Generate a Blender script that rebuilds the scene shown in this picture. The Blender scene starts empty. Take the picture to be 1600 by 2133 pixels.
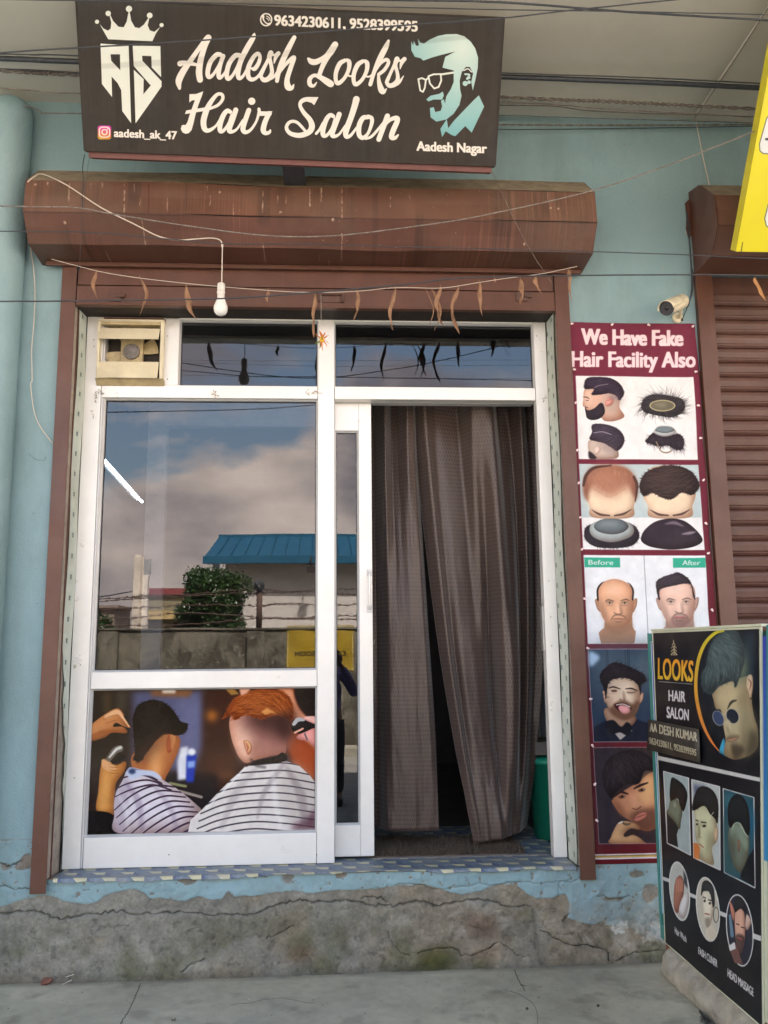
import bpy, bmesh, math, random
import numpy as np
from mathutils import Vector, Matrix

random.seed(7)
S = bpy.context.scene
COL = S.collection
R = math.radians
PI = math.pi

# ------------------------------------------------------------------ camera
FPX = 1800.0                                   # focal length in pixels of a 1600 x 2133 frame
CAMP = np.array([0.0, -4.1, 1.5])
_Y = np.array([-105.0, 294.0, FPX]); _Y /= np.linalg.norm(_Y)
_X = np.array([1.0, -0.0004, 0.0]); _X[2] = -(_X @ _Y) / _Y[2]; _X /= np.linalg.norm(_X)
_Z = np.cross(_X, _Y)
cam_data = bpy.data.cameras.new('camera')
cam = bpy.data.objects.new('camera', cam_data)
COL.objects.link(cam)
S.camera = cam
cam_data.sensor_fit = 'VERTICAL'
cam_data.sensor_height = 24.0
cam_data.lens = FPX / 2133.0 * 24.0
cam_data.clip_start = 0.01
cam_data.clip_end = 2000
right = Vector((_X[0], _Y[0], _Z[0])); down = Vector((_X[1], _Y[1], _Z[1])); fwd = Vector((_X[2], _Y[2], _Z[2]))
M = Matrix.Identity(4)
for i in range(3):
    M[i][0] = right[i]; M[i][1] = -down[i]; M[i][2] = -fwd[i]; M[i][3] = CAMP[i]
cam.matrix_world = M

# ------------------------------------------------------------------ light
SUN_EL, SUN_AZ = 52.0, 18.0                     # the sun stands behind the shop, high up
world = bpy.data.worlds.new('World')
S.world = world
world.use_nodes = True
wt = world.node_tree; wt.nodes.clear()
def wn(t, **k):
    n = wt.nodes.new(t)
    for a, b in k.items(): setattr(n, a, b)
    return n
def wm(op, a, b=None, c=None, clamp=False):
    n = wn('ShaderNodeMath', operation=op, use_clamp=clamp)
    for i, v in enumerate((a, b, c)):
        if v is None: continue
        if isinstance(v, (int, float)): n.inputs[i].default_value = v
        else: wt.links.new(v, n.inputs[i])
    return n.outputs[0]
sky = wn('ShaderNodeTexSky', sky_type='NISHITA')
sky.sun_disc = False
sky.sun_elevation = R(SUN_EL); sky.sun_rotation = R(SUN_AZ)
sky.air_density = 1.3; sky.dust_density = 4.0; sky.ozone_density = 0.6
SKY_STRENGTH = 0.10
geo = wn('ShaderNodeTexCoord')
sep = wn('ShaderNodeSeparateXYZ'); wt.links.new(geo.outputs['Generated'], sep.inputs[0])
dx, dy, dz = sep.outputs
# clouds: tall heaps over the horizon, thinning out into open blue higher up
mp = wn('ShaderNodeMapping'); mp.inputs['Scale'].default_value = (1.0, 1.0, 1.9); mp.inputs['Location'].default_value = (3.34, 1.1, 0.25)
wt.links.new(geo.outputs['Generated'], mp.inputs[0])
nz = wn('ShaderNodeTexNoise'); nz.inputs['Scale'].default_value = 3.1; nz.inputs['Detail'].default_value = 9; nz.inputs['Roughness'].default_value = 0.54
nz.inputs['Distortion'].default_value = 0.15
wt.links.new(mp.outputs[0], nz.inputs['Vector'])
mp2 = wn('ShaderNodeMapping'); mp2.inputs['Scale'].default_value = (1.0, 1.0, 1.7); mp2.inputs['Location'].default_value = (3.34, 1.1, 0.31)
wt.links.new(geo.outputs['Generated'], mp2.inputs[0])
nz2 = wn('ShaderNodeTexNoise'); nz2.inputs['Scale'].default_value = 3.4; nz2.inputs['Detail'].default_value = 7; nz2.inputs['Roughness'].default_value = 0.5
wt.links.new(mp2.outputs[0], nz2.inputs['Vector'])
cover_bias = wm('MULTIPLY_ADD', dz, -1.35, 0.47)            # more cloud low down
d0 = wm('ADD', nz.outputs['Fac'], cover_bias)
mask = wm('MULTIPLY', wm('SUBTRACT', d0, 0.5), 11.0, clamp=True)
lit = wm('MULTIPLY_ADD', nz2.outputs['Fac'], 4.2, -1.65, clamp=True)
crr = wn('ShaderNodeValToRGB')
crr.color_ramp.elements[0].color = (0.30, 0.27, 0.29, 1); crr.color_ramp.elements[1].color = (1.15, 0.93, 0.78, 1)
crr.color_ramp.elements[0].position = 0.15; crr.color_ramp.elements[1].position = 0.95
wt.links.new(lit, crr.inputs[0])
cloudc = wn('ShaderNodeVectorMath', operation='SCALE'); cloudc.inputs['Scale'].default_value = 8.0
wt.links.new(crr.outputs[0], cloudc.inputs[0])
mx = wn('ShaderNodeMixRGB'); wt.links.new(mask, mx.inputs[0]); wt.links.new(sky.outputs[0], mx.inputs[1]); wt.links.new(cloudc.outputs[0], mx.inputs[2])
bg = wn('ShaderNodeBackground'); bg.inputs['Strength'].default_value = SKY_STRENGTH
wt.links.new(mx.outputs[0], bg.inputs[0])
wo = wn('ShaderNodeOutputWorld'); wt.links.new(bg.outputs[0], wo.inputs[0])

sd = bpy.data.lights.new('sun', 'SUN'); sd.energy = 5.0; sd.angle = R(0.6); sd.color = (1.0, 0.91, 0.80)
sun = bpy.data.objects.new('sun', sd); COL.objects.link(sun)
# sky.sun_rotation 0 is +Y, growing towards +X
sdir = Vector((math.sin(R(SUN_AZ)) * math.cos(R(SUN_EL)), math.cos(R(SUN_AZ)) * math.cos(R(SUN_EL)), math.sin(R(SUN_EL))))
sun.rotation_euler = sdir.to_track_quat('Z', 'Y').to_euler()
S.view_settings.view_transform = 'Standard'
S.view_settings.look = 'None'
S.view_settings.gamma = 1
S.view_settings.use_curve_mapping = False
S.view_settings.exposure = 3.05
S.cycles.max_bounces = 8; S.cycles.diffuse_bounces = 4; S.cycles.glossy_bounces = 4
S.cycles.transparent_max_bounces = 12
S.cycles.caustics_reflective = False; S.cycles.caustics_refractive = False
S.cycles.use_denoising = True
S.cycles.sample_clamp_indirect = 8

# ------------------------------------------------------------------ survey: a sight line of the photograph meets a real plane
def _dirs(p):
    p = np.atleast_2d(np.asarray(p, float))
    r = np.column_stack([p[:, 0] - 800, p[:, 1] - 1066.5, np.full(len(p), FPX)])
    return np.column_stack([r @ _X, r @ _Y, r @ _Z])
def onY(p, Y):
    d = _dirs(p); return CAMP + d * ((Y - CAMP[1]) / d[:, 1])[:, None]
def onZ(p, Z):
    d = _dirs(p); return CAMP + d * ((Z - CAMP[2]) / d[:, 2])[:, None]
def at(px, py, Y): return tuple(onY((px, py), Y)[0])
GL = 0.18                                       # plane of the glass
def mir(px, py, L):                             # what the glass mirrors stands L metres in front of it
    q = onY((px, py), GL + L)[0]; return (q[0], GL - L, q[2])

# ------------------------------------------------------------------ objects
def tag(o, label=None, cat=None, group=None, kind=None):
    if label: o['label'] = label
    if cat: o['category'] = cat
    if group: o['group'] = group
    if kind: o['kind'] = kind
    return o
def thing(name, label, cat, loc=(0, 0, 0), rz=0, group=None, kind=None):
    o = bpy.data.objects.new(name, None); COL.objects.link(o)
    o.location = loc; o.rotation_euler = (0, 0, rz); o.empty_display_size = 0.1
    return tag(o, label, cat, group, kind)
class MB:
    """collects geometry for one mesh"""
    def __init__(s): s.v = []; s.f = []; s.m = []; s.sm = []
    def add(s, vs, fs, mi=0, smooth=False):
        b = len(s.v); s.v += [tuple(map(float, v)) for v in vs]
        for f in fs: s.f.append(tuple(b + i for i in f)); s.m.append(mi); s.sm.append(smooth)
        return s
    def box(s, x0, x1, y0, y1, z0, z1, mi=0):
        vs = [(x, y, z) for x in (x0, x1) for y in (y0, y1) for z in (z0, z1)]
        return s.add(vs, [(0, 1, 3, 2), (4, 6, 7, 5), (0, 4, 5, 1), (2, 3, 7, 6), (0, 2, 6, 4), (1, 5, 7, 3)], mi)
    def prism(s, poly, a0, a1, axis='y', mi=0, smooth=False):
        n = len(poly)
        def P(u, v, w): return {'y': (u, w, v), 'x': (w, u, v), 'z': (u, v, w)}[axis]
        vs = [P(u, v, a0) for u, v in poly] + [P(u, v, a1) for u, v in poly]
        fs = [(i, (i + 1) % n, n + (i + 1) % n, n + i) for i in range(n)]
        s.add(vs, fs, mi, smooth); s.add(vs, [tuple(range(n))[::-1], tuple(range(n, 2 * n))], mi)
        return s
    def tube(s, pts, r, n=8, mi=0, cap=True):
        pts = [Vector(p) for p in pts]; rs = r if isinstance(r, (list, tuple)) else [r] * len(pts)
        vs = []; up = Vector((0, 0, 1)); prev = None
        for i, p in enumerate(pts):
            t = (pts[min(i + 1, len(pts) - 1)] - pts[max(i - 1, 0)])
            if t.length < 1e-9: t = Vector((0, 0, 1))
            t.normalize()
            if prev is None:
                a = t.cross(up)
                if a.length < 1e-3: a = t.cross(Vector((1, 0, 0)))
            else:
                a = prev - t * prev.dot(t)
                if a.length < 1e-4: a = t.cross(up)
            a.normalize(); prev = a; b = t.cross(a)
            for k in range(n):
                th = 2 * PI * k / n
                vs.append(p + (a * math.cos(th) + b * math.sin(th)) * rs[i])
        fs = []
        for i in range(len(pts) - 1):
            for k in range(n):
                fs.append((i * n + k, i * n + (k + 1) % n, (i + 1) * n + (k + 1) % n, (i + 1) * n + k))
        s.add(vs, fs, mi, True)
        if cap: s.add(vs, [tuple(range(n))[::-1], tuple(range((len(pts) - 1) * n, len(pts) * n))], mi)
        return s
    def lathe(s, prof, c=(0, 0, 0), axis=(0, 0, 1), n=20, mi=0, smooth=True):
        ax = Vector(axis).normalized(); a = ax.cross(Vector((0, 1, 0)))
        if a.length < 1e-3: a = ax.cross(Vector((1, 0, 0)))
        a.normalize(); b = ax.cross(a); c = Vector(c); vs = []
        for r, h in prof:
            for k in range(n):
                th = 2 * PI * k / n; vs.append(c + ax * h + (a * math.cos(th) + b * math.sin(th)) * max(r, 1e-5))
        fs = [(i * n + k, i * n + (k + 1) % n, (i + 1) * n + (k + 1) % n, (i + 1) * n + k) for i in range(len(prof) - 1) for k in range(n)]
        s.add(vs, fs, mi, smooth)
        s.add(vs, [tuple(range(n))[::-1], tuple(range((len(prof) - 1) * n, len(prof) * n))], mi)
        return s
    def quad(s, a, b, c, d, mi=0): return s.add([a, b, c, d], [(0, 1, 2, 3)], mi)
    def grid(s, fn, nu, nv, mi=0, smooth=True):
        vs = [fn(i / nu, j / nv) for j in range(nv + 1) for i in range(nu + 1)]
        fs = [(j * (nu + 1) + i, j * (nu + 1) + i + 1, (j + 1) * (nu + 1) + i + 1, (j + 1) * (nu + 1) + i) for j in range(nv) for i in range(nu)]
        return s.add(vs, fs, mi, smooth)
    def build(s, name, mats, parent=None, bevel=0, uv=None, recalc=True, loc=None, label=None, kind=None):
        me = bpy.data.meshes.new(name); me.from_pydata(s.v, [], s.f)
        for m in (mats if isinstance(mats, (list, tuple)) else [mats]): me.materials.append(m)
        me.polygons.foreach_set('material_index', s.m); me.polygons.foreach_set('use_smooth', s.sm)
        if recalc:
            bm = bmesh.new(); bm.from_mesh(me); bmesh.ops.remove_doubles(bm, verts=bm.verts, dist=1e-6)
            bmesh.ops.recalc_face_normals(bm, faces=bm.faces); bm.to_mesh(me); bm.free()
        if uv: set_uv(me, uv)
        if loc is not None: me.transform(Matrix.Translation(-Vector(loc)))
        o = bpy.data.objects.new(name, me); COL.objects.link(o)
        if parent is not None: o.parent = parent
        elif loc is not None: o.location = loc
        if parent is not None and tuple(parent.location) != (0, 0, 0):
            o.matrix_parent_inverse = parent_world(parent).inverted()
        if bevel:
            b = o.modifiers.new('bevel', 'BEVEL'); b.width = bevel; b.segments = 2; b.limit_method = 'ANGLE'; b.angle_limit = R(40)
        if label: o['label'] = label
        if kind: o['kind'] = kind
        return o
def parent_world(p):
    m = p.matrix_basis.copy()
    while p.parent is not None:
        m = p.parent.matrix_basis @ p.matrix_parent_inverse @ m; p = p.parent
    return m
def set_uv(me, fn):
    co = np.empty(len(me.vertices) * 3); me.vertices.foreach_get('co', co); co = co.reshape(-1, 3)
    li = np.empty(len(me.loops), int); me.loops.foreach_get('vertex_index', li)
    uv = fn(co)[li]
    l = me.uv_layers.new(name='uv'); l.data.foreach_set('uv', uv.astype(np.float32).ravel())
def shift_origin(o, loc):
    """put the origin of a single-mesh thing at its base"""
    o.data.transform(Matrix.Translation(-Vector(loc))); o.location = loc
def spline(pts, n=8, closed=False):
    p = np.asarray(pts, float)
    if closed: q = np.vstack([p[-1], p, p[0], p[1]])
    else: q = np.vstack([2 * p[0] - p[1], p, 2 * p[-1] - p[-2]])
    out = []
    t = np.linspace(0, 1, n, endpoint=False)[:, None]
    for i in range(1, len(q) - 2):
        a, b, c, d = q[i - 1], q[i], q[i + 1], q[i + 2]
        out.append(0.5 * ((2 * b) + (-a + c) * t + (2 * a - 5 * b + 4 * c - d) * t ** 2 + (-a + 3 * b - 3 * c + d) * t ** 3))
    if not closed: out.append(q[-2][None])
    return np.vstack(out)

# ------------------------------------------------------------------ materials
class NT:
    def __init__(s, name):
        s.m = bpy.data.materials.new(name); s.m.use_nodes = True; s.t = s.m.node_tree
        s.b = s.t.nodes['Principled BSDF']; s.out = s.t.nodes['Material Output']; s.pos = None
    def n(s, t, **k):
        x = s.t.nodes.new(t)
        for a, b in k.items(): setattr(x, a, b)
        return x
    def l(s, a, b): s.t.links.new(a, b)
    def P(s):
        if s.pos is None: s.pos = s.n('ShaderNodeNewGeometry').outputs['Position']
        return s.pos
    def noise(s, scale, detail=6, rough=0.6, stretch=(1, 1, 1), loc=(0, 0, 0), vec=None, dist=0):
        m = s.n('ShaderNodeMapping'); m.inputs['Scale'].default_value = stretch; m.inputs['Location'].default_value = loc
        s.l(vec or s.P(), m.inputs[0])
        x = s.n('ShaderNodeTexNoise'); x.inputs['Scale'].default_value = scale; x.inputs['Detail'].default_value = detail
        x.inputs['Roughness'].default_value = rough; x.inputs['Distortion'].default_value = dist
        s.l(m.outputs[0], x.inputs['Vector']); return x.outputs['Fac']
    def ramp(s, fac, stops):
        r = s.n('ShaderNodeValToRGB'); e = r.color_ramp.elements
        while len(e) < len(stops): e.new(0.5)
        for i, (p, c) in enumerate(stops):
            e[i].position = p; e[i].color = (c, c, c, 1) if isinstance(c, (int, float)) else (*c, 1)
        s.l(fac, r.inputs[0]); return r.outputs[0]
    def mix(s, fac, a, b, mode='MIX'):
        x = s.n('ShaderNodeMixRGB', blend_type=mode)
        for i, v in enumerate((fac, a, b)):
            if isinstance(v, (int, float)): x.inputs[i].default_value = v if i == 0 else (v, v, v, 1)
            elif isinstance(v, tuple): x.inputs[i].default_value = (*v, 1)
            else: s.l(v, x.inputs[i])
        return x.outputs[0]
    def math(s, op, a, b=0.0, clamp=False):
        x = s.n('ShaderNodeMath', operation=op, use_clamp=clamp)
        for i, v in enumerate((a, b)):
            if isinstance(v, (int, float)): x.inputs[i].default_value = v
            else: s.l(v, x.inputs[i])
        return x.outputs[0]
    def bump(s, h, strength=0.3, dist=0.002, normal=None):
        b = s.n('ShaderNodeBump'); b.inputs['Strength'].default_value = strength; b.inputs['Distance'].default_value = dist
        s.l(h, b.inputs['Height'])
        if normal is not None: s.l(normal, b.inputs['Normal'])
        s.l(b.outputs[0], s.b.inputs['Normal']); return b.outputs[0]
    def col(s, c):
        if isinstance(c, tuple): s.b.inputs['Base Color'].default_value = (*c, 1)
        else: s.l(c, s.b.inputs['Base Color'])
    def rough(s, v):
        if isinstance(v, (int, float)): s.b.inputs['Roughness'].default_value = v
        else: s.l(v, s.b.inputs['Roughness'])
    def image(s, img, ext='EXTEND', uvname=None):
        x = s.n('ShaderNodeTexImage'); x.image = img; x.extension = ext; x.interpolation = 'Linear'
        return x
def lin(c):
    return tuple(((v / 255) / 12.92 if v <= 10 else ((v / 255 + 0.055) / 1.055) ** 2.4) for v in c)
def mat(name, col, rough=0.6, metal=0.0, var=0.15, vs=6.0, bump=0.15, bs=120.0, streak=0.0, dust=0.0, dcol=(0.32, 0.28, 0.22), spec=0.5, bdist=0.001, stretch=(1, 1, 1)):
    t = NT(name)
    n1 = t.noise(vs, 8, 0.65, stretch)
    k = t.ramp(n1, [(0.3, 1 - var), (0.7, 1 + var)])
    c = t.mix(1.0, col, k, 'MULTIPLY')
    if streak:
        s1 = t.noise(14, 5, 0.6, (1.0, 1.0, 0.06)); sr = t.ramp(s1, [(0.5, 0.0), (0.72, 1.0)])
        c = t.mix(t.math('MULTIPLY', sr, streak), c, tuple(min(1, v * 0.5) for v in col))
        s2 = t.noise(23, 4, 0.6, (1.0, 1.0, 0.05), (5, 2, 1)); sr2 = t.ramp(s2, [(0.6, 0.0), (0.75, 1.0)])
        c = t.mix(t.math('MULTIPLY', sr2, streak * 0.7), c, tuple(min(1, v * 1.6 + 0.03) for v in col))
    if dust:
        d1 = t.noise(vs * 0.7, 9, 0.7, loc=(3, 7, 1)); dr = t.ramp(d1, [(0.42, 0.0), (0.68, 1.0)])
        c = t.mix(t.math('MULTIPLY', dr, dust), c, dcol)
    t.col(c)
    t.rough(t.ramp(t.noise(vs * 2.3, 5), [(0.3, max(0, rough - 0.08)), (0.7, min(1, rough + 0.08))]))
    t.b.inputs['Metallic'].default_value = metal
    t.b.inputs['Specular IOR Level'].default_value = spec
    if bump: t.bump(t.noise(bs, 4), bump, bdist)
    return t.m
# ------------------------------------------------------------------ flat print, drawn here stroke by stroke
def fbm(h, w, cell, octv=5, seed=0, gain=0.55):
    rg = np.random.default_rng(seed); out = np.zeros((h, w), np.float32); a = 1.0; tot = 0
    for o in range(octv):
        c = max(cell / 2 ** o, 1.5); gh, gw = int(h / c) + 3, int(w / c) + 3
        g = rg.random((gh, gw)).astype(np.float32)
        y = np.arange(h) / c; x = np.arange(w) / c
        yi = y.astype(int); xi = x.astype(int); fy = (y - yi)[:, None]; fx = (x - xi)[None]
        fy = fy * fy * (3 - 2 * fy); fx = fx * fx * (3 - 2 * fx)
        v = (g[yi][:, xi] * (1 - fy) * (1 - fx) + g[yi + 1][:, xi] * fy * (1 - fx) + g[yi][:, xi + 1] * (1 - fy) * fx + g[yi + 1][:, xi + 1] * fy * fx)
        out += a * v; tot += a; a *= gain
    return out / tot
def boxblur(m, r):
    r = int(r)
    if r < 1: return m
    for ax in (0, 1):
        c = np.cumsum(np.pad(m, [(r + 1, r) if a == ax else (0, 0) for a in (0, 1)], mode='constant'), axis=ax, dtype=np.float64)
        n = m.shape[ax]
        m = ((c.take(range(2 * r + 1, 2 * r + 1 + n), axis=ax) - c.take(range(0, n), axis=ax)) / (2 * r + 1)).astype(np.float32)
    return m
SUB = 3
def cover(loops, W, H, pad=0):
    """coverage of closed loops, non-zero winding; returns mask and its corner"""
    allp = np.vstack(loops)
    x0 = max(int(np.floor(allp[:, 0].min())) - 1 - pad, 0); x1 = min(int(np.ceil(allp[:, 0].max())) + 2 + pad, W)
    y0 = max(int(np.floor(allp[:, 1].min())) - 1 - pad, 0); y1 = min(int(np.ceil(allp[:, 1].max())) + 2 + pad, H)
    if x1 <= x0 or y1 <= y0: return None, 0, 0
    A = []; B = []
    for l in loops: A.append(l); B.append(np.roll(l, -1, 0))
    A = np.vstack(A); B = np.vstack(B)
    dirn = np.where(B[:, 1] > A[:, 1], 1, -1)
    k = A[:, 1] != B[:, 1]; A = A[k]; B = B[k]; dirn = dirn[k]
    ylo = np.minimum(A[:, 1], B[:, 1]); yhi = np.maximum(A[:, 1], B[:, 1]); sl = (B[:, 0] - A[:, 0]) / (B[:, 1] - A[:, 1])
    w = x1 - x0; h = y1 - y0; out = np.zeros((h, w + 2), np.float32)
    for r in range(h):
        d = np.zeros(w + 2, np.float32); hit = False
        for s in range(SUB):
            y = y0 + r + (s + 0.5) / SUB
            act = (ylo <= y) & (yhi > y)
            if not act.any(): continue
            xs = A[act, 0] + (y - A[act, 1]) * sl[act]; dd = dirn[act]
            o = np.argsort(xs); xs = xs[o]; wd = np.cumsum(dd[o])
            st = np.concatenate([[0], wd[:-1]])
            a = xs[(st == 0) & (wd != 0)]; b = xs[(st != 0) & (wd == 0)]
            n = min(len(a), len(b))
            if n == 0: continue
            a = np.clip(a[:n] - x0, 0, w); b = np.clip(b[:n] - x0, 0, w)
            for q, sg in ((a, 1.0), (b, -1.0)):
                i = q.astype(int); f = (q - i)
                np.add.at(d, i, sg * (1 - f)); np.add.at(d, np.minimum(i + 1, w + 1), sg * f)
            hit = True
        if hit: out[r] = np.cumsum(d) / SUB
    return np.clip(out[:, :w], 0, 1), x0, y0
_glyph = {}
def glyphs(s):
    if s in _glyph: return _glyph[s]
    cu = bpy.data.curves.new('t', 'FONT'); cu.body = s; cu.resolution_u = 4; cu.fill_mode = 'NONE'
    ob = bpy.data.objects.new('t', cu); COL.objects.link(ob)
    me = bpy.data.meshes.new_from_object(ob.evaluated_get(bpy.context.evaluated_depsgraph_get()))
    nxt = {e.vertices[0]: e.vertices[1] for e in me.edges}
    adj = {}
    for e in me.edges:
        a, b = e.vertices; adj.setdefault(a, []).append(b); adj.setdefault(b, []).append(a)
    seen = set(); loops = []
    for st in range(len(me.vertices)):
        if st in seen or st not in adj: continue
        lp = [st]; seen.add(st); cur = nxt.get(st, adj[st][0])
        while cur not in seen:
            seen.add(cur); lp.append(cur)
            c = [q for q in adj[cur] if q not in seen]
            if not c: break
            cur = c[0]
        if len(lp) > 2: loops.append(np.array([me.vertices[i].co[:2] for i in lp]))
    bpy.data.objects.remove(ob); bpy.data.curves.remove(cu); bpy.data.meshes.remove(me)
    # orient: outer loops one way, counters the other
    def area(l): return 0.5 * np.sum(l[:, 0] * np.roll(l[:, 1], -1) - np.roll(l[:, 0], -1) * l[:, 1])
    def inside(p, l):
        a = l; b = np.roll(l, -1, 0); c = (a[:, 1] > p[1]) != (b[:, 1] > p[1])
        xx = a[c, 0] + (p[1] - a[c, 1]) * (b[c, 0] - a[c, 0]) / (b[c, 1] - a[c, 1]); return np.sum(xx > p[0]) % 2 == 1
    out = []
    for i, l in enumerate(loops):
        depth = sum(inside(l[0], m) for j, m in enumerate(loops) if j != i)
        want = 1 if depth % 2 == 0 else -1
        out.append(l if area(l) * want > 0 else l[::-1])
    _glyph[s] = out; return out
class Canvas:
    def __init__(s, w, h, tomap, base=(1, 1, 1)):
        s.w, s.h, s.map = w, h, tomap; s.a = np.empty((h, w, 3), np.float32); s.a[:] = np.array(base, np.float32) / 255 if max(base) > 1 else base
        s.ox = s.oy = 0.0; s.s = 1.0; s.rg = np.random.default_rng(5)
    def fr(s, x0, y0, sc): s.ox, s.oy, s.s = x0, y0, sc; return s
    def P(s, pts): return s.map(np.asarray(pts, float).reshape(-1, 2) * s.s + (s.ox, s.oy))
    def k(s, p):   # canvas px per local px near p
        q = s.P([p, (p[0] + 1, p[1]), (p[0], p[1] + 1)]); return 0.5 * (np.linalg.norm(q[1] - q[0]) + np.linalg.norm(q[2] - q[0]))
    def put(s, m, x0, y0, col, a=1.0):
        if m is None: return
        h, w = m.shape; reg = s.a[y0:y0 + h, x0:x0 + w]; m = (m * a)[..., None]
        if callable(col): c = col(x0, y0, w, h)
        else: c = np.array(col, np.float32) / 255
        reg[:] = reg * (1 - m) + c * m
    def mask(s, pts, smooth=False, soft=0, holes=(), pad=0):
        ls = [spline(pts, 6, True) if smooth else np.asarray(pts, float)] + [np.asarray(h, float) for h in holes]
        c = ls[0].mean(0); loops = [s.P(l) for l in ls]
        def area(l): return 0.5 * np.sum(l[:, 0] * np.roll(l[:, 1], -1) - np.roll(l[:, 0], -1) * l[:, 1])
        if area(loops[0]) < 0: loops[0] = loops[0][::-1]
        for i in range(1, len(loops)):
            if area(loops[i]) > 0: loops[i] = loops[i][::-1]
        r = soft * s.k(c) * 2.0
        m, x0, y0 = cover(loops, s.w, s.h, int(r * 1.5) + 1)
        if m is not None and r >= 1:
            m = boxblur(boxblur(m, r * 0.6), r * 0.6)
        return m, x0, y0
    def poly(s, pts, col, smooth=False, soft=0, a=1.0, holes=()):
        s.put(*s.mask(pts, smooth, soft, holes), col, a)
    def sp(s, pts, col, soft=0, a=1.0, vol=0.34):
        m, x0, y0 = s.mask(pts, True, soft); s.put(m, x0, y0, col, a)
        if soft or m is None or not vol or min(m.shape) < 14: return
        r = max(2, min(m.shape) // 5); q = np.pad(m, r); q = boxblur(boxblur(q, r * .7), r * .7); o = r // 3
        q = q[r + o:r + o + m.shape[0], r + o:r + o + m.shape[1]] if o else q[r:-r, r:-r]
        h, w = m.shape; reg = s.a[y0:y0 + h, x0:x0 + w]; sh = (1 - vol * np.clip((0.92 - q) * 1.5, -0.25, 1) * m * a)[..., None]
        reg *= sh ** np.array([0.8, 1.05, 1.15])
    def ell(s, cx, cy, rx, ry, col, soft=0, a=1.0, rot=0, n=28):
        t = np.linspace(0, 2 * PI, n, endpoint=False); c, q = math.cos(R(rot)), math.sin(R(rot))
        x = rx * np.cos(t); y = ry * np.sin(t)
        s.poly(np.column_stack([cx + x * c - y * q, cy + x * q + y * c]), col, False, soft, a)
    def _stroke(s, pts, w, n=6, smooth=True, caps=True):
        pts = np.asarray(pts, float)
        ws = np.full(len(pts), float(w)) if np.isscalar(w) else np.asarray(w, float)
        q = np.column_stack([pts, ws])
        q = spline(q, n) if smooth and len(q) > 2 else q
        p = q[:, :2]; r = np.maximum(q[:, 2], 0.2) / 2; loops = []
        for i in range(len(p) - 1):
            d = p[i + 1] - p[i]; L = np.linalg.norm(d)
            if L < 1e-6: continue
            nn = np.array([-d[1], d[0]]) / L
            l = np.array([p[i] + nn * r[i], p[i + 1] + nn * r[i + 1], p[i + 1] - nn * r[i + 1], p[i] - nn * r[i]])
            loops.append(l)
        if caps:
            t = np.linspace(0, 2 * PI, 10, endpoint=False); cc = np.column_stack([np.cos(t), np.sin(t)])
            for i in range(len(p)): loops.append(p[i] + cc * r[i])
        out = []
        for l in loops:
            l = s.P(l); ar = np.sum(l[:, 0] * np.roll(l[:, 1], -1) - np.roll(l[:, 0], -1) * l[:, 1])
            out.append(l if ar > 0 else l[::-1])
        return out
    def line(s, pts, w, col, a=1.0, n=6, smooth=True, soft=0):
        lp = s._stroke(pts, w, n, smooth); r = soft * s.k(pts[0])
        m, x0, y0 = cover(lp, s.w, s.h, int(r * 1.5) + 1)
        if m is not None and r >= 1: m = boxblur(boxblur(m, r * 0.5), r * 0.5)
        s.put(m, x0, y0, col, a)
    def lines(s, many, col, a=1.0, n=4):
        lp = []
        for p, w in many: lp += s._stroke(p, w, n, True, False)
        if lp: s.put(*cover(lp, s.w, s.h), col, a)
    def hair(s, pts, base, hi, n=60, ang=90, spread=25, ln=60, w=3, curl=0.4, a=0.6, soft=0, smooth=True, out=0.0, dark=None):
        """a head of hair: a soft mass with strands of lighter and darker tone inside it"""
        w *= .55; n = int(n * 2.6); spread *= .55; a *= .8
        s.sp(pts, base, soft) if smooth else s.poly(pts, base, soft=soft)
        P0 = spline(pts, 4, True) if smooth else np.asarray(pts, float)
        lo, hi_ = P0.min(0), P0.max(0); A = P0; B = np.roll(P0, -1, 0)
        dk = dark or tuple(v * 0.55 for v in base)
        C0 = P0.mean(0); fr = []                       # ragged rim
        for q in range(int(n * .9)):
            i = s.rg.integers(len(P0)); p = P0[i] + (P0[(i + 1) % len(P0)] - P0[i]) * s.rg.random(); d = (p - C0) / (np.linalg.norm(p - C0) + 1e-6); g_ = ang(p) if callable(ang) else ang
            tdir = np.array([math.cos(R(g_)), -math.sin(R(g_))]) * (1 if s.rg.random() < .5 else -1); d = d * .7 + tdir * .8 + s.rg.normal(0, .3, 2); L = ln * (.05 + .09 * s.rg.random()) * (2.6 if out else 1)
            fr.append((np.array([p - d * L, p, p + d * L * .6 + s.rg.normal(0, .06 * L, 2), p + d * L]), [w * .9, w, w * .6, w * .15]))
        s.lines(fr, base, .85)
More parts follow.
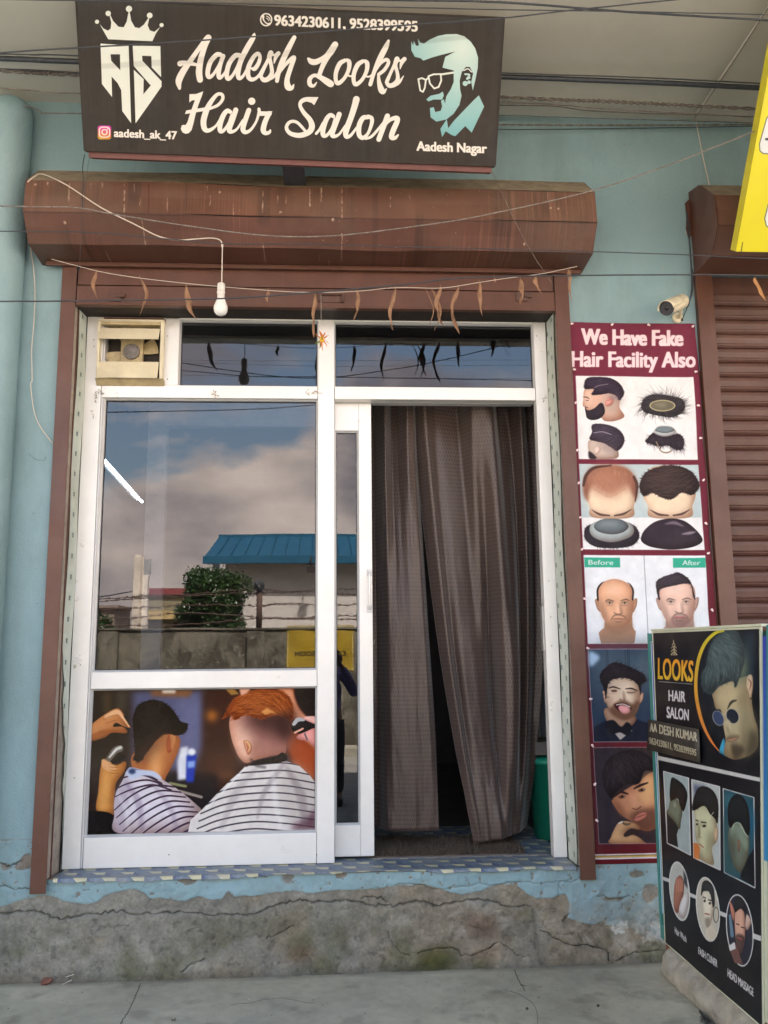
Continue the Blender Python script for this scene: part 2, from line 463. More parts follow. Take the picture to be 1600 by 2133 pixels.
        for gi, (cc, al) in enumerate(((hi, a), (dk, a), (tuple(0.5 * (x + y) for x, y in zip(base, hi)), a))):
            many = []; tries = 0
            while len(many) < n // 3 and tries < n * 6:
                tries += 1; p = lo + s.rg.random(2) * (hi_ - lo)
                c = (A[:, 1] > p[1]) != (B[:, 1] > p[1])
                xx = A[c, 0] + (p[1] - A[c, 1]) * (B[c, 0] - A[c, 0]) / (B[c, 1] - A[c, 1] + 1e-9)
                if np.sum(xx > p[0]) % 2 == 0: continue
                g = ang(p) if callable(ang) else ang
                th = R(g + s.rg.normal() * spread); L = ln * (0.5 + s.rg.random()); cv = s.rg.normal() * curl
                q = [p]
                for j in range(3): q.append(q[-1] + np.array([math.cos(th), -math.sin(th)]) * L / 3); th += cv / 3
                q = np.array(q)
                if not out:
                    inn = []
                    for z in q:
                        c = (A[:, 1] > z[1]) != (B[:, 1] > z[1])
                        xx = A[c, 0] + (z[1] - A[c, 1]) * (B[c, 0] - A[c, 0]) / (B[c, 1] - A[c, 1] + 1e-9)
                        inn.append(np.sum(xx > z[0]) % 2 == 1)
                    if not all(inn): continue
                many.append((q, [w * 0.5, w, w * 0.8, w * 0.2]))
            s.lines(many, cc, al)
        cx, cy = P0.mean(0); ex, ey = (hi_ - lo) * .5; s.ell(cx - ex * .2, cy - ey * .35, ex * .45, ey * .28, hi, soft=min(ex, ey) * .35, a=.28)
    def text(s, t, x0, y0, x1, y1, H, col, bold=0.0, slant=0.0, up=(0, -1), a=1.0, cap=None):
        lp = glyphs(t); al = np.vstack(lp); mn = al[:, 0].min(); mxx = al[:, 0].max()
        ch = cap or np.vstack(glyphs('H'))[:, 1].max()
        b0 = np.array([x0, y0], float); bx = np.array([x1 - x0, y1 - y0], float); u = np.array(up, float) * H
        out = []
        for l in lp:
            q = b0 + ((l[:, 0] - mn) / (mxx - mn))[:, None] * bx + (l[:, 1] / ch)[:, None] * (u + np.array([slant * H, 0]))
            out.append(s.P(q))
        if sum(np.sum(l[:, 0] * np.roll(l[:, 1], -1) - np.roll(l[:, 0], -1) * l[:, 1]) for l in out) < 0: pass
        r = bold * s.k((x0, y0)); m, cx, cy = cover(out, s.w, s.h, int(r) + 2)
        if m is None: return
        if r > 0.3:
            base = m.copy(); R0 = int(math.ceil(r)); rv = r * 0.55
            for dy_ in range(-R0, R0 + 1):
                for dx_ in range(-R0, R0 + 1):
                    if dx_ == 0 == dy_: continue
                    wgt = min(1.0, max(0.0, r + 1 - abs(dx_))) * min(1.0, max(0.0, rv + 1 - abs(dy_)))
                    if wgt <= 0: continue
                    sh = np.zeros_like(base); H_, W_ = base.shape
                    ys, yd = max(0, dy_), max(0, -dy_); xs, xd = max(0, dx_), max(0, -dx_)
                    sh[ys:H_ - yd, xs:W_ - xd] = base[yd:H_ - ys, xd:W_ - xs]
                    m = np.maximum(m, sh * wgt)
        s.put(m, cx, cy, col, a)
    def grain(s, amt=0.03, cell=60, seed=1):
        for k in range(3): s.a[..., k] = boxblur(s.a[..., k], 1)
        s.a *= 1 + amt * 2 * (fbm(s.h, s.w, cell, 5, seed)[..., None] - 0.5) + amt * (np.random.default_rng(seed).random((s.h, s.w, 1), dtype=np.float32) - .5)
    def image(s, name, alpha=None, noncolor=False):
        im = bpy.data.images.new(name, s.w, s.h, alpha=True)
        if noncolor: im.colorspace_settings.name = 'Non-Color'
        px = np.ones((s.h, s.w, 4), np.float32); px[..., :3] = np.clip(s.a, 0, 1)
        if alpha is not None: px[..., 3] = alpha; im.alpha_mode = 'CHANNEL_PACKED'
        im.pixels.foreach_set(px[::-1].ravel()); im.update(); im.pack(); return im
def planeY(Y, x0, x1, z0, z1, w, h):
    def f(p):
        q = onY(p, Y); return np.column_stack([(q[:, 0] - x0) / (x1 - x0) * w, (z1 - q[:, 2]) / (z1 - z0) * h])
    return f
def homog(src, w, h):
    dst = [(0, 0), (w, 0), (w, h), (0, h)]; Am = []; bm_ = []
    for (x, y), (u, v) in zip(src, dst):
        Am += [[x, y, 1, 0, 0, 0, -u * x, -u * y], [0, 0, 0, x, y, 1, -v * x, -v * y]]; bm_ += [u, v]
    Hm = np.append(np.linalg.solve(np.array(Am, float), np.array(bm_, float)), 1).reshape(3, 3)
    def f(p):
        q = np.column_stack([p, np.ones(len(p))]) @ Hm.T; return q[:, :2] / q[:, 2:]
    return f
def proj(p):
    d = np.asarray(p, float) - CAMP; r = d[0] * _X + d[1] * _Y + d[2] * _Z
    return (800 + FPX * r[0] / r[2], 1066.5 + FPX * r[1] / r[2])
def print_mat(name, img, rough=0.35, bright=0.82, dirt=0.12, gloss=0.5, coat=0.0, bump=0.05):
    t = NT(name); x = t.image(img)
    c = t.mix(1.0, x.outputs[0], (bright, bright, bright), 'MULTIPLY')
    if dirt:
        d = t.ramp(t.noise(7, 9, 0.7), [(0.45, 0.0), (0.75, 1.0)])
        c = t.mix(t.math('MULTIPLY', d, dirt), c, (0.33, 0.3, 0.25))
    t.col(c); t.rough(rough); t.b.inputs['Specular IOR Level'].default_value = gloss; t.b.inputs['Coat Weight'].default_value = coat
    if bump: t.bump(t.noise(9, 3), bump, 0.01)
    return t.m
# ------------------------------------------------------------------ the sign over the shop
SG_BL = np.array([-1.1005, -0.5, 3.7182]); SG_U = np.array([0.99957, -0.0152, -0.0252]); SG_V = np.array([0.0165, -0.4221, 0.9064])
SG_V = SG_V - SG_U * (SG_V @ SG_U); SG_V /= np.linalg.norm(SG_V); SG_U /= np.linalg.norm(SG_U)
SG_W, SG_H = 1.829, 0.594
SG_N = np.cross(SG_U, SG_V)                      # points out of the face, to the street
if SG_N[1] > 0: SG_N = -SG_N
def sign_map(p):
    d = _dirs(p); t = ((SG_BL - CAMP) @ SG_N) / (d @ SG_N); q = CAMP + d * t[:, None] - SG_BL
    return np.column_stack([(q @ SG_U) / SG_W * 1760, (1 - (q @ SG_V) / SG_H) * 572])
c = Canvas(1760, 572, sign_map, (46, 40, 36))
f1 = fbm(572, 1760, 300, 4, 3)[..., None]; f2 = fbm(572, 1760, 60, 4, 4)[..., None]
c.a += (f1 - 0.5) * np.array([0.06, 0.015, -0.01]) + (f2 - 0.5) * 0.03
edge = np.minimum(np.arange(1760), 1759 - np.arange(1760))[None] ; edge2 = np.arange(572)[:, None]
c.a = c.a * 1 + (np.exp(-edge / 40.0) * 0.03 + np.exp(-edge2 / 22.0) * 0.05)[..., None] * np.array([0.6, 0.9, 1.2])
rg = np.random.default_rng(2); col_ = fbm(1, 1760, 18, 3, 9)[0]
c.a += ((col_ - 0.5) * 0.05)[None, :, None]
WH = (232, 236, 230); WW = (240, 234, 228)
c.fr(150, 0, 0.3125)
for bx_, by_, br_ in ((167, 145, 14), (242, 90, 18), (381, 60, 21), (519, 104, 19), (598, 168, 14)): c.ell(bx_, by_, br_, br_, WH)
c.poly([(183, 158), (210, 190), (240, 204), (258, 190), (262, 150), (250, 100), (256, 100), (275, 140), (310, 178), (345, 182), (365, 145), (379, 76), (385, 76), (396, 140), (420, 182), (450, 188), (480, 165), (512, 118), (517, 120), (506, 170), (520, 203), (550, 213), (590, 180), (560, 225), (537, 276), (242, 262), (215, 215)], WH)
c.poly([(190, 290), (378, 303), (395, 822), (335, 740), (328, 600), (305, 555), (264, 510), (268, 648), (200, 560)], WH, holes=[[(257, 362), (320, 362), (322, 468), (262, 405)]])
c.poly([(405, 305), (590, 308), (595, 515), (532, 450), (530, 375), (468, 372), (470, 405), (598, 542), (597, 578), (424, 823), (412, 465), (478, 527), (476, 628), (525, 570), (412, 440)], WH)
# camera app badge, phone badge, small print
gx = lambda x0, y0, w, h: np.clip(np.stack([np.full((h, w), 0.85) - 0 * np.linspace(0, 1, h)[:, None], np.linspace(0.15, 0.6, h)[:, None] + 0.12 * (1 - np.linspace(0, 1, w))[None], np.linspace(0.75, 0.15, h)[:, None] + 0 * np.linspace(0, 1, w)[None]], -1), 0, 1).astype(np.float32)
def rr(x0, y0, x1, y1, r):
    out = []
    for cx, cy, a0 in ((x1 - r, y0 + r, -90), (x1 - r, y1 - r, 0), (x0 + r, y1 - r, 90), (x0 + r, y0 + r, 180)):
        for k in range(5): out.append((cx + r * math.cos(R(a0 + k * 22.5)), cy + r * math.sin(R(a0 + k * 22.5))))
    return out
c.poly(rr(173, 838, 262, 930, 16), gx)
c.line(rr(184, 848, 252, 915, 20) + [rr(184, 848, 252, 915, 20)[0]], 7, WW, smooth=False)
t_ = [(218 + 17 * math.cos(a), 881 + 17 * math.sin(a)) for a in np.linspace(0, 2 * PI, 16)]; c.line(t_, 7, WW); c.ell(238, 861, 5, 5, WW)
c.text('aadesh_ak_47', 283, 912, 698, 928, 52, WW, bold=3)
t_ = [(1295 + 37 * math.cos(a), 132 + 40 * math.sin(a)) for a in np.linspace(0, 2 * PI, 20)]; c.line(t_, 9, WW)
c.line([(1275, 108), (1278, 135), (1300, 158), (1318, 160)], [16, 9, 9, 16], WW); c.line([(1298, 108), (1315, 120), (1322, 138)], 6, WW); c.line([(1296, 122), (1306, 128), (1310, 140)], 5, WW)
c.fr(600, 0, 0.3)
c.text('9634230611, 9528399595', -92, 176, 897, 219, 70, WW, bold=4.5)
c.text('Aadesh Nagar', 895, 1045, 1378, 1063, 63, WW, bold=4)
# script lettering
c.fr(360, 60, 0.1625)
for p, w in (
    ([(455, 112), (430, 135), (340, 250), (225, 415), (130, 555), (78, 670), (88, 765)], [80, 72, 58, 66, 84, 84, 38]),
    ([(470, 112), (410, 230), (358, 400), (338, 550), (350, 655)], [55, 66, 76, 84, 78]),
    ([(95, 448), (150, 438), (250, 450), (325, 468)], [74, 60, 50, 34]),
    ([(605, 330), (560, 335), (480, 430), (448, 560), (465, 620), (520, 585), (590, 470), (630, 380)], [60, 62, 62, 60, 56, 42, 38, 38]),
    ([(645, 350), (612, 450), (588, 570), (600, 628), (650, 590), (700, 500)], [60, 54, 58, 54, 36, 26]),
    ([(855, 340), (800, 345), (725, 440), (692, 570), (708, 642), (765, 600), (830, 480), (865, 380)], [60, 62, 62, 60, 56, 42, 38, 38]),
    ([(1047, 62), (1030, 115), (945, 260), (868, 420), (836, 570), (852, 635), (905, 600), (960, 490)], [20, 62, 72, 66, 62, 52, 38, 26]),
    ([(1010, 508), (1050, 512), (1100, 440), (1118, 360), (1090, 318), (1030, 370), (968, 500), (968, 610), (1010, 650), (1070, 630), (1125, 570)], [30, 56, 52, 46, 50, 56, 62, 60, 54, 42, 32]),
    ([(1120, 600), (1170, 500), (1225, 390), (1255, 310)], [60, 50, 44, 60]),
    ([(1258, 312), (1238, 370), (1262, 470), (1270, 570), (1225, 640), (1165, 655), (1128, 610)], [70, 60, 48, 56, 64, 60, 44]),
    ([(1250, 310), (1300, 340), (1355, 315)], [30, 30, 56]), ([(1352, 318), (1318, 370), (1300, 440)], [54, 46, 16]),
    ([(1200, 655), (1290, 620), (1350, 540)], [50, 36, 30]),
    ([(1558, 112), (1485, 250), (1405, 420), (1355, 560), (1336, 670)], [56, 70, 72, 62, 50]),
    ([(1345, 600), (1440, 465), (1535, 378), (1552, 385), (1512, 500), (1466, 650), (1478, 745), (1525, 760), (1552, 715)], [28, 44, 58, 58, 60, 66, 84, 52, 16])): c.line(p, w, WW)
c.fr(620, 80, 0.1625)
for p, w in (
    ([(482, 78), (432, 160), (375, 240), (315, 370), (275, 480)], [80, 86, 80, 60, 56]),
    ([(138, 262), (180, 300), (245, 300), (330, 250), (390, 190)], [34, 74, 74, 56, 40]),
    ([(245, 565), (205, 610), (158, 590), (158, 520), (215, 475), (290, 500), (370, 550), (425, 585)], [14, 40, 58, 56, 46, 62, 84, 88]),
    ([(605, 282), (540, 325), (492, 440), (492, 545), (525, 575), (600, 510), (655, 400), (662, 305), (635, 278)], [50, 60, 56, 52, 56, 46, 52, 58, 46]),
    ([(640, 470), (680, 485), (735, 465)], [26, 24, 24]),
    ([(835, 292), (770, 340), (722, 455), (722, 560), (755, 588), (830, 525), (885, 415), (892, 320), (865, 290)], [50, 60, 56, 52, 56, 46, 52, 58, 46]),
    ([(870, 480), (910, 492), (965, 460)], [26, 24, 24]),
    ([(1165, 32), (1130, 115), (1058, 255), (985, 420), (932, 590)], [34, 68, 74, 54, 52]),
    ([(992, 430), (1060, 325), (1135, 272), (1165, 312), (1115, 400), (1045, 458)], [26, 36, 48, 46, 46, 46]),
    ([(1035, 455), (1045, 560), (1072, 655), (1100, 685), (1140, 645)], [30, 54, 80, 58, 14]),
    ([(1145, 550), (1190, 450), (1240, 340), (1275, 265)], [50, 42, 42, 60]),
    ([(1275, 265), (1252, 340), (1278, 440), (1282, 530), (1235, 590), (1175, 605), (1140, 565)], [68, 54, 44, 54, 62, 58, 44]),
    ([(1265, 262), (1315, 290), (1370, 265)], [26, 28, 56]), ([(1368, 268), (1332, 320), (1314, 392)], [54, 46, 12]),
    ([(1225, 605), (1300, 565), (1358, 482)], [52, 40, 12])): c.line(p, w, WW)
c.fr(360, 180, 0.1625)
c.poly([(215, 100), (300, 98), (392, 64), (372, 130), (330, 240), (310, 300), (290, 370), (265, 480), (243, 560), (205, 600), (165, 608), (125, 590), (103, 545), (115, 500), (140, 492), (165, 495), (190, 455), (215, 370), (240, 300), (285, 178), (250, 180), (212, 208)], WW)
c.poly([(175, 308), (412, 270), (470, 262), (470, 300), (400, 318), (155, 356)], WW)
for p, w in (
    ([(480, 285), (580, 240), (640, 165), (630, 105), (565, 108), (480, 215), (425, 330), (395, 450), (410, 545), (465, 565), (550, 510), (610, 420)], [36, 40, 42, 44, 46, 62, 74, 76, 68, 52, 32, 28]),
    ([(740, 330), (700, 312), (650, 370), (610, 480), (608, 570), (650, 570), (715, 480), (755, 370)], [50, 56, 64, 66, 58, 42, 36, 36]),
    ([(808, 302), (775, 410), (725, 545), (748, 582), (820, 550), (900, 430)], [66, 62, 68, 52, 32, 26]),
    ([(975, 305), (935, 420), (900, 540), (930, 588), (1000, 555), (1070, 450), (1108, 330)], [64, 64, 66, 54, 38, 32, 40]),
    ([(1104, 290), (1112, 345)], [40, 44]), ([(1110, 348), (1240, 350)], [58, 60]),
    ([(1235, 345), (1185, 450), (1160, 555), (1185, 598), (1235, 590), (1250, 562)], [62, 66, 70, 56, 44, 26])): c.line(p, w, WW)
c.poly([(1230, 318), (1278, 318), (1240, 400), (1200, 378)], WW)
c.ell(1012, 190, 47, 47, WW)
c.fr(580, 180, 0.1625)
c.poly([(380, 136), (516, 137), (460, 242), (425, 212), (370, 196)], WW)
for p, w in (
    ([(430, 166), (360, 166), (300, 190), (278, 245), (325, 335), (405, 430), (430, 520), (385, 590), (270, 628), (150, 600), (103, 525), (150, 455), (240, 462), (350, 575)], [56, 58, 54, 46, 54, 66, 78, 72, 66, 54, 46, 42, 40, 36]),
    ([(485, 605), (530, 550), (570, 470)], [36, 34, 30]),
    ([(705, 385), (665, 368), (615, 425), (575, 540), (575, 625), (620, 628), (685, 540), (725, 420)], [50, 54, 62, 66, 58, 42, 36, 36]),
    ([(780, 358), (740, 470), (690, 600), (712, 640), (780, 612), (860, 500)], [66, 62, 68, 52, 32, 26]),
    ([(1000, 165), (980, 245), (930, 400), (868, 570), (872, 645), (930, 625), (1010, 520)], [86, 80, 74, 74, 56, 40, 28]),
    ([(1145, 395), (1085, 405), (1036, 500), (1035, 620), (1085, 660), (1150, 600), (1195, 480), (1195, 410), (1150, 385)], [54, 62, 66, 62, 54, 40, 48, 54, 50]),
    ([(1120, 670), (1190, 645), (1270, 560), (1340, 470)], [34, 36, 34, 30]),
    ([(1398, 380), (1350, 510), (1287, 680)], [68, 66, 64]),
    ([(1345, 520), (1430, 430), (1510, 405), (1525, 440), (1470, 570), (1450, 650), (1495, 660), (1535, 622)], [28, 46, 62, 66, 70, 66, 48, 24])): c.line(p, w, WW)
# barber head
c.fr(600, 0, 0.3)
def teal(x0, y0, w, h):
    yy, xx = np.mgrid[y0:y0 + h, x0:x0 + w]; q = sign_map(np.array([(600 + 1210 * .3, 330 * .3)]))[0]
    d = np.clip(np.hypot(xx - q[0], (yy - q[1]) * 0.9) / 330, 0, 1)[..., None]
    a = np.array([222, 238, 232.]) / 255; b = np.array([118, 178, 186.]) / 255
    return (a * (1 - d) + b * d).astype(np.float32)
c.poly([(855, 285), (868, 312), (874, 285), (890, 318), (908, 318), (902, 268), (918, 296), (945, 302), (985, 275), (1040, 250), (1100, 238), (1170, 236), (1225, 252), (1270, 290), (1300, 335), (1320, 400), (1318, 470), (1300, 560), (1283, 630), (1272, 570), (1285, 510), (1262, 465), (1235, 465), (1207, 500), (1192, 560), (1195, 620), (1205, 665), (1190, 730), (1150, 790), (1100, 830), (1030, 845), (990, 815), (985, 750), (1012, 745), (1022, 778), (1060, 770), (1070, 740), (1062, 700), (1082, 690), (1090, 720), (1098, 670), (1130, 620), (1150, 570), (1150, 490), (1072, 470), (1092, 395), (1160, 358), (1060, 383), (1000, 400), (940, 422), (920, 405), (880, 395), (856, 350)], teal)
c.poly([(960, 690), (990, 665), (1050, 652), (1075, 636), (1082, 665), (1070, 692), (1010, 692), (975, 705)], teal)
for p in ([(905, 550), (930, 543), (957, 556), (950, 610), (937, 638), (918, 628), (905, 550)], [(975, 530), (1010, 517), (1060, 515), (1064, 560), (1045, 605), (1015, 615), (985, 580), (975, 530)]): c.line(p, 12, WH, smooth=False)
c.line([(957, 556), (975, 540)], 12, WH); c.line([(1060, 518), (1145, 505)], 14, WH)
c.ell(1230, 580, 18, 18, teal); c.ell(1257, 571, 13, 13, teal); c.line([(1230, 515), (1260, 520), (1242, 548), (1262, 540)], 13, teal); c.line([(1220, 490), (1250, 478), (1275, 500)], 8, WH)
c.poly([(1325, 662), (1362, 740), (1275, 922), (1230, 876), (1162, 946), (1135, 938), (1095, 912), (1070, 952), (1058, 895), (1102, 828), (1112, 890), (1155, 835), (1290, 695)], teal)
# faint soft dark band across the face, parallel to the crossing wire
c.fr(0, 0, 1)
for p in ([(180, 140), (420, 125), (640, 108), (860, 88), (1040, 70)],): c.line(p, [10, 14, 14, 12, 8], (38, 34, 30), a=0.10, soft=3)
IMG_SIGN = c.image('sign_print')

# ------------------------------------------------------------------ the window picture: two barber clients
PX0, PX1, PZ0, PZ1 = -1.178, -0.078, 0.676, 1.336
c = Canvas(1300, 780, planeY(GL, PX0, PX1, PZ0, PZ1, 1300, 780), (58, 42, 40))
c.fr(140, 1400, 0.4125)
B = lambda *a, **k: c.poly(*a, **k)
c.poly([(60, 60), (330, 60), (320, 430), (60, 500)], (52, 42, 34), soft=20)
c.poly([(185, 80), (225, 80), (225, 250), (185, 250)], (120, 100, 70), soft=14, a=.5); c.poly([(250, 80), (310, 80), (300, 200), (245, 200)], (96, 90, 78), soft=14, a=.6)
c.poly([(330, 60), (690, 60), (690, 380), (560, 500), (330, 500)], (96, 98, 128), soft=18)
c.poly([(560, 130), (690, 130), (690, 420), (600, 520), (545, 500)], (112, 114, 148), soft=30)
c.poly([(690, 60), (860, 60), (860, 700), (690, 700), (640, 560), (685, 400)], (70, 42, 34), soft=16)
c.ell(732, 220, 26, 26, (205, 130, 50), soft=16); c.ell(790, 470, 90, 50, (110, 72, 50), soft=40, a=.7); c.ell(800, 520, 60, 18, (150, 108, 72), soft=16, a=.5)
c.poly([(420, 80), (640, 80), (620, 125), (430, 122)], (140, 96, 62), soft=10); c.poly([(480, 84), (550, 84), (548, 106), (482, 106)], (225, 218, 205), soft=5)
c.poly([(480, 500), (760, 520), (760, 700), (480, 700)], (42, 34, 38), soft=14)
c.line([(520, 560), (600, 575)], 14, (150, 150, 110), soft=4); c.line([(570, 600), (680, 630)], 14, (170, 158, 148), soft=4)
# bottles
c.poly([(575, 380), (612, 375), (608, 540), (560, 545), (558, 450)], (230, 232, 240), soft=6); c.poly([(604, 420), (655, 415), (640, 555), (602, 555)], (42, 70, 180), soft=5)
c.ell(630, 402, 20, 18, (235, 238, 245), soft=4); c.poly([(610, 450), (648, 446), (644, 480), (610, 484)], (150, 180, 235), soft=4)
# right client's barber arm
c.poly([(1040, 60), (1262, 60), (1262, 560), (1150, 470), (1100, 300), (1060, 130)], (150, 70, 40), soft=10); c.sp([(1060, 70), (1130, 75), (1170, 180), (1250, 260), (1262, 400), (1150, 260)], (226, 160, 124), soft=8)
c.sp([(1150, 78), (1262, 70), (1270, 250), (1180, 190)], (40, 30, 32), soft=4)
c.sp([(1110, 330), (1200, 360), (1262, 400), (1262, 540), (1150, 470)], (176, 84, 46), soft=14)
# left client: neck, face, ear, hair
c.sp([(340, 500), (330, 420), (420, 330), (500, 300), (560, 320), (572, 360), (545, 440), (505, 520), (480, 560), (400, 540)], (226, 152, 92))
c.sp([(420, 420), (480, 330), (510, 330), (490, 420), (470, 520), (400, 500)], (240, 178, 118), soft=14, a=.8)
c.sp([(340, 500), (345, 430), (400, 420), (420, 500), (380, 540)], (196, 118, 68), soft=14, a=.8)
c.sp([(505, 340), (525, 305), (552, 320), (545, 370), (520, 405), (505, 395)], (188, 86, 62)); c.sp([(522, 315), (545, 312), (550, 345), (530, 395), (524, 350)], (236, 170, 112), soft=3)
c.hair([(345, 400), (338, 320), (335, 230), (360, 170), (420, 142), (480, 150), (535, 190), (575, 250), (605, 262), (600, 295), (565, 318), (500, 310), (450, 345), (400, 410), (370, 450), (340, 440)], (30, 20, 21), (54, 38, 36), 120, ang=lambda p: 60 - p[0] * .1, ln=70, w=5, a=.35)
c.poly([(350, 380), (450, 320), (500, 300), (545, 318), (480, 370), (410, 440), (360, 480), (345, 440)], (84, 54, 42), soft=30, a=.75)
# barber's hands, left
for p in ([(100, 320), (120, 270), (190, 215), (255, 182), (290, 215), (280, 235), (320, 272), (318, 280), (290, 275), (250, 255), (235, 275), (280, 275), (305, 295), (295, 308), (230, 305), (190, 330), (120, 348)],):
    c.sp(p, (214, 148, 96)); c.line([(200, 225), (255, 200), (285, 232), (315, 275)], [20, 22, 12, 7], (240, 190, 144), soft=3); c.line([(110, 335), (190, 300), (290, 300)], [18, 20, 8], (176, 104, 60), a=.7, soft=5)
c.sp([(152, 700), (160, 600), (168, 500), (185, 440), (210, 445), (250, 470), (290, 450), (302, 465), (285, 510), (250, 560), (240, 640), (236, 720)], (216, 150, 82)); c.sp([(160, 690), (170, 600), (200, 500), (215, 560), (200, 690)], (238, 178, 106), soft=10, a=.8)
c.line([(210, 440), (245, 395), (270, 385)], [26, 34, 34], (120, 112, 102)); c.line([(215, 430), (250, 390), (272, 380)], [8, 14, 16], (226, 222, 212), soft=2); c.line([(235, 455), (275, 430), (295, 425)], [22, 30, 14], (30, 24, 26))
c.sp([(178, 440), (205, 448), (240, 470), (250, 490), (215, 500), (180, 480)], (236, 180, 128), soft=2)
c.sp([(90, 720), (160, 700), (240, 725), (262, 820), (90, 820)], (26, 20, 24))
# left cape
for a_, b_ in (((185, 240), (250, 215)), ((195, 262), (262, 240))): c.line([a_, ((a_[0] + b_[0]) / 2, (a_[1] + b_[1]) / 2 - 4), b_], [2, 5, 2], (166, 100, 60), a=.6)
for k in range(4): c.line([(212 + 3 * k, 462 + 15 * k), (245, 466 + 15 * k), (278 - 4 * k, 462 + 15 * k)], [2, 4, 2], (170, 104, 58), a=.7)
c.sp([(480, 330), (540, 330), (560, 380), (530, 450), (495, 520), (470, 470)], (180, 110, 66), soft=18, a=.55)
cape1 = [(330, 480), (400, 500), (480, 540), (560, 590), (640, 655), (680, 700), (640, 740), (612, 806), (262, 812), (240, 720), (245, 620), (285, 540), (300, 500)]
c.sp(cape1, (226, 218, 226)); c.sp([(245, 720), (250, 620), (290, 540), (330, 560), (300, 700), (290, 810), (262, 812)], (188, 176, 192), soft=14, a=.7)
m0 = c.mask(cape1, True)
def striped(shape_mask, strokes, col, w):
    keep = c.a.copy()
    for p in strokes: c.line(p, w, col)
    m, x0, y0 = shape_mask; full = np.zeros((c.h, c.w), np.float32); full[y0:y0 + m.shape[0], x0:x0 + m.shape[1]] = m
    c.a = keep * (1 - full[..., None]) + c.a * full[..., None]
ST = (74, 54, 74)
striped(m0, [[(230 + k * 3, 560 + k * 36), (300 + k * 10, 528 + k * 33), (390 + k * 20, 520 + k * 24), (480 + k * 24, 560 + k * 17)] for k in range(-1, 3)] +
        [[(235 + k * 16, 700 + k * 34), (330 + k * 22, 620 + k * 30), (440 + k * 24, 572 + k * 27), (560 + k * 20, 580 + k * 25)] for k in range(0, 10)], ST, [5, 8, 9, 7])
c.sp([(318, 480), (350, 490), (440, 500), (480, 540), (400, 520), (330, 540), (300, 510)], (206, 214, 236), soft=3); c.ell(330, 500, 18, 14, (60, 80, 120), soft=4)
# right client
c.sp([(820, 250), (830, 330), (850, 390), (870, 430), (905, 458), (960, 440), (1040, 420), (1100, 410), (1110, 330), (1130, 230), (980, 180), (850, 200)], (236, 176, 150))
c.sp([(860, 230), (940, 220), (960, 330), (930, 430), (890, 440), (850, 340)], (248, 204, 180), soft=20, a=.9)
c.sp([(940, 300), (1060, 250), (1125, 260), (1105, 400), (1040, 420), (960, 430)], (176, 126, 116), soft=22, a=.8)
c.sp([(890, 352), (903, 343), (922, 352), (934, 378), (928, 404), (914, 416), (902, 395)], (228, 160, 126)); c.line([(899, 352), (912, 352), (924, 375), (918, 398)], [4, 7, 6, 4], (250, 206, 140), soft=1); c.line([(905, 362), (914, 380), (910, 398)], [3, 7, 3], (170, 96, 66), a=.7, soft=2); c.poly([(935, 370), (960, 350), (955, 420), (920, 425)], (150, 96, 84), soft=12, a=.5)
c.sp([(850, 215), (900, 290), (980, 330), (1060, 350), (1110, 400), (1135, 300), (1138, 200), (960, 150)], (150, 104, 98), soft=40, a=.9); c.sp([(900, 220), (980, 285), (1060, 300), (1110, 340), (1138, 280), (1138, 200), (980, 190)], (66, 38, 38), soft=34, a=.95)
c.hair([(790, 232), (815, 180), (850, 130), (920, 95), (1000, 84), (1080, 95), (1130, 140), (1142, 210), (1125, 245), (1060, 215), (980, 235), (900, 215), (850, 240), (830, 215)], (150, 76, 36), (226, 140, 74), 150, ang=lambda p: 200 - (p[0] - 900) * .28, ln=80, w=5, a=.6, dark=(84, 38, 22))
c.poly([(980, 200), (1010, 180), (1070, 215), (1030, 205), (1000, 215)], (240, 176, 104), a=.8, soft=3); c.poly([(1060, 210), (1142, 200), (1130, 300), (1100, 350), (1060, 290)], (70, 42, 42), soft=16, a=.75)
c.poly([(800, 86), (840, 82), (870, 110), (830, 116)], (170, 130, 70), soft=3); c.poly([(868, 82), (930, 82), (905, 108), (880, 118)], (244, 186, 160), soft=3)
c.sp([(1135, 290), (1145, 240), (1190, 232), (1255, 250), (1255, 285), (1180, 310)], (38, 32, 38)); c.line([(1145, 262), (1165, 240), (1195, 240)], [18, 22, 14], (190, 188, 190)); c.line([(1150, 305), (1190, 285)], 10, (240, 180, 160))
c.sp([(1190, 232), (1215, 222), (1262, 226), (1262, 262), (1225, 252)], (250, 192, 180)); c.sp([(1160, 322), (1205, 300), (1262, 285), (1262, 385), (1215, 350), (1170, 340)], (244, 170, 162)); c.line([(1200, 310), (1212, 340)], 9, (120, 110, 110))
cape2 = [(680, 695), (760, 610), (830, 540), (900, 480), (960, 455), (1050, 455), (1110, 450), (1170, 470), (1225, 520), (1264, 570), (1264, 800), (612, 806), (625, 745)]
c.poly(cape2, (232, 226, 222)); c.poly([(1110, 450), (1170, 470), (1225, 520), (1264, 570), (1264, 800), (1140, 790), (1060, 600)], (196, 186, 180), soft=22, a=.6)
m1 = c.mask(cape2)
striped(m1, [[(640 + 9 * k, 795 - 38 * k + 70), (760 + 8 * k, 760 - 38 * k + 60), (930 + 4 * k, 735 - 36 * k + 55), (1100, 750 - 38 * k + 50), (1264, 800 - 37 * k + 20)] for k in range(0, 11)], (92, 84, 92), [7, 8, 8, 7, 7])
c.sp([(1264, 690), (1200, 740), (1130, 790), (1264, 806)], (96, 60, 74), soft=14, a=.8); c.line([(1110, 440), (1000, 600), (960, 740)], [20, 26, 10], (150, 140, 146), a=.5, soft=14); c.line([(900, 480), (800, 590), (700, 690)], [10, 10, 6], (252, 250, 246), a=.7, soft=4)
c.sp([(925, 470), (960, 445), (1050, 425), (1090, 405), (1112, 440), (1060, 458), (990, 462)], (38, 28, 32))
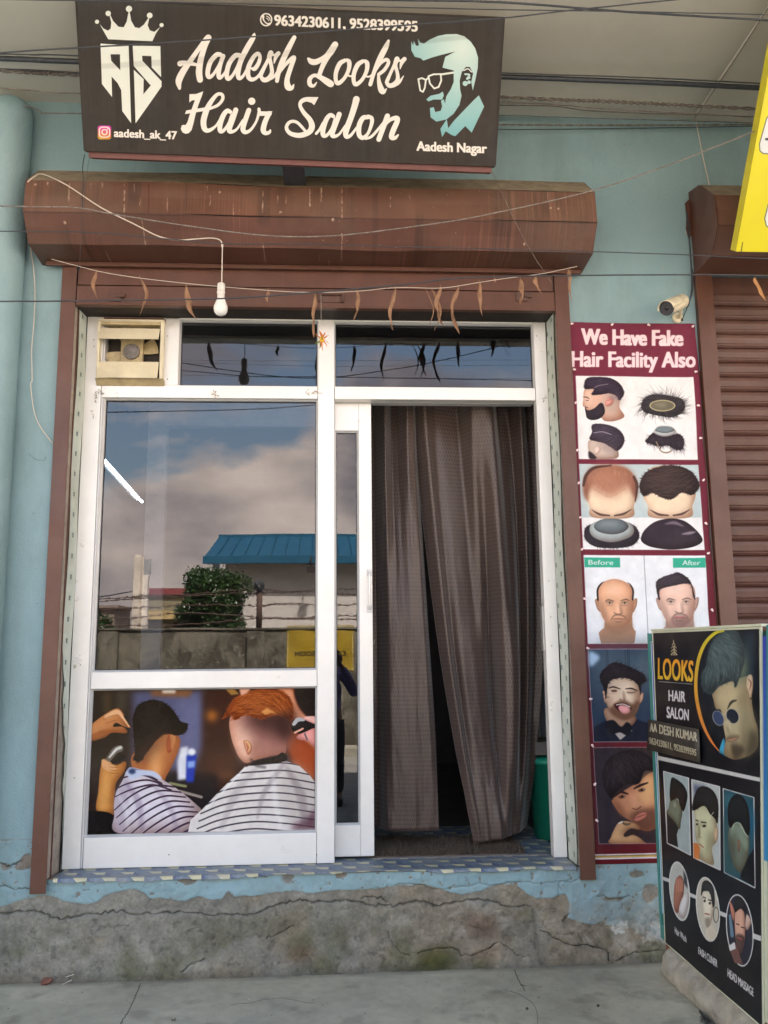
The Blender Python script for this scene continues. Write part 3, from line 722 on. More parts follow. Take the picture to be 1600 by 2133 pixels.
for p, w_, cc, a_ in (([(300, 560), (360, 650), (380, 790)], 36, (120, 100, 130), .35), ([(430, 560), (520, 680), (560, 800)], 30, (130, 112, 140), .3), ([(250, 600), (300, 700), (310, 800)], 22, (255, 255, 255), .35), ([(960, 480), (860, 600), (780, 780)], 40, (150, 140, 146), .3), ([(1110, 480), (1180, 620), (1200, 780)], 46, (130, 118, 122), .4), ([(1040, 500), (1050, 640), (1080, 780)], 30, (255, 255, 255), .35)): c.line(p, [w_ * .4, w_, w_ * .6], cc, a=a_, soft=16)
for p in ([(930, 440), (955, 470), (1000, 480)], [(1060, 440), (1100, 420), (1112, 445)]): c.line(p, 14, (60, 50, 56), a=.5, soft=8)
c.a = np.clip((c.a - .5) * 1.12 + .47, 0, 1)
c.grain(0.05, 30, 3)
IMG_PIC = c.image('window_picture_print')
# ------------------------------------------------------------------ the tall wine-red banner
BX0, BX1, BZ0, BZ1 = 1.190, 1.838, 0.536, 3.136
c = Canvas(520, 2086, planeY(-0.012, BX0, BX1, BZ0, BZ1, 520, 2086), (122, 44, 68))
c.a *= (1 - np.linspace(0, 1, c.h)[:, None, None] * np.array([0.18, 0.45, 0.5]))  # pinker towards the top: glare put into the banner colour
W1 = (244, 244, 246)
c.fr(1180, 660, 0.2344)
PK = (250, 226, 232)
c.text('We Have Fake', 137, 240, 1030, 255, 132, PK, bold=9)
c.text('Hair Facility Also', 50, 440, 1140, 447, 132, PK, bold=7.5)
c.poly([(83, 522), (1125, 537), (1168, 1270), (110, 1263)], W1)
SK = (222, 178, 158)
# bearded profile
c.sp([(165, 640), (150, 730), (145, 790), (165, 805), (175, 850), (200, 860), (300, 890), (345, 925), (430, 925), (515, 885), (470, 800), (480, 700), (400, 640), (260, 620)], SK)
c.sp([(180, 640), (240, 660), (230, 760), (180, 800), (160, 740)], (236, 198, 178), soft=12, a=.8); c.sp([(330, 700), (480, 690), (470, 790), (400, 880), (340, 820)], (190, 170, 160), soft=26, a=.8)
c.sp([(165, 805), (190, 830), (250, 810), (300, 765), (330, 780), (342, 850), (300, 900), (235, 916), (185, 900), (172, 860)], (44, 34, 48))
c.line([(150, 712), (185, 715), (205, 728)], [5, 9, 4], (50, 36, 40)); c.line([(172, 742), (195, 742)], [4, 7], (50, 36, 40)); c.line([(163, 800), (190, 806)], 6, (60, 40, 48))
c.sp([(345, 755), (375, 715), (415, 725), (418, 765), (380, 795), (350, 790)], (222, 156, 144)); c.line([(365, 745), (395, 735), (395, 770), (365, 778)], 5, (160, 100, 96))
c.hair([(165, 640), (160, 590), (180, 548), (230, 535), (320, 535), (400, 548), (470, 590), (508, 650), (508, 695), (470, 740), (440, 700), (380, 680), (300, 690), (225, 690), (245, 640)], (50, 38, 56), (96, 80, 104), 70, ang=15, ln=60, w=4, a=.5)
c.line([(250, 630), (290, 610), (370, 597)], 4, (190, 170, 180)); c.poly([(360, 690), (470, 700), (470, 745), (400, 730)], (120, 106, 118), soft=16, a=.6)
# wig seen from below
c.hair([(665, 790), (690, 730), (760, 690), (860, 690), (960, 710), (1030, 730), (1055, 790), (1030, 850), (940, 890), (840, 880), (740, 860), (690, 840)], (48, 42, 48), (90, 84, 90), 80, ang=lambda p: math.degrees(math.atan2(-(p[1] - 785), p[0] - 860)) + 35, ln=90, w=5, a=.7, out=1)
c.ell(855, 787, 116, 52, (186, 176, 140)); c.ell(855, 787, 104, 42, (112, 106, 88)); c.ell(840, 780, 60, 20, (134, 128, 110), soft=10)
# second head, from behind
c.sp([(200, 1100), (195, 1180), (205, 1230), (230, 1258), (440, 1258), (460, 1190), (400, 1130), (280, 1080)], (206, 184, 172)); c.sp([(200, 1195), (240, 1215), (270, 1258), (205, 1258)], (52, 40, 46), soft=4)
c.sp([(250, 1180), (270, 1150), (302, 1160), (300, 1195), (265, 1222)], (240, 214, 206))
c.hair([(230, 1020), (226, 970), (260, 950), (350, 955), (440, 985), (500, 1040), (515, 1100), (490, 1160), (450, 1190), (400, 1160), (330, 1120), (215, 1090), (215, 1060)], (56, 46, 62), (120, 104, 130), 70, ang=20, ln=60, w=4, a=.5)
c.line([(245, 1030), (320, 1020), (400, 1045)], 5, (190, 180, 196)); c.poly([(300, 1110), (450, 1170), (420, 1230), (320, 1170)], (140, 122, 124), soft=26, a=.6)
# net cap wig
c.hair([(705, 1110), (730, 1070), (780, 1030), (900, 1050), (1000, 1040), (1045, 1090), (1035, 1170), (980, 1180), (900, 1140), (830, 1150), (760, 1130)], (40, 30, 40), (86, 70, 86), 80, ang=-70, ln=60, w=5, a=.6, out=1)
c.sp([(775, 1020), (810, 975), (870, 966), (940, 975), (978, 1020), (940, 1050), (870, 1062), (810, 1048)], (196, 204, 208)); c.sp([(790, 1010), (815, 980), (870, 972), (930, 980), (962, 1008), (900, 1030), (840, 1028)], (118, 130, 136))
c.line([(800, 1110), (840, 1190), (900, 1205), (945, 1180)], [10, 10, 14, 8], (150, 130, 110))
# before / after from above
c.poly([(112, 1307), (1172, 1315), (1224, 2073), (147, 2067)], W1); c.poly([(112, 1307), (1172, 1315), (1200, 1783), (132, 1783)], (196, 212, 216))
for (ox, base, hi, full) in ((0, (120, 72, 60), (196, 130, 104), False), (520, (52, 38, 38), (112, 84, 78), True)):
    o = lambda pts: [(x + ox, y) for x, y in pts]
    c.sp(o([(150, 1500), (180, 1400), (250, 1335), (390, 1318), (520, 1340), (600, 1410), (630, 1500), (625, 1600), (600, 1680), (575, 1782), (235, 1782), (205, 1680), (160, 1590)]), (232, 200, 172))
    c.sp(o([(200, 1560), (400, 1500), (580, 1560), (560, 1720), (400, 1760), (240, 1720)]), (250, 226, 196), soft=30, a=.9)
    if not full:
        c.sp(o([(145, 1500), (180, 1400), (250, 1335), (390, 1318), (520, 1340), (600, 1410), (632, 1500), (625, 1620), (585, 1560), (540, 1480), (390, 1440), (250, 1480), (200, 1560), (190, 1640), (155, 1590)]), (136, 84, 66), soft=14, a=.9)
        c.hair(o([(200, 1400), (300, 1340), (480, 1340), (580, 1420), (560, 1500), (470, 1560), (390, 1600), (300, 1560), (210, 1500)]), (176, 120, 96), (226, 176, 146), 110, ang=-90, ln=50, w=3, a=.45, soft=40, dark=(110, 70, 58))
        c.line(o([(150, 1500), (175, 1410), (250, 1340), (400, 1320)]), [22, 30, 26, 12], (84, 52, 46), soft=6); c.line(o([(600, 1420), (628, 1500), (615, 1640)]), [22, 26, 10], (84, 52, 46), soft=6)
    else:
        c.hair([(650, 1500), (690, 1400), (770, 1350), (880, 1322), (1000, 1325), (1100, 1365), (1160, 1440), (1180, 1510), (1120, 1580), (1030, 1560), (930, 1620), (840, 1600), (760, 1560), (700, 1590), (670, 1570)], base, hi, 140, ang=lambda p: 150 + (p[0] - 650) * .12, ln=110, w=6, a=.6, out=0)
    c.line(o([(225, 1715), (300, 1755), (385, 1765)]), [6, 20, 14], (96, 68, 62)); c.line(o([(430, 1765), (510, 1750), (580, 1710)]), [14, 20, 6], (96, 68, 62))
c.hair([(160, 1900), (210, 1850), (400, 1820), (560, 1830), (640, 1900), (640, 1980), (560, 2040), (400, 2055), (250, 2040), (170, 1980)], (44, 36, 46), (80, 68, 84), 60, ang=-60, ln=50, w=5, a=.5, out=1)
c.sp([(205, 1895), (240, 1830), (400, 1795), (560, 1830), (604, 1895), (560, 1960), (400, 2002), (250, 1965)], (170, 180, 182)); c.sp([(245, 1860), (300, 1805), (400, 1792), (500, 1805), (555, 1862), (500, 1915), (400, 1932), (290, 1910)], (100, 110, 116)); c.ell(380, 1840, 90, 24, (140, 150, 156), soft=20)
c.sp([(665, 1960), (700, 1890), (790, 1820), (920, 1792), (1040, 1810), (1140, 1880), (1205, 1970), (1180, 2020), (1080, 2055), (920, 2068), (760, 2045), (680, 2005)], (50, 38, 50)); c.line([(880, 1840), (960, 1830), (1040, 1860)], [10, 30, 10], (120, 104, 116), soft=12); c.line([(1030, 1930), (1100, 1920), (1150, 1910)], [10, 26, 8], (150, 136, 148), soft=10)
# before and after portraits
c.fr(1200, 1140, 0.19685)
c.poly([(77, 82), (1362, 88), (1420, 1020), (125, 1022)], (240, 244, 250)); c.line([(722, 86), (770, 1022)], 4, (70, 70, 76), smooth=False)
GR = (52, 176, 146)
c.poly([(84, 108), (466, 110), (470, 212), (90, 212)], GR); c.poly([(1025, 114), (1364, 112), (1366, 216), (1028, 216)], GR)
c.text('Before', 130, 184, 395, 186, 50, W1, bold=1); c.text('After', 1126, 188, 1312, 189, 50, W1, bold=1)
def portrait(ox, oy, skin, bald):
    o = lambda pts: [(x + ox, y + oy) for x, y in pts]
    sh = tuple(v * .78 for v in skin); dk = tuple(v * .42 for v in skin)
    c.poly(o([(240, 905), (262, 880), (300, 850), (306, 740), (596, 740), (600, 840), (618, 872), (634, 890), (622, 1000), (612, 1018), (268, 1018), (250, 960)]), sh); c.poly(o([(300, 790), (440, 880), (600, 790), (600, 850), (440, 930), (300, 850)]), tuple(v * .62 for v in skin), soft=22, a=.7)
    c.sp(o([(200, 560), (225, 545), (250, 600), (262, 680), (230, 660), (210, 610)]), sh); c.sp(o([(648, 545), (622, 545), (600, 600), (600, 690), (630, 650), (646, 600)]), sh)
    c.sp(o([(235, 560), (235, 440), (290, 370), (400, 335), (520, 365), (600, 440), (612, 560), (600, 700), (570, 790), (500, 850), (440, 862), (370, 840), (300, 770), (262, 690)]), skin)
    c.sp(o([(290, 440), (400, 380), (540, 430), (560, 520), (400, 540), (290, 520)]), tuple(min(255, v * 1.1) for v in skin), soft=40, a=.8)
    c.sp(o([(250, 560), (290, 600), (330, 760), (290, 740), (258, 660)]), sh, soft=20, a=.7); c.sp(o([(350, 790), (440, 760), (530, 790), (500, 850), (440, 862), (380, 840)]), tuple(v * .7 for v in skin), soft=20, a=.65)
    for x0 in (310, 470):
        c.line(o([(x0, 575), (x0 + 30, 556), (x0 + 90, 570)] if x0 == 310 else [(x0 + 5, 566), (x0 + 60, 550), (x0 + 100, 568)]), [8, 14, 8], dk, a=.8)
        c.ell(x0 + ox + 45, 590 + oy, 30, 9, (240, 226, 214)); c.ell(x0 + ox + 46, 590 + oy, 11, 9, (60, 46, 40)); c.line(o([(x0 + 14, 588), (x0 + 45, 578), (x0 + 78, 588)]), 6, dk)
    c.line(o([(455, 600), (465, 660), (475, 690)]), [6, 12, 8], sh, soft=6); c.line(o([(400, 690), (430, 706), (470, 705), (492, 690)]), [8, 12, 12, 8], dk, a=.7, soft=3); c.sp(o([(420, 600), (450, 600), (462, 690), (430, 700)]), tuple(min(255, v * 1.1) for v in skin), soft=12, a=.8)
    c.line(o([(370, 770), (400, 725), (450, 715), (510, 730), (535, 765)]), [10, 18, 18, 18, 8], dk, a=.55, soft=8); c.line(o([(390, 760), (450, 756), (520, 762)]), [5, 9, 5], (120, 60, 56)); c.line(o([(410, 780), (450, 792), (490, 782)]), [8, 16, 8], dk, a=.4, soft=6)
    for ex_ in (355, 515): c.ell(ex_ + ox, 582 + oy, 46, 22, tuple(v * .55 for v in skin), soft=12, a=.38); c.ell(ex_ + ox, 616 + oy, 40, 9, tuple(v * .6 for v in skin), soft=6, a=.3)
    c.poly(o([(466, 590), (482, 600), (500, 690), (480, 706), (470, 660)]), tuple(v * .66 for v in skin), soft=9, a=.55); c.ell(445 + ox, 640 + oy, 9, 46, (255, 240, 224), soft=8, a=.35); c.ell(418 + ox, 700 + oy, 7, 4, dk, a=.6); c.ell(470 + ox, 702 + oy, 7, 4, dk, a=.6)
    c.poly(o([(560, 620), (606, 600), (592, 740), (540, 820), (520, 740)]), tuple(v * .66 for v in skin), soft=26, a=.5); c.poly(o([(262, 620), (300, 640), (330, 760), (350, 820), (296, 770)]), tuple(v * .7 for v in skin), soft=22, a=.45); c.ell(400 + ox, 460 + oy, 80, 40, (255, 244, 230), soft=30, a=.3)
    if bald:
        c.line(o([(232, 560), (228, 450), (262, 390), (300, 362)]), [18, 20, 14, 3], (34, 28, 32)); c.line(o([(600, 555), (606, 460), (580, 400), (545, 370)]), [16, 18, 12, 3], (34, 28, 32))
portrait(0, 0, (226, 172, 138), True); portrait(650, -12, (236, 194, 176), False)
c.hair([(852, 370), (930, 310), (1030, 280), (1080, 266), (1150, 300), (1215, 370), (1262, 540), (1240, 520), (1215, 400), (1150, 385), (1040, 405), (930, 430), (885, 460), (890, 560), (865, 500)], (52, 42, 52), (110, 100, 116), 70, ang=20, ln=80, w=5, a=.5)
c.sp([(1010, 740), (1100, 715), (1190, 740), (1200, 790), (1110, 850), (1020, 810)], (120, 90, 90), soft=12, a=.5); c.line([(1030, 725), (1100, 740), (1180, 718)], [5, 12, 5], (200, 120, 120))
# tongue-out portrait
c.poly([(127, 1078), (1420, 1074), (1480, 2056), (185, 2060)], (44, 62, 86)); c.poly([(127, 1078), (1420, 1074), (1440, 1500), (150, 1500)], (86, 106, 122), soft=110, a=.9)
for xx in (318, 336, 520, 545, 560): c.line([(xx, 1085), (xx + 8, 1320)], 6, (40, 54, 70), smooth=False)
c.sp([(135, 1110), (200, 1120), (248, 1160), (230, 1200), (150, 1260)], (176, 206, 236), soft=14); c.poly([(185, 1900), (330, 1830), (640, 1820), (800, 1870), (900, 2058), (185, 2058)], (26, 32, 50), soft=6); c.poly([(380, 1930), (470, 2040), (600, 1940), (500, 1900)], (190, 180, 176)); 
c.sp([(290, 1560), (285, 1520), (315, 1540), (322, 1650), (300, 1620)], (216, 172, 146)); c.sp([(672, 1560), (712, 1540), (705, 1610), (675, 1650)], (216, 172, 146)); c.sp([(320, 1700), (620, 1780), (600, 1880), (470, 1930), (330, 1840)], (176, 140, 116))
c.sp([(345, 1440), (430, 1380), (560, 1390), (655, 1460), (680, 1560), (670, 1660), (630, 1760), (540, 1825), (450, 1810), (370, 1740), (330, 1660), (318, 1560)], (234, 206, 180)); c.sp([(480, 1440), (560, 1430), (600, 1560), (540, 1650), (490, 1600)], (250, 230, 206), soft=26, a=.8)
c.sp([(318, 1600), (360, 1700), (400, 1660), (500, 1615), (600, 1660), (640, 1620), (672, 1640), (630, 1770), (540, 1830), (450, 1812), (360, 1740)], (110, 74, 56), soft=12, a=.92)
c.sp([(405, 1660), (500, 1650), (585, 1690), (560, 1750), (500, 1760), (440, 1720)], (70, 26, 30)); c.sp([(450, 1700), (480, 1670), (560, 1690), (575, 1740), (530, 1765), (480, 1750)], (240, 170, 170)); c.line([(430, 1668), (500, 1660), (575, 1690)], 10, (245, 240, 235))
c.line([(350, 1490), (400, 1478), (470, 1500)], [10, 16, 8], (40, 28, 28)); c.line([(525, 1498), (590, 1495), (650, 1520)], [8, 16, 10], (40, 28, 28)); c.ell(405, 1520, 32, 11, (70, 50, 46)); c.line([(540, 1535), (590, 1540), (630, 1530)], 8, (70, 46, 40))
c.hair([(262, 1340), (320, 1270), (400, 1220), (500, 1240), (620, 1290), (720, 1350), (735, 1420), (690, 1450), (685, 1560), (650, 1450), (560, 1390), (440, 1385), (350, 1430), (320, 1600), (300, 1500), (260, 1410)], (32, 26, 34), (70, 62, 76), 90, ang=30, ln=70, w=5, a=.5, out=1)
c.poly([(492, 1520), (512, 1530), (530, 1600), (505, 1622), (492, 1590)], (170, 128, 104), soft=9, a=.7); c.ell(470, 1612, 9, 5, (110, 66, 52)); c.ell(515, 1614, 9, 5, (110, 66, 52)); c.ell(485, 1560, 9, 42, (255, 238, 214), soft=8, a=.5); c.poly([(330, 1560), (370, 1580), (400, 1650), (350, 1690)], (170, 130, 104), soft=24, a=.6); c.poly([(620, 1540), (680, 1520), (672, 1640), (630, 1640)], (160, 120, 96), soft=24, a=.6); c.ell(402, 1518, 44, 22, (140, 100, 82), soft=12, a=.4); c.ell(590, 1532, 48, 20, (140, 100, 82), soft=12, a=.45)
c.sp([(320, 1850), (400, 1830), (480, 1900), (540, 1850), (590, 1900), (560, 2000), (470, 1960), (380, 1980), (320, 1920)], (20, 20, 32), soft=4)
for q in ([(127, 1078), (1420, 1074)], [(127, 1078), (185, 2060)], [(185, 2060), (1480, 2056)]): c.line(q, 5, (206, 190, 196), smooth=False)
# thinking portrait
c.fr(1200, 1540, 0.1375)
c.poly([(262, 125), (1900, 118), (1960, 1578), (345, 1582)], (56, 42, 46)); c.poly([(262, 125), (600, 125), (640, 1580), (345, 1582)], (50, 44, 56), soft=60, a=.8)
c.sp([(540, 920), (620, 860), (760, 760), (960, 640), (1150, 500), (1300, 560), (1340, 800), (1330, 1100), (1260, 1300), (1120, 1390), (980, 1370), (880, 1270), (700, 1160), (600, 1040)], (206, 142, 106)); c.sp([(1000, 620), (1150, 520), (1230, 640), (1210, 900), (1100, 1000), (980, 900)], (240, 190, 130), soft=70, a=.8)
c.sp([(830, 860), (900, 840), (960, 1000), (1000, 1020), (930, 1060), (860, 1050)], (228, 164, 128), soft=26, a=.8); c.sp([(560, 940), (640, 960), (760, 1140), (700, 1160), (600, 1040)], (150, 92, 66), soft=30, a=.7)
c.hair([(540, 900), (440, 760), (400, 560), (440, 380), (560, 240), (760, 170), (960, 180), (1120, 270), (1200, 420), (1180, 480), (1040, 480), (980, 640), (900, 690), (780, 680), (620, 790), (560, 880)], (36, 28, 34), (104, 92, 98), 130, ang=lambda p: -60 + (p[0] - 800) * .06, ln=150, w=9, a=.5)
for (x0, y0) in ((600, 860), (900, 760)):
    c.line([(x0 - 20, y0 - 10), (x0 + 80, y0 - 60), (x0 + 190, y0 - (30 if x0 < 800 else 100))], [20, 40, 22], (50, 30, 28), soft=6); c.ell(x0 + 100, y0 + 10, 56, 24, (90, 56, 46), rot=-14, soft=8); c.ell(x0 + 105, y0 + 8, 18, 18, (24, 16, 16)); c.ell(x0 + 130, y0, 7, 7, (240, 230, 220))
c.sp([(820, 1170), (900, 1090), (1000, 1060), (1120, 1040), (1230, 1070), (1230, 1300), (1120, 1390), (980, 1370), (880, 1270)], (96, 58, 46), soft=36, a=.8); c.sp([(880, 1200), (960, 1130), (1030, 1110), (1080, 1130), (1040, 1190), (930, 1240)], (206, 124, 108), soft=6); c.line([(880, 1200), (970, 1170), (1080, 1135)], 10, (110, 56, 50)); c.line([(860, 1050), (930, 1060), (990, 1020)], 16, (120, 66, 50), soft=8)
c.sp([(525, 1575), (530, 1480), (590, 1340), (640, 1270), (720, 1240), (800, 1245), (900, 1280), (965, 1330), (950, 1370), (850, 1350), (780, 1380), (720, 1450), (760, 1480), (860, 1450), (960, 1490), (1040, 1560), (1040, 1580)], (216, 168, 122)); c.line([(700, 1260), (760, 1290), (830, 1280)], [24, 40, 20], (110, 90, 70)); c.line([(650, 1275), (700, 1250)], 26, (235, 225, 205), soft=6); c.line([(740, 1470), (820, 1420), (960, 1400)], [16, 30, 20], (60, 42, 36), soft=8)
for q in ([(262, 125), (1900, 118)], [(262, 125), (345, 1582)], [(345, 1582), (1960, 1578)]): c.line(q, 6, (206, 180, 186), smooth=False)
for yy, cc in ((1752, (236, 226, 226)), (1775, (150, 130, 60)), (1790, (226, 190, 120)), (1812, (246, 240, 244))): c.line([(285, yy), (2200, yy - 36)], 20, cc, smooth=False)
c.grain(0.05, 26, 8)
IMG_BAN = c.image('banner_print')

# ------------------------------------------------------------------ the standing board
BD = [np.array(q) for q in (at(1362, 1319, -.12), at(1583, 1310, -.96), at(1589, 2138, -1.0), at(1388, 1963, -.15))]   # TL TR BR BL
c = Canvas(780, 1240, homog([proj(q) for q in BD], 780, 1240), (30, 30, 34))
c.a *= 1 + (fbm(1240, 780, 300, 3, 5)[..., None] - .5) * np.array([.5, .3, .1])
c.fr(1340, 1300, 0.16883)
def vgrad(ya, yb, ca, cb):
    def f(x0, y0, w, h):
        qa = c.P([(600, ya)])[0][1]; qb = c.P([(600, yb)])[0][1]
        t = np.clip((np.arange(y0, y0 + h) - qa) / (qb - qa), 0, 1)[:, None, None]
        return (np.array(ca) * (1 - t) + np.array(cb) * t).astype(np.float32) / 255 * np.ones((1, w, 1), np.float32)
    return f
YG = vgrad(100, 1700, (216, 206, 52), (232, 128, 70))
c.sp([(900, 90), (1000, 60), (1400, 60), (1400, 1800), (1250, 1885), (1120, 1880), (1000, 1820), (900, 1700), (790, 1480), (700, 1200), (670, 800), (700, 500), (790, 250)], (26, 32, 40)); c.poly([(1240, 100), (1400, 80), (1400, 1000), (1300, 900)], (44, 62, 76), soft=40, a=.7)
c.line([(980, 85), (880, 120), (760, 260), (680, 480), (648, 750), (655, 1000), (700, 1250), (760, 1450), (850, 1640), (940, 1770)], [40, 46, 44, 42, 40, 42, 42, 36, 26, 10], YG)
# man with round glasses
c.sp([(940, 1770), (1000, 1600), (1030, 1830), (980, 1810)], (70, 160, 196))
c.sp([(850, 980), (900, 900), (1000, 800), (1200, 780), (1310, 760), (1345, 900), (1350, 1150), (1380, 1350), (1420, 1500), (1420, 1740), (1330, 1840), (1200, 1890), (1090, 1880), (1000, 1800), (1020, 1640), (1000, 1500), (985, 1400), (960, 1220), (900, 1200), (870, 1080)], (184, 172, 136)); c.sp([(900, 1000), (1050, 880), (1150, 1000), (1120, 1150), (960, 1200)], (206, 190, 150), soft=40, a=.8); c.sp([(1190, 1200), (1330, 1200), (1400, 1500), (1400, 1740), (1250, 1850), (1230, 1500)], (150, 142, 112), soft=50, a=.8)
c.sp([(1290, 780), (1330, 735), (1362, 780), (1362, 950), (1330, 1100), (1310, 1000), (1280, 900)], (214, 190, 160)); c.line([(1310, 800), (1340, 860), (1320, 960)], [12, 16, 8], (150, 90, 70), soft=5); c.ell(1335, 1080, 10, 14, (40, 40, 44))
c.poly([(1150, 700), (1280, 300), (1300, 760), (1180, 880)], (120, 140, 116), soft=50, a=.9)
c.hair([(850, 990), (760, 950), (720, 850), (720, 700), (770, 600), (800, 380), (880, 200), (980, 110), (1080, 95), (1160, 110), (1220, 250), (1260, 420), (1240, 620), (1150, 900), (1110, 820), (1000, 860), (920, 900)], (66, 84, 88), (140, 160, 158), 190, ang=lambda p: -70 - (p[1] - 500) * .12, ln=170, w=9, a=.6, dark=(30, 40, 44), out=0)
c.line([(1040, 1210), (1090, 1120), (1150, 1095)], [10, 34, 20], (60, 60, 54), soft=6)
for (gx_, gy_, ra, rb, col1) in ((930, 1330, 62, 104, (60, 76, 110)), (1103, 1312, 74, 104, (34, 44, 56))):
    c.ell(gx_, gy_, ra, rb, col1, rot=-20); c.line([(gx_ + ra * math.cos(t) * .94 + rb * math.sin(t) * .34, gy_ - ra * math.cos(t) * .34 + rb * math.sin(t) * .94) for t in np.linspace(0, 2 * PI, 20)], 7, (180, 182, 180))
c.line([(985, 1290), (1030, 1275)], 8, (180, 182, 180)); c.sp([(1000, 1400), (1060, 1360), (1095, 1480), (1050, 1560), (1020, 1540)], (206, 196, 160), soft=10)
c.poly([(1010, 1420), (1040, 1440), (1085, 1530), (1040, 1560)], (120, 106, 80), soft=16, a=.5); c.poly([(1200, 1420), (1330, 1560), (1300, 1760), (1180, 1700), (1220, 1560)], (110, 100, 78), soft=46, a=.6); c.poly([(1330, 1500), (1430, 1560), (1430, 1800), (1260, 1890), (1290, 1720)], (70, 66, 52), soft=30, a=.75); c.poly([(1150, 1030), (1290, 940), (1310, 1180), (1200, 1200)], (146, 134, 100), soft=36, a=.6)
c.sp([(1020, 1620), (1080, 1570), (1190, 1580), (1150, 1640), (1060, 1650)], (90, 76, 62), soft=12, a=.7); c.line([(1045, 1630), (1110, 1625), (1160, 1605)], [8, 18, 6], (196, 140, 116)); c.sp([(1080, 1700), (1140, 1680), (1260, 1760), (1180, 1880), (1120, 1860)], (70, 62, 50), soft=20, a=.85)
# crest
for p, w in (([(375, 215), (378, 260)], [5, 12]), ([(360, 290), (376, 262), (396, 290)], 8), ([(352, 330), (382, 300), (410, 330)], 9), ([(350, 380), (384, 345), (412, 380)], 10), ([(352, 420), (386, 390), (418, 425)], 12), ([(382, 300), (386, 425)], 10), ([(350, 430), (420, 430)], 8)): c.line(p, w, (206, 190, 150))
LG = vgrad(480, 800, (240, 160, 44), (232, 190, 60)); 
c.text('LOOKS', 195, 758, 610, 810, 285, LG, bold=6)
c.line([(205, 798), (608, 848)], 6, (226, 220, 214), smooth=False)
c.text('HAIR', 320, 1062, 520, 1092, 140, (224, 222, 226), bold=4.5); c.text('SALON', 297, 1288, 564, 1340, 142, (224, 222, 226), bold=4.5)
c.fr(1360, 1600, 0.25)
WB = (206, 208, 206)
c.line([(20, 0), (62, 20), (900, 270)], 34, WB, smooth=False)
c.line([(95, 985), (150, 1010)], 26, WB, smooth=False); c.line([(310, 1130), (370, 1160)], 26, WB, smooth=False); c.line([(560, 1300), (625, 1330)], 30, WB, smooth=False); c.line([(840, 1505), (930, 1545)], 36, WB, smooth=False)
for q, cc in (([(100, 135), (303, 208), (322, 835), (128, 720)], (166, 184, 186)), ([(328, 222), (560, 302), (570, 978), (348, 856)], (186, 196, 194)), ([(590, 320), (853, 418), (857, 1150), (602, 1000)], (44, 84, 98))): c.poly(q, cc); c.line(q + [q[0]], 7, (226, 226, 226), smooth=False)
# photo one: head bowed
c.poly([(122, 470), (190, 520), (240, 560), (205, 660), (216, 760), (130, 718)], (40, 40, 42)); c.sp([(160, 360), (140, 440), (125, 480), (190, 560), (230, 620), (240, 560), (250, 470), (200, 360)], (120, 130, 110)); c.sp([(155, 380), (150, 300), (165, 200), (200, 205), (260, 260), (292, 330), (290, 400), (262, 480), (235, 430), (215, 370), (180, 380)], (36, 36, 36)); c.ell(190, 420, 10, 24, (160, 160, 140))
# photo two: boy with a razor line
c.poly([(345, 740), (400, 750), (400, 880), (350, 856)], (214, 130, 70)); c.poly([(340, 260), (440, 290), (360, 440)], (60, 66, 110), soft=10, a=.6); c.sp([(355, 450), (440, 440), (510, 520), (540, 620), (540, 740), (500, 800), (515, 930), (400, 870), (400, 790), (365, 700), (358, 560)], (204, 206, 170)); c.ell(410, 600, 50, 16, (120, 120, 96), soft=10, a=.5); c.poly([(385, 600), (402, 690), (388, 715), (372, 690)], (150, 150, 118), soft=8, a=.6); c.poly([(470, 640), (520, 700), (500, 800), (440, 860), (450, 760)], (140, 144, 112), soft=20, a=.55)
c.hair([(340, 480), (345, 380), (380, 300), (440, 290), (510, 340), (548, 440), (545, 600), (520, 560), (480, 520), (430, 450)], (40, 40, 40), (80, 84, 80), 40, ang=-50, ln=50, w=4, a=.5)
c.line([(365, 560), (385, 570)], 8, (50, 44, 40)); c.line([(410, 580), (450, 590)], 9, (50, 44, 40)); c.ell(435, 615, 16, 10, (60, 50, 46)); c.ell(376, 595, 9, 9, (60, 50, 46)); c.line([(385, 690), (410, 705)], 5, (150, 120, 100)); c.line([(398, 755), (430, 785)], 8, (170, 96, 84)); c.poly([(384, 600), (400, 612), (404, 690), (386, 706)], (140, 140, 106), soft=7, a=.8); c.line([(470, 560), (510, 510)], 5, (230, 230, 200)); c.sp([(518, 660), (545, 640), (548, 720), (525, 760)], (196, 170, 140))
# photo three: fade seen from behind
c.poly([(595, 560), (700, 600), (700, 1040), (602, 1000)], (58, 92, 96), soft=20); c.ell(650, 430, 50, 40, (80, 140, 150), soft=24, a=.8); c.ell(820, 620, 40, 120, (30, 96, 130), soft=26, a=.8); c.sp([(640, 660), (700, 620), (790, 640), (810, 800), (790, 950), (740, 1020), (680, 960), (650, 860), (635, 760)], (110, 120, 104)); c.sp([(650, 640), (700, 620), (760, 660), (800, 780), (780, 850), (700, 700), (660, 720)], (132, 150, 132), soft=10); c.hair([(630, 560), (640, 440), (700, 380), (770, 420), (812, 540), (815, 700), (790, 720), (740, 620), (690, 610), (650, 650)], (30, 34, 36), (60, 70, 72), 40, ang=-60, ln=60, w=4, a=.5); c.line([(668, 660), (690, 620), (730, 625), (770, 700), (800, 740)], 6, (190, 200, 180)); c.sp([(706, 770), (722, 755), (734, 780), (730, 830), (716, 850)], (132, 108, 92), vol=.5); c.line([(716, 780), (722, 800), (718, 830)], 4, (80, 54, 46), a=.7); c.poly([(640, 700), (690, 760), (690, 940), (650, 880)], (60, 66, 58), soft=22, a=.6); c.poly([(740, 1020), (800, 900), (850, 840), (855, 1140), (730, 1060)], (26, 28, 32))
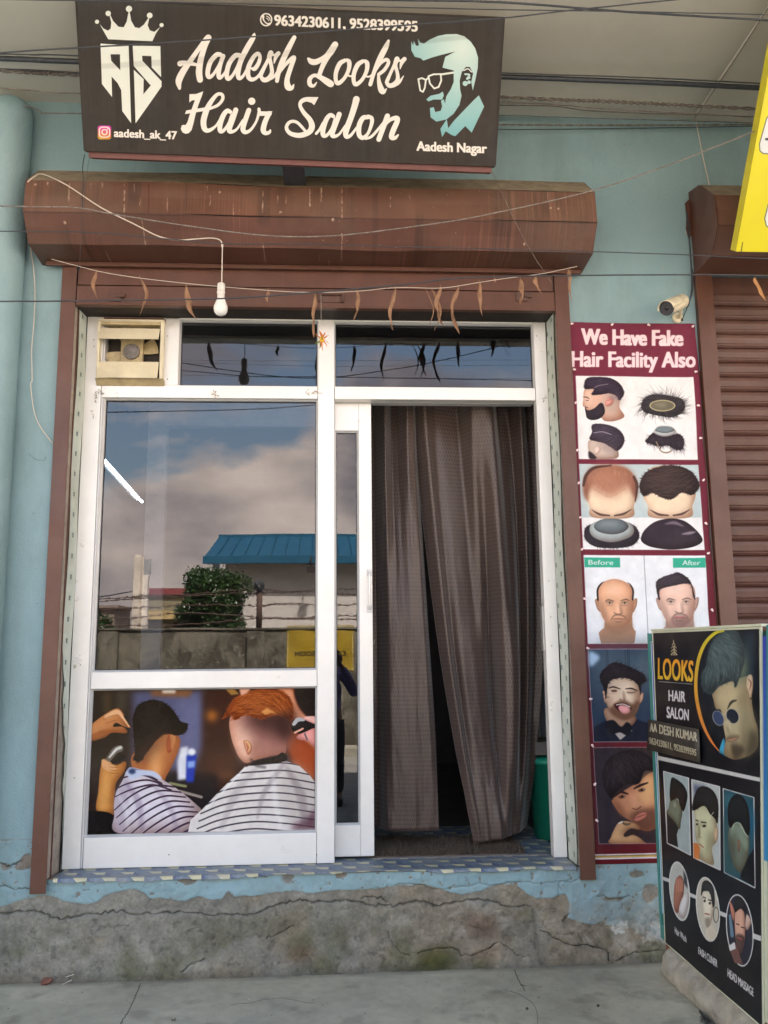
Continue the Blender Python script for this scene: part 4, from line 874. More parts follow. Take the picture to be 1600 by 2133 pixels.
# three round photos
for (cx_, cy_, ra, rb, bgc) in ((232, 1095, 82, 228, (190, 196, 190)), (465, 1257, 96, 246, (198, 196, 182)), (733, 1447, 112, 272, (50, 50, 62))):
    c.ell(cx_, cy_, ra, rb, (222, 224, 222), rot=-8); c.ell(cx_, cy_, ra - 8, rb - 10, bgc, rot=-8)
c.sp([(200, 1010), (240, 980), (268, 1040), (262, 1140), (225, 1250), (190, 1230), (185, 1120)], (168, 112, 92)); 
for k in range(4): c.line([(205 + 16 * k, 1000 + 6 * k), (210 + 14 * k, 1100)], 9, (196, 136, 112))
c.sp([(225, 1260), (250, 1160), (300, 1110), (306, 1200), (270, 1300)], (224, 226, 226)); c.poly([(262, 940), (290, 1000), (300, 1090), (268, 1040)], (60, 60, 64), soft=5)
c.sp([(425, 1110), (480, 1110), (510, 1200), (500, 1330), (460, 1395), (430, 1330), (418, 1220)], (226, 220, 200)); c.hair([(408, 1150), (420, 1060), (460, 1045), (510, 1100), (522, 1220), (505, 1250), (480, 1140), (430, 1120)], (44, 42, 44), (90, 88, 86), 30, ang=-70, ln=40, w=4); c.line([(425, 1165), (445, 1175)], 8, (50, 44, 40)); c.line([(468, 1190), (492, 1200)], 8, (50, 44, 40)); c.ell(437, 1195, 10, 10, (50, 44, 40)); c.ell(480, 1218, 10, 10, (50, 44, 40)); c.line([(440, 1290), (475, 1300)], 9, (150, 90, 84)); c.sp([(440, 1330), (480, 1330), (465, 1390)], (150, 144, 130), soft=5)
t_ = [(532 + 22 * math.cos(a), 1310 + 56 * math.sin(a)) for a in np.linspace(0, 2 * PI, 16)]; c.line(t_, 6, (70, 66, 60)); c.poly([(450, 1400), (500, 1380), (540, 1450), (490, 1500), (440, 1460)], (214, 206, 186))
c.sp([(700, 1300), (760, 1300), (780, 1420), (770, 1560), (735, 1620), (705, 1540), (692, 1400)], (214, 168, 146)); c.hair([(692, 1310), (700, 1210), (740, 1210), (790, 1290), (780, 1330), (740, 1290)], (36, 32, 36), (80, 74, 80), 24, ang=-50, ln=34, w=4); c.sp([(705, 1480), (770, 1500), (765, 1590), (735, 1622), (708, 1560)], (60, 46, 46), soft=5, a=.8); c.line([(705, 1400), (728, 1410)], 7, (50, 40, 40)); c.line([(748, 1430), (775, 1440)], 7, (50, 40, 40)); c.line([(718, 1500), (750, 1520)], 9, (176, 90, 90)); c.sp([(650, 1220), (690, 1310), (680, 1380), (655, 1290)], (196, 130, 110)); c.sp([(790, 1340), (830, 1400), (800, 1460), (780, 1430)], (206, 176, 160)); c.poly([(640, 1560), (700, 1540), (740, 1650), (760, 1700), (690, 1680)], (120, 86, 80)); c.poly([(640, 1550), (690, 1530), (700, 1580), (650, 1590)], (222, 226, 226)); c.line([(650, 1330), (670, 1480)], [20, 30], (110, 140, 160), soft=5)
c.text('Hair Wash', 190, 1398, 287, 1478, 48, (226, 226, 226), bold=1); c.text('FASH CLINER', 388, 1572, 545, 1690, 50, (226, 226, 226), bold=1.2); c.text('HEAD MASSAGE', 632, 1765, 846, 1938, 56, (226, 226, 226), bold=1.5)
c.grain(0.05, 30, 9)
IMG_BRD = c.image('board_print')
# the strip pasted across the board: name and numbers
c = Canvas(560, 300, homog([(1358, 1520), (1465, 1548), (1468, 1622), (1356, 1586)], 560, 300), (70, 66, 58))
c.a *= 1 + (fbm(300, 560, 60, 4, 15)[..., None] - .5) * .3
c.fr(1340, 1300, 0.16883)
CRM = (206, 200, 172)
c.text('AA', 130, 1455, 212, 1470, 100, CRM, bold=4); c.text('DESH KUMAR', 245, 1490, 722, 1625, 112, CRM, bold=3.5); c.text('9634230611, 9528399595', 120, 1615, 712, 1812, 84, CRM, bold=3)
c.line([(240, 1320), (222, 1450), (240, 1560), (215, 1700)], 6, (30, 28, 24))
IMG_STRIP = c.image('strip_print')

def plane_map(BL, U, V, W, H, w, h):
    N = np.cross(U, V)
    def f(p):
        d = _dirs(p); t = ((BL - CAMP) @ N) / (d @ N); q = CAMP + d * t[:, None] - BL
        return np.column_stack([(q @ U) / W * w, (1 - (q @ V) / H) * h])
    return f
YS_BL = np.array([1.833, -0.50, 3.29]); YS_V = np.array([0, -0.39, 0.595]); YS_V /= np.linalg.norm(YS_V); YS_U = np.array([1.0, 0, 0]); YS_W, YS_H = 1.2, 1.05
c = Canvas(800, 700, plane_map(YS_BL, YS_U, YS_V, YS_W, YS_H, 800, 700), (228, 216, 30))
c.a *= 1 + (fbm(700, 800, 200, 4, 77)[..., None] - .5) * .05
c.fr(0, 0, 1)
for q in ([(1700, 236), (1606, 236), (1597, 246), (1582, 300), (1583, 314), (1590, 320), (1700, 322)], [(1700, 418), (1608, 418), (1600, 426), (1593, 455), (1596, 470), (1606, 478), (1700, 480)]):
    c.poly(q, (226, 230, 232)); c.line(q, 2.2, (96, 100, 92), smooth=False)
c.line([(1596, 290), (1604, 290), (1604, 312), (1612, 312)], 5, (60, 60, 64), smooth=False)
c.line([(1544, 524), (1547, 505)], 2, (80, 76, 30))
IMG_YEL = c.image('yellow_print')

# ------------------------------------------------------------------ foot of the wall: paint, plaster, cracks
WX0, WX1, WZ0, WZ1 = -2.1, 2.1, 0.06, 0.70
TW, TH = 2940, 448
c = Canvas(TW, TH, planeY(0, WX0, WX1, WZ0, WZ1, TW, TH), (0, 0, 0))
paint = np.zeros((TH, TW), np.float32); crack = np.zeros_like(paint); moss = np.zeros_like(paint); white = np.zeros_like(paint); brown = np.zeros_like(paint)
def into(layer, m, x0, y0, a=1.0, op='max'):
    if m is None: return
    r = layer[y0:y0 + m.shape[0], x0:x0 + m.shape[1]]
    if op == 'max': np.maximum(r, m * a, out=r)
    else: r *= 1 - m * a
def L(x0, y0, s_, pts): return [(x0 + x * s_, y0 + y * s_) for x, y in pts]
k1 = lambda pts: L(0, 1700, .4375, pts)
k2 = lambda pts: L(700, 1700, .4375, pts)
c.fr(0, 0, 1)
low = [(-300, 1895), (-100, 1890)] + k1([(0, 430), (60, 415), (150, 385), (240, 372), (300, 400), (400, 420), (450, 415), (490, 385), (520, 372), (600, 352), (650, 346), (690, 362), (715, 395), (760, 386), (820, 396), (880, 408), (950, 380), (1000, 396), (1060, 390), (1085, 340), (1110, 376), (1200, 382), (1300, 360), (1400, 355), (1500, 366), (1590, 350)]) + k2([(60, 352), (130, 345), (200, 340), (300, 328), (400, 325), (470, 342), (550, 366), (600, 378), (700, 350), (780, 322), (860, 326), (900, 366), (960, 392), (1030, 386), (1090, 362), (1115, 420), (1100, 480), (1180, 512), (1300, 520), (1400, 530), (1450, 560), (1540, 590), (1640, 610)]) + [(1600, 1975), (1900, 1980)]
into(paint, *c.mask(low + [(1900, 1500), (-300, 1500)], False))
# patches where the paint has gone
for q, sft in ((k1([(0, 215), (60, 240), (100, 215), (105, 190), (150, 172), (152, 250), (100, 262), (60, 248), (20, 262), (0, 250)]), 0), (k1([(1330, 275), (1380, 262), (1420, 290), (1390, 330), (1345, 330)]), 8), (k1([(830, 290), (940, 285), (945, 310), (900, 330), (840, 305)]), 2),
               (k2([(1240, 375), (1320, 388), (1400, 380), (1340, 410), (1260, 400)]), 2), (k2([(1380, 262), (1450, 258), (1480, 280), (1410, 296)]), 2), (k2([(1470, 320), (1530, 330), (1540, 380), (1480, 420), (1450, 380)]), 2), (k2([(0, 258), (60, 262), (50, 290), (0, 296)]), 2), (k2([(700, 240), (770, 245), (740, 275)]), 1)):
    m, x0, y0 = c.mask(q, False, sft); into(paint, m, x0, y0, .8 if sft > 2 else 1, 'cut')
nz_ = fbm(TH, TW, 46, 5, 21) + 0.35 * (fbm(TH, TW, 9, 3, 22) - .5)
soft_p = boxblur(boxblur(paint, 7), 7)
paint = np.clip((soft_p - 0.5 + (nz_ - 0.5) * .55) * 5 + .5, 0, 1)
# scattered chips
chips = fbm(TH, TW, 14, 4, 23); zz = np.linspace(WZ1, WZ0, TH)[:, None]; xx = np.linspace(WX0, WX1, TW)[None]
paint *= 1 - np.clip((chips - 0.70 + np.clip(0.5 - zz, 0, .3) * .1) * 14, 0, 1)
def wob(p, amp=2.2, n=8, seed=0):
    rg = np.random.default_rng(seed); q = spline(p, n); q[1:-1] += rg.normal(0, amp, (len(q) - 2, 2)) * [0.3, 1]; return q
cr = [(k1([(-400, 470), (0, 465), (100, 450), (180, 455), (240, 472), (300, 486), (400, 470), (500, 462), (560, 450), (640, 460), (800, 462), (900, 458), (1000, 465), (1130, 468), (1230, 455), (1300, 425), (1380, 412), (1440, 398), (1500, 410), (1600, 402)]), 3.0),
      (k2([(0, 402), (110, 405), (160, 425), (240, 425), (320, 420), (400, 405), (480, 428), (560, 410), (640, 400), (740, 402), (800, 425), (930, 430)]), 3.2),
      (k2([(970, 545), (1060, 590), (1100, 610), (1200, 620), (1290, 640), (1300, 690)]), 2.4), (k2([(120, 395), (200, 385), (240, 412)]), 2.4), (k2([(1080, 500), (1110, 460)]), 1.6),
      (k2([(245, 545), (260, 590), (300, 640), (350, 660)]), 1.3), (k1([(-200, 330), (0, 332), (80, 345), (140, 350)]), 2.0), (k1([(0, 222), (40, 240), (100, 215)]), 3), (k2([(280, 330), (400, 322), (480, 350), (640, 330), (860, 318), (1000, 318), (1150, 300)]), 1.2),
      (k2([(780, 595), (840, 640), (900, 665)]), 1.4), (k2([(390, 650), (470, 630), (570, 632), (600, 660), (680, 650), (770, 600)]), 2.0), (k2([(1330, 690), (1420, 655), (1540, 640)]), 2.0), (k1([(860, 740), (920, 700), (980, 672)]), 2), (k1([(1270, 580), (1320, 560), (1400, 520)]), 1.4), (k2([(1240, 380), (1330, 395), (1400, 378)]), 1.3)]
for i, (p, w_) in enumerate(cr):
    q = wob(p, 1.6, 5, i); into(crack, *cover(c._stroke(q, w_ * np.random.default_rng(i).uniform(.4, 1.3, len(q)), 1, False), TW, TH))
rgc = np.random.default_rng(4)
for k in range(70):                                    # hair cracks
    x = rgc.uniform(-40, 1440); y = rgc.uniform(1880, 2035) if x < 1100 else rgc.uniform(1840, 1990); p = [(x, y)]; th = rgc.uniform(0, 6.28)
    for j in range(5): th += rgc.normal() * .7; p.append((p[-1][0] + 7 * math.cos(th), p[-1][1] + 5 * math.sin(th)))
    into(crack, *cover(c._stroke(p, rgc.uniform(.5, 1.1)), TW, TH), rgc.uniform(.3, .8))
for q in (k2([(400, 650), (470, 632), (540, 640), (550, 700), (520, 738), (400, 738)]), k2([(650, 700), (720, 690), (720, 730), (640, 726)]), k2([(225, 735), (290, 725), (290, 750), (225, 750)])): into(moss, *c.mask(q, False, 10))
moss2 = np.clip((fbm(TH, TW, 130, 4, 31) - .52) * 5, 0, 1) * np.clip((0.42 - zz) * 5, 0, 1)
for q in (k2([(1325, 470), (1345, 455), (1360, 520), (1385, 500), (1400, 580), (1350, 640), (1320, 600), (1310, 520)]),): into(white, *c.mask(q, False, 4))
efl = np.clip((fbm(TH, TW, 34, 5, 41) - .5) * 7, 0, 1)
whx = np.exp(-((xx - 1.40) / .3) ** 2 - ((zz - .26) / .1) ** 2) + .5 * np.exp(-((xx + 1.55) / .14) ** 2 - ((zz - .25) / .12) ** 2) + .4 * np.exp(-((xx - .55) / .3) ** 2 - ((zz - .3) / .08) ** 2)
white = np.clip(white * (.4 + efl) + efl * whx * .8, 0, 1)
for q in (k2([(395, 655), (500, 630), (560, 640), (420, 680)]), k2([(640, 660), (760, 600), (800, 620), (690, 690)]), k1([(1360, 640), (1450, 620), (1530, 670), (1400, 690)]), k1([(100, 190), (150, 172), (152, 250), (100, 255)]), k2([(600, 470), (760, 470), (800, 590), (640, 580)])): into(brown, *c.mask(q, False, 12), .8)
g1 = fbm(TH, TW, 150, 6, 51)[..., None]; g2 = fbm(TH, TW, 30, 5, 52)[..., None]; g3 = fbm(TH, TW, 6, 3, 53)[..., None]
gry = np.array([.51, .50, .46]); tan = np.array([.52, .485, .42]); grn = np.array([.35, .345, .26])
base = gry + (tan - gry) * np.clip((g1 - .38 + .12 * np.clip(xx[..., None] * .6, -1, 1)) * 4, 0, 1)
base = base + (grn - base) * (np.clip(moss2, 0, 1) * .75)[..., None]
base = base * (0.80 + 0.36 * g2) * (0.86 + .24 * g3) * (.86 + .28 * fbm(TH, TW, 300, 3, 57)[..., None])
pits = np.clip((fbm(TH, TW, 20, 5, 60) - .63) * 9, 0, 1) * np.clip((.48 - zz) * 9, 0, 1)
base *= 1 - .16 * pits[..., None]
base = base + (np.array([.30, .32, .12]) * (.6 + .6 * g2) - base) * (moss * .85)[..., None]
base = base + (np.array([.36, .23, .16]) * (.7 + .5 * g2) - base) * (brown * .6)[..., None]
base = base + (np.array([.84, .84, .82]) - base) * (white * .75)[..., None]
base *= 1 - .42 * crack[..., None] * (.35 + .9 * fbm(TH, TW, 25, 3, 58)[..., None])
low_dark = np.clip((WZ0 + .09 - zz) * 16, 0, 1)[..., None]; base *= 1 - .25 * low_dark  # darker towards the bottom edge
c.a = base.astype(np.float32); paint_a = paint * (1 - crack * .8) * (1 - white * .6) * np.clip(.55 + 1.1 * (fbm(TH, TW, 40, 5, 63) - .15) + (zz - .42) * 3, .3, 1)
IMG_FOOT = c.image('plinth_colour', alpha=np.clip(paint_a, 0, 1))
HEIGHT = (fbm(TH, TW, 110, 5, 71) - .5) * .022 + (fbm(TH, TW, 22, 4, 72) - .5) * .006 + boxblur(paint, 1) * .0035 - boxblur(crack, 1) * .013 - pits * .002 - brown * .006
# the skirt of loose plaster under the long crack stands a little proud
hh = Canvas(TW, TH, planeY(0, WX0, WX1, WZ0, WZ1, TW, TH), (0, 0, 0)); hm = np.zeros((TH, TW), np.float32)
ck = cr[0][0] + cr[1][0][1:]; into(hm, *c.mask(ck + [(1140, 2100), (-300, 2100)], False, 3)); HEIGHT += hm * .012
HEIGHT = HEIGHT.astype(np.float32)
c.a = np.repeat(np.clip((HEIGHT[..., None] + .03) / .06, 0, 1), 3, 2); IMG_FOOTH = c.image('plinth_relief', noncolor=True)

# ------------------------------------------------------------------ shutter hood: droppings, drips and dust
HX0, HX1, HZ0, HZ1 = -1.43, 1.27, 3.38, 3.86
c = Canvas(1900, 338, planeY(-.30, HX0, HX1, HZ0, HZ1, 1900, 338), (88, 57, 46))
f = fbm(338, 1900, 240, 5, 81)[..., None]; c.a *= .86 + .28 * f; c.a += (fbm(338, 1900, 90, 5, 82)[..., None] - .5) * np.array([.05, .05, .04])
st = fbm(1, 1900, 4, 3, 83); st2 = fbm(338, 1900, 200, 3, 84); run = np.clip((st - .5) * 5, 0, 1) * np.clip((st2 - .45) * 4, 0, 1)
c.a += run[..., None] * np.array([.10, .085, .07]) * .8
run2 = np.clip((fbm(1, 1900, 26, 4, 85) - .52) * 6, 0, 1) * np.clip((fbm(338, 1900, 160, 3, 86) - .45) * 4, 0, 1); c.a *= 1 - run2[..., None] * .22; c.a[:120] += (np.clip((fbm(120, 1900, 130, 4, 88) - .42) * 3, 0, 1)[..., None] * np.array([.075, .07, .05]))
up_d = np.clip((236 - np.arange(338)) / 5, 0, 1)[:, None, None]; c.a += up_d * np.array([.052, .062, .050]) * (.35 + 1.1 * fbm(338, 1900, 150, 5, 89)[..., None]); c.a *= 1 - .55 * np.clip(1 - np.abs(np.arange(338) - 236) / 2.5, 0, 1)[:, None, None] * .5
c.fr(0, 340, .4375)
DR = (176, 156, 140)
rgd = np.random.default_rng(11)
for x, y0, y1, w_ in ((327, 92, 178, 9), (485, 90, 112, 12), (590, 92, 260, 7), (637, 94, 156, 6), (222, 85, 105, 8), (430, 90, 140, 5), (665, 160, 200, 4), (672, 260, 350, 6), (462, 350, 400, 4), (845, 130, 178, 5), (985, 100, 130, 5), (1000, 130, 200, 5), (1112, 190, 250, 4), (1250, 110, 240, 10), (1322, 150, 190, 4), (1362, 150, 190, 4), (1475, 115, 205, 7), (1530, 110, 185, 10), (1248, 345, 370, 6), (795, 160, 245, 4)):
    n_ = max(2, int((y1 - y0) / 16)); 
    for j in range(n_):
        ya = y0 + (y1 - y0) * j / n_; yb = ya + (y1 - y0) / n_ * rgd.uniform(.5, 1.1)
        if rgd.random() < .8: c.line([(x + rgd.normal() * 1.2, ya), (x + rgd.normal() * 1.2, yb)], w_ * rgd.uniform(.4, 1.1), DR, a=rgd.uniform(.4, .9), smooth=False)
for x, y in ((165, 95), (1336, 232), (1585, 265), (300, 268), (1045, 130)): c.ell(x, y, 7, 6, DR, a=.8)
c.line([(706, 95), (706, 240)], 9, (84, 40, 34), a=.7)
c.fr(640, 340, .4125)
for x, y0, y1, w_ in ((12, 130, 220, 5), (72, 120, 195, 10), (176, 120, 420, 7), (420, 150, 225, 4), (518, 135, 180, 5), (1218, 120, 178, 8), (968, 150, 160, 3), (1112, 370, 380, 4)):
    n_ = max(2, int((y1 - y0) / 14))
    for j in range(n_):
        ya = y0 + (y1 - y0) * j / n_; yb = ya + (y1 - y0) / n_ * rgd.uniform(.5, 1.1)
        if rgd.random() < .8: c.line([(x + rgd.normal() * 1.2, ya), (x + rgd.normal() * 1.2, yb)], w_ * rgd.uniform(.4, 1.1), DR, a=rgd.uniform(.4, .9), smooth=False)
for x, y in ((130, 280), (1270, 226), (1232, 222), (1112, 374)): c.ell(x, y, 6, 6, DR, a=.8)
for k in range(60):                                     # pale runs creeping under the lower fold
    x = rgd.uniform(330, 1150); y = 462 + rgd.normal() * 4; c.line([(x, y), (x + rgd.normal() * 2, y - rgd.uniform(10, 90))], rgd.uniform(2, 5), (150, 110, 94), a=rgd.uniform(.15, .5), smooth=False)
for k in range(140): c.ell(rgd.uniform(-1400, 1460), rgd.uniform(90, 460), rgd.uniform(1, 3), rgd.uniform(1, 3.5), (190, 160, 140), a=rgd.uniform(.2, .7))
IMG_HOOD = c.image('hood_colour')

# ------------------------------------------------------------------ the concrete in front
GX0, GX1, GY0, GY1 = -2.2, 2.0, -1.4, 0.1
GW, GH = 2100, 750
def gmap(p):
    q = onZ(p, .105); return np.column_stack([(q[:, 0] - GX0) / (GX1 - GX0) * GW, (GY1 - q[:, 1]) / (GY1 - GY0) * GH])
c = Canvas(GW, GH, gmap, (172, 166, 148))
c.a *= (.84 + .32 * fbm(GH, GW, 260, 6, 91)[..., None]) * (.93 + .14 * fbm(GH, GW, 20, 4, 92)[..., None]); c.a += (fbm(GH, GW, 500, 3, 93)[..., None] - .5) * np.array([.07, .05, .0])
c.a *= 1 - .12 * np.clip((fbm(GH, GW, 60, 5, 94)[..., None] - .60) * 6, 0, 1)
gcr = np.zeros((GH, GW), np.float32)
for i, (p, w_) in enumerate(((k1([(670, 795), (655, 830), (640, 870), (615, 920), (590, 960), (570, 1000), (560, 1060)]), 1.8), (k2([(850, 735), (870, 780), (900, 830)]), 1.6), (k2([(880, 800), (905, 806)]), 1.3), (k2([(830, 830), (930, 880), (960, 960), (940, 1050)]), .9), (k1([(1100, 900), (1300, 870), (1500, 890)]), .6))):
    q = wob(p, 1.2, 5, 50 + i); into(gcr, *cover(c._stroke(q, w_, 1, False), GW, GH), .8)
c.a *= 1 - .7 * gcr[..., None]
c.fr(0, 0, 1)
for k in range(60): c.ell(rgd.uniform(0, 1500), rgd.uniform(2030, 2130), rgd.uniform(.6, 1.8), rgd.uniform(.4, 1.2), (60, 56, 50) if rgd.random() < .6 else (190, 186, 176), a=rgd.uniform(.4, .9))
for p, s_ in (((827, 968), 8), ((910, 915), 6), ((1248, 898), 4)): pass
c.ell(362, 2123, 5, 4, (90, 84, 74), a=.7); c.ell(1246, 2093, 3, 3, (50, 46, 42)); c.ell(1098, 2100, 3, 3, (70, 66, 60)); c.poly(k1([(1080, 925), (1150, 935), (1130, 950)]), (170, 166, 150), soft=4, a=.6)
# mottled darkening towards the wall
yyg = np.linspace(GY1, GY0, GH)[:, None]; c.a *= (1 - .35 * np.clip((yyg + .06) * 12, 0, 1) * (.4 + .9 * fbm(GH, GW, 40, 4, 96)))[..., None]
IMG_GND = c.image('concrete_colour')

# ------------------------------------------------------------------ the vinyl floor sheet: tumbling blocks
c = Canvas(256, 256, lambda p: np.asarray(p, float), (72, 92, 128))
c.a[:] = np.array([84, 106, 130]) / 255
for j in range(2):
    for i in range(-1, 3):
        x = i * 128 + j * 64; y = j * 128
        for ox in (0, 256, -256):
            c.poly([(x + ox, y + 6), (x + 66 + ox, y + 6), (x + 98 + ox, y + 66), (x + 32 + ox, y + 66)], (204, 198, 158))
            c.poly([(x + ox + 66, y + 6), (x + ox + 98, y + 66), (x + ox + 98, y + 124), (x + ox + 66, y + 64)], (44, 66, 112))
            c.poly([(x + ox, y + 6), (x + ox - 30, y + 64), (x + ox - 30, y + 4), (x + ox, y - 54)], (104, 122, 142))
IMG_VIN = c.image('vinyl_print')
# grape-leaf motif paper on the jambs
c = Canvas(192, 512, lambda p: np.asarray(p, float), (202, 210, 200))
c.a *= .94 + .1 * fbm(512, 192, 60, 4, 98)[..., None]
def sprig(x, y):
    c.ell(x, y, 20, 26, (168, 188, 178), soft=14, a=.7)
    for a, b, r_ in ((-6, -9, 6), (6, -9, 6), (-6, 6, 6), (6, 7, 5), (0, 0, 4)): c.ell(x + a, y + b, r_, r_ * 1.3, (78, 96, 92))
for y in range(0, 512, 128): sprig(54, y + 40); sprig(146, y + 104)
IMG_PAPER = c.image('jamb_paper_print')
# barrier banner across the road
c = Canvas(512, 330, lambda p: np.asarray(p, float), (206, 170, 34))
c.a *= .9 + .2 * fbm(330, 512, 120, 4, 99)[..., None]
c.line([(8, 8), (504, 8), (504, 322), (8, 322), (8, 8)], 5, (232, 224, 170), smooth=False)
c.text('COMING SOON', 62, 226, 450, 226, 34, (40, 34, 20), bold=2.2)
IMG_SOON = c.image('banner_across_print')
# ------------------------------------------------------------------ materials
def blue_paint(t):
    n = t.noise(1.3, 6, 0.6); c = t.mix(t.ramp(n, [(0.3, 0.0), (0.7, 1.0)]), (0.205, 0.33, 0.365), (0.265, 0.39, 0.42))
    n2 = t.noise(2.2, 8, 0.7, (1, 1, 0.35), (4, 0, 2)); c = t.mix(t.math('MULTIPLY', t.ramp(n2, [(0.45, 0.0), (0.7, 1.0)]), 0.6), c, (0.15, 0.22, 0.21))
    n3 = t.noise(60, 3, 0.5, loc=(9, 2, 5)); c = t.mix(t.math('MULTIPLY', t.ramp(n3, [(0.70, 0.0), (0.74, 1.0)]), 0.5), c, (0.5, 0.55, 0.55))
    n4 = t.noise(45, 3, 0.5, loc=(1, 7, 3)); c = t.mix(t.math('MULTIPLY', t.ramp(n4, [(0.72, 0.0), (0.76, 1.0)]), 0.6), c, (0.1, 0.12, 0.12))
    return c
t = NT('blue_wall_paint'); t.col(blue_paint(t)); t.rough(0.55)
hb = t.mix(0.35, t.noise(4.5, 7, 0.65, dist=.6), t.noise(90, 5, 0.6)); t.bump(hb, 0.7, 0.009); M_BLUE = t.m
t = NT('worn_plinth'); xi = t.image(IMG_FOOT)
cc = t.mix(xi.outputs[1], xi.outputs[0], blue_paint(t)); t.col(cc); t.rough(t.ramp(xi.outputs[1], [(0, 0.9), (1, 0.6)]))
xh = t.image(IMG_FOOTH); hsum = t.mix(0.12, xh.outputs[0], t.noise(160, 5, 0.7)); t.bump(hsum, 0.6, 0.012); M_FOOT = t.m
M_SOFFIT = mat('soffit_plaster', (0.58, 0.56, 0.49), .8, var=.07, vs=1.2, bump=.25, bs=30, dust=.25, dcol=(.3, .28, .23))
M_UPPER = mat('upper_wall_paint', (0.55, 0.52, 0.45), .8)
M_BROWN = mat('brown_shutter_paint', (0.100, 0.037, 0.022), .42, var=.2, vs=5, dust=.3, dcol=(.15, .085, .06), bump=.12, bs=40, streak=.25)
M_BROWN2 = mat('faded_brown_paint', (0.092, 0.037, 0.026), .5, var=.2, vs=4, dust=.35, dcol=(.18, .115, .09), bump=.15, bs=30, streak=.5)
M_DARK = mat('dark_recess', (0.03, 0.022, 0.018), .8)
t = NT('hood_paint'); x = t.image(IMG_HOOD); c = t.mix(1.0, x.outputs[0], (1.0, .92, .9), 'MULTIPLY')
c = t.mix(t.math('MULTIPLY', t.ramp(t.noise(3, 8, .7), [(.45, 0), (.7, 1)]), .45), c, (.13, .085, .055)); t.col(c); t.rough(.5); t.bump(t.noise(1.8, 4), .5, .03); M_HOOD = t.m
M_DUST = mat('settled_dust', (0.27, 0.215, 0.15), .95, var=.35, vs=14, bump=.6, bs=60, dust=.5, dcol=(.16, .14, .08))
M_ALU = mat('white_aluminium', (0.80, 0.79, 0.77), .34, metal=.15, var=.03, vs=3, bump=.03, bs=200, dust=.22, dcol=(.5, .47, .42))
M_BEAD = mat('grey_glazing_bead', (0.60, 0.605, 0.61), .4, metal=.2, var=.04, bump=.03, dust=.25, dcol=(.4, .38, .34))
M_SCUFF = mat('scuffed_sealant', (0.38, 0.34, 0.29), .9, var=.4, vs=60, bump=.5)
M_RUBBER = mat('black_gasket', (0.02, 0.02, 0.022), .6)
M_CREAM = mat('cream_plastic', (0.72, 0.65, 0.47), .38, var=.08, vs=9, dust=.3, dcol=(.4, .33, .2), bump=.03)
M_CREAM2 = mat('yellowed_plastic', (0.50, 0.40, 0.22), .5, var=.2, vs=20, dust=.5, dcol=(.2, .15, .09))
M_MOTOR = mat('dusty_motor', (0.20, 0.185, 0.18), .7, var=.3, vs=60, dust=.6, dcol=(.3, .25, .2))
def glass(name, refl, tint):
    t = NT(name); t.t.nodes.remove(t.b)
    tr = t.n('ShaderNodeBsdfTransparent'); tr.inputs[0].default_value = (*tint, 1)
    gl = t.n('ShaderNodeBsdfGlossy'); gl.inputs['Roughness'].default_value = 0.0; gl.inputs[0].default_value = (.93, .95, 1, 1)
    fr = t.n('ShaderNodeFresnel'); fr.inputs[0].default_value = 1.5
    f = t.math('ADD', t.math('MULTIPLY', fr.outputs[0], 1.0), refl)
    bp = t.n('ShaderNodeBump'); bp.inputs['Strength'].default_value = .05; bp.inputs['Distance'].default_value = .01; t.l(t.noise(1.1, 2), bp.inputs['Height']); t.l(bp.outputs[0], gl.inputs['Normal'])
    mx = t.n('ShaderNodeMixShader'); t.l(f, mx.inputs[0]); t.l(tr.outputs[0], mx.inputs[1]); t.l(gl.outputs[0], mx.inputs[2]); t.l(mx.outputs[0], t.out.inputs[0]); return t.m
M_GLASS = glass('tinted_window_glass', 0.030, (.50, .50, .52))
M_SIGN = print_mat('sign_face_print', IMG_SIGN, rough=.5, bright=.86, dirt=.04, gloss=.25, bump=.25)
M_PIC = print_mat('window_picture', IMG_PIC, rough=.14, bright=.78, dirt=.03, gloss=.15, coat=0, bump=.04)
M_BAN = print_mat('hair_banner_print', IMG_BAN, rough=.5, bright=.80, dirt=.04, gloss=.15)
M_BRD = print_mat('board_poster_print', IMG_BRD, rough=.4, bright=.85, dirt=.04, gloss=.2)
M_STRIP = print_mat('name_strip_print', IMG_STRIP, rough=.5, bright=.7, dirt=.2)
M_YEL = print_mat('yellow_sign_print', IMG_YEL, rough=.3, bright=.84, dirt=.03)
M_SOON = print_mat('street_banner_print', IMG_SOON, rough=.5, bright=.55, dirt=.1)
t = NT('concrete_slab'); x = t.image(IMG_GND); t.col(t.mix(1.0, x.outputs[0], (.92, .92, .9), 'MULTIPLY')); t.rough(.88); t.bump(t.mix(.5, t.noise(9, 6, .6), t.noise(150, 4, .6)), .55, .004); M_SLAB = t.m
M_ROAD = mat('dusty_road', (0.27, 0.255, 0.225), .9, var=.25, vs=1.2, bump=.5, bs=60, dust=.5, dcol=(.3, .27, .22))
M_KERB = mat('kerb_concrete', (0.33, 0.30, 0.235), .9, var=.4, vs=9, bump=.9, bs=70, dust=.4, dcol=(.42, .39, .32), bdist=.004)
M_CABLE = mat('black_cable', (0.035, 0.04, 0.05), .5, var=.3, vs=30, bump=.1)
M_CABLE2 = mat('weathered_cable', (0.14, 0.115, 0.10), .7, var=.4, vs=60, dust=.6, dcol=(.35, .32, .28))
M_WIREW = mat('cream_flex', (0.62, 0.55, 0.47), .6, var=.1)
M_BULB = mat('opal_bulb', (0.80, 0.79, 0.76), .25, var=.03, bump=0)
M_SOCK = mat('white_socket', (0.72, 0.70, 0.66), .4, var=.06)
M_LEAF = mat('dried_leaf', (0.27, 0.15, 0.085), .75, var=.3, vs=25, bump=.3, bs=90, dust=.3, dcol=(.26, .13, .07))
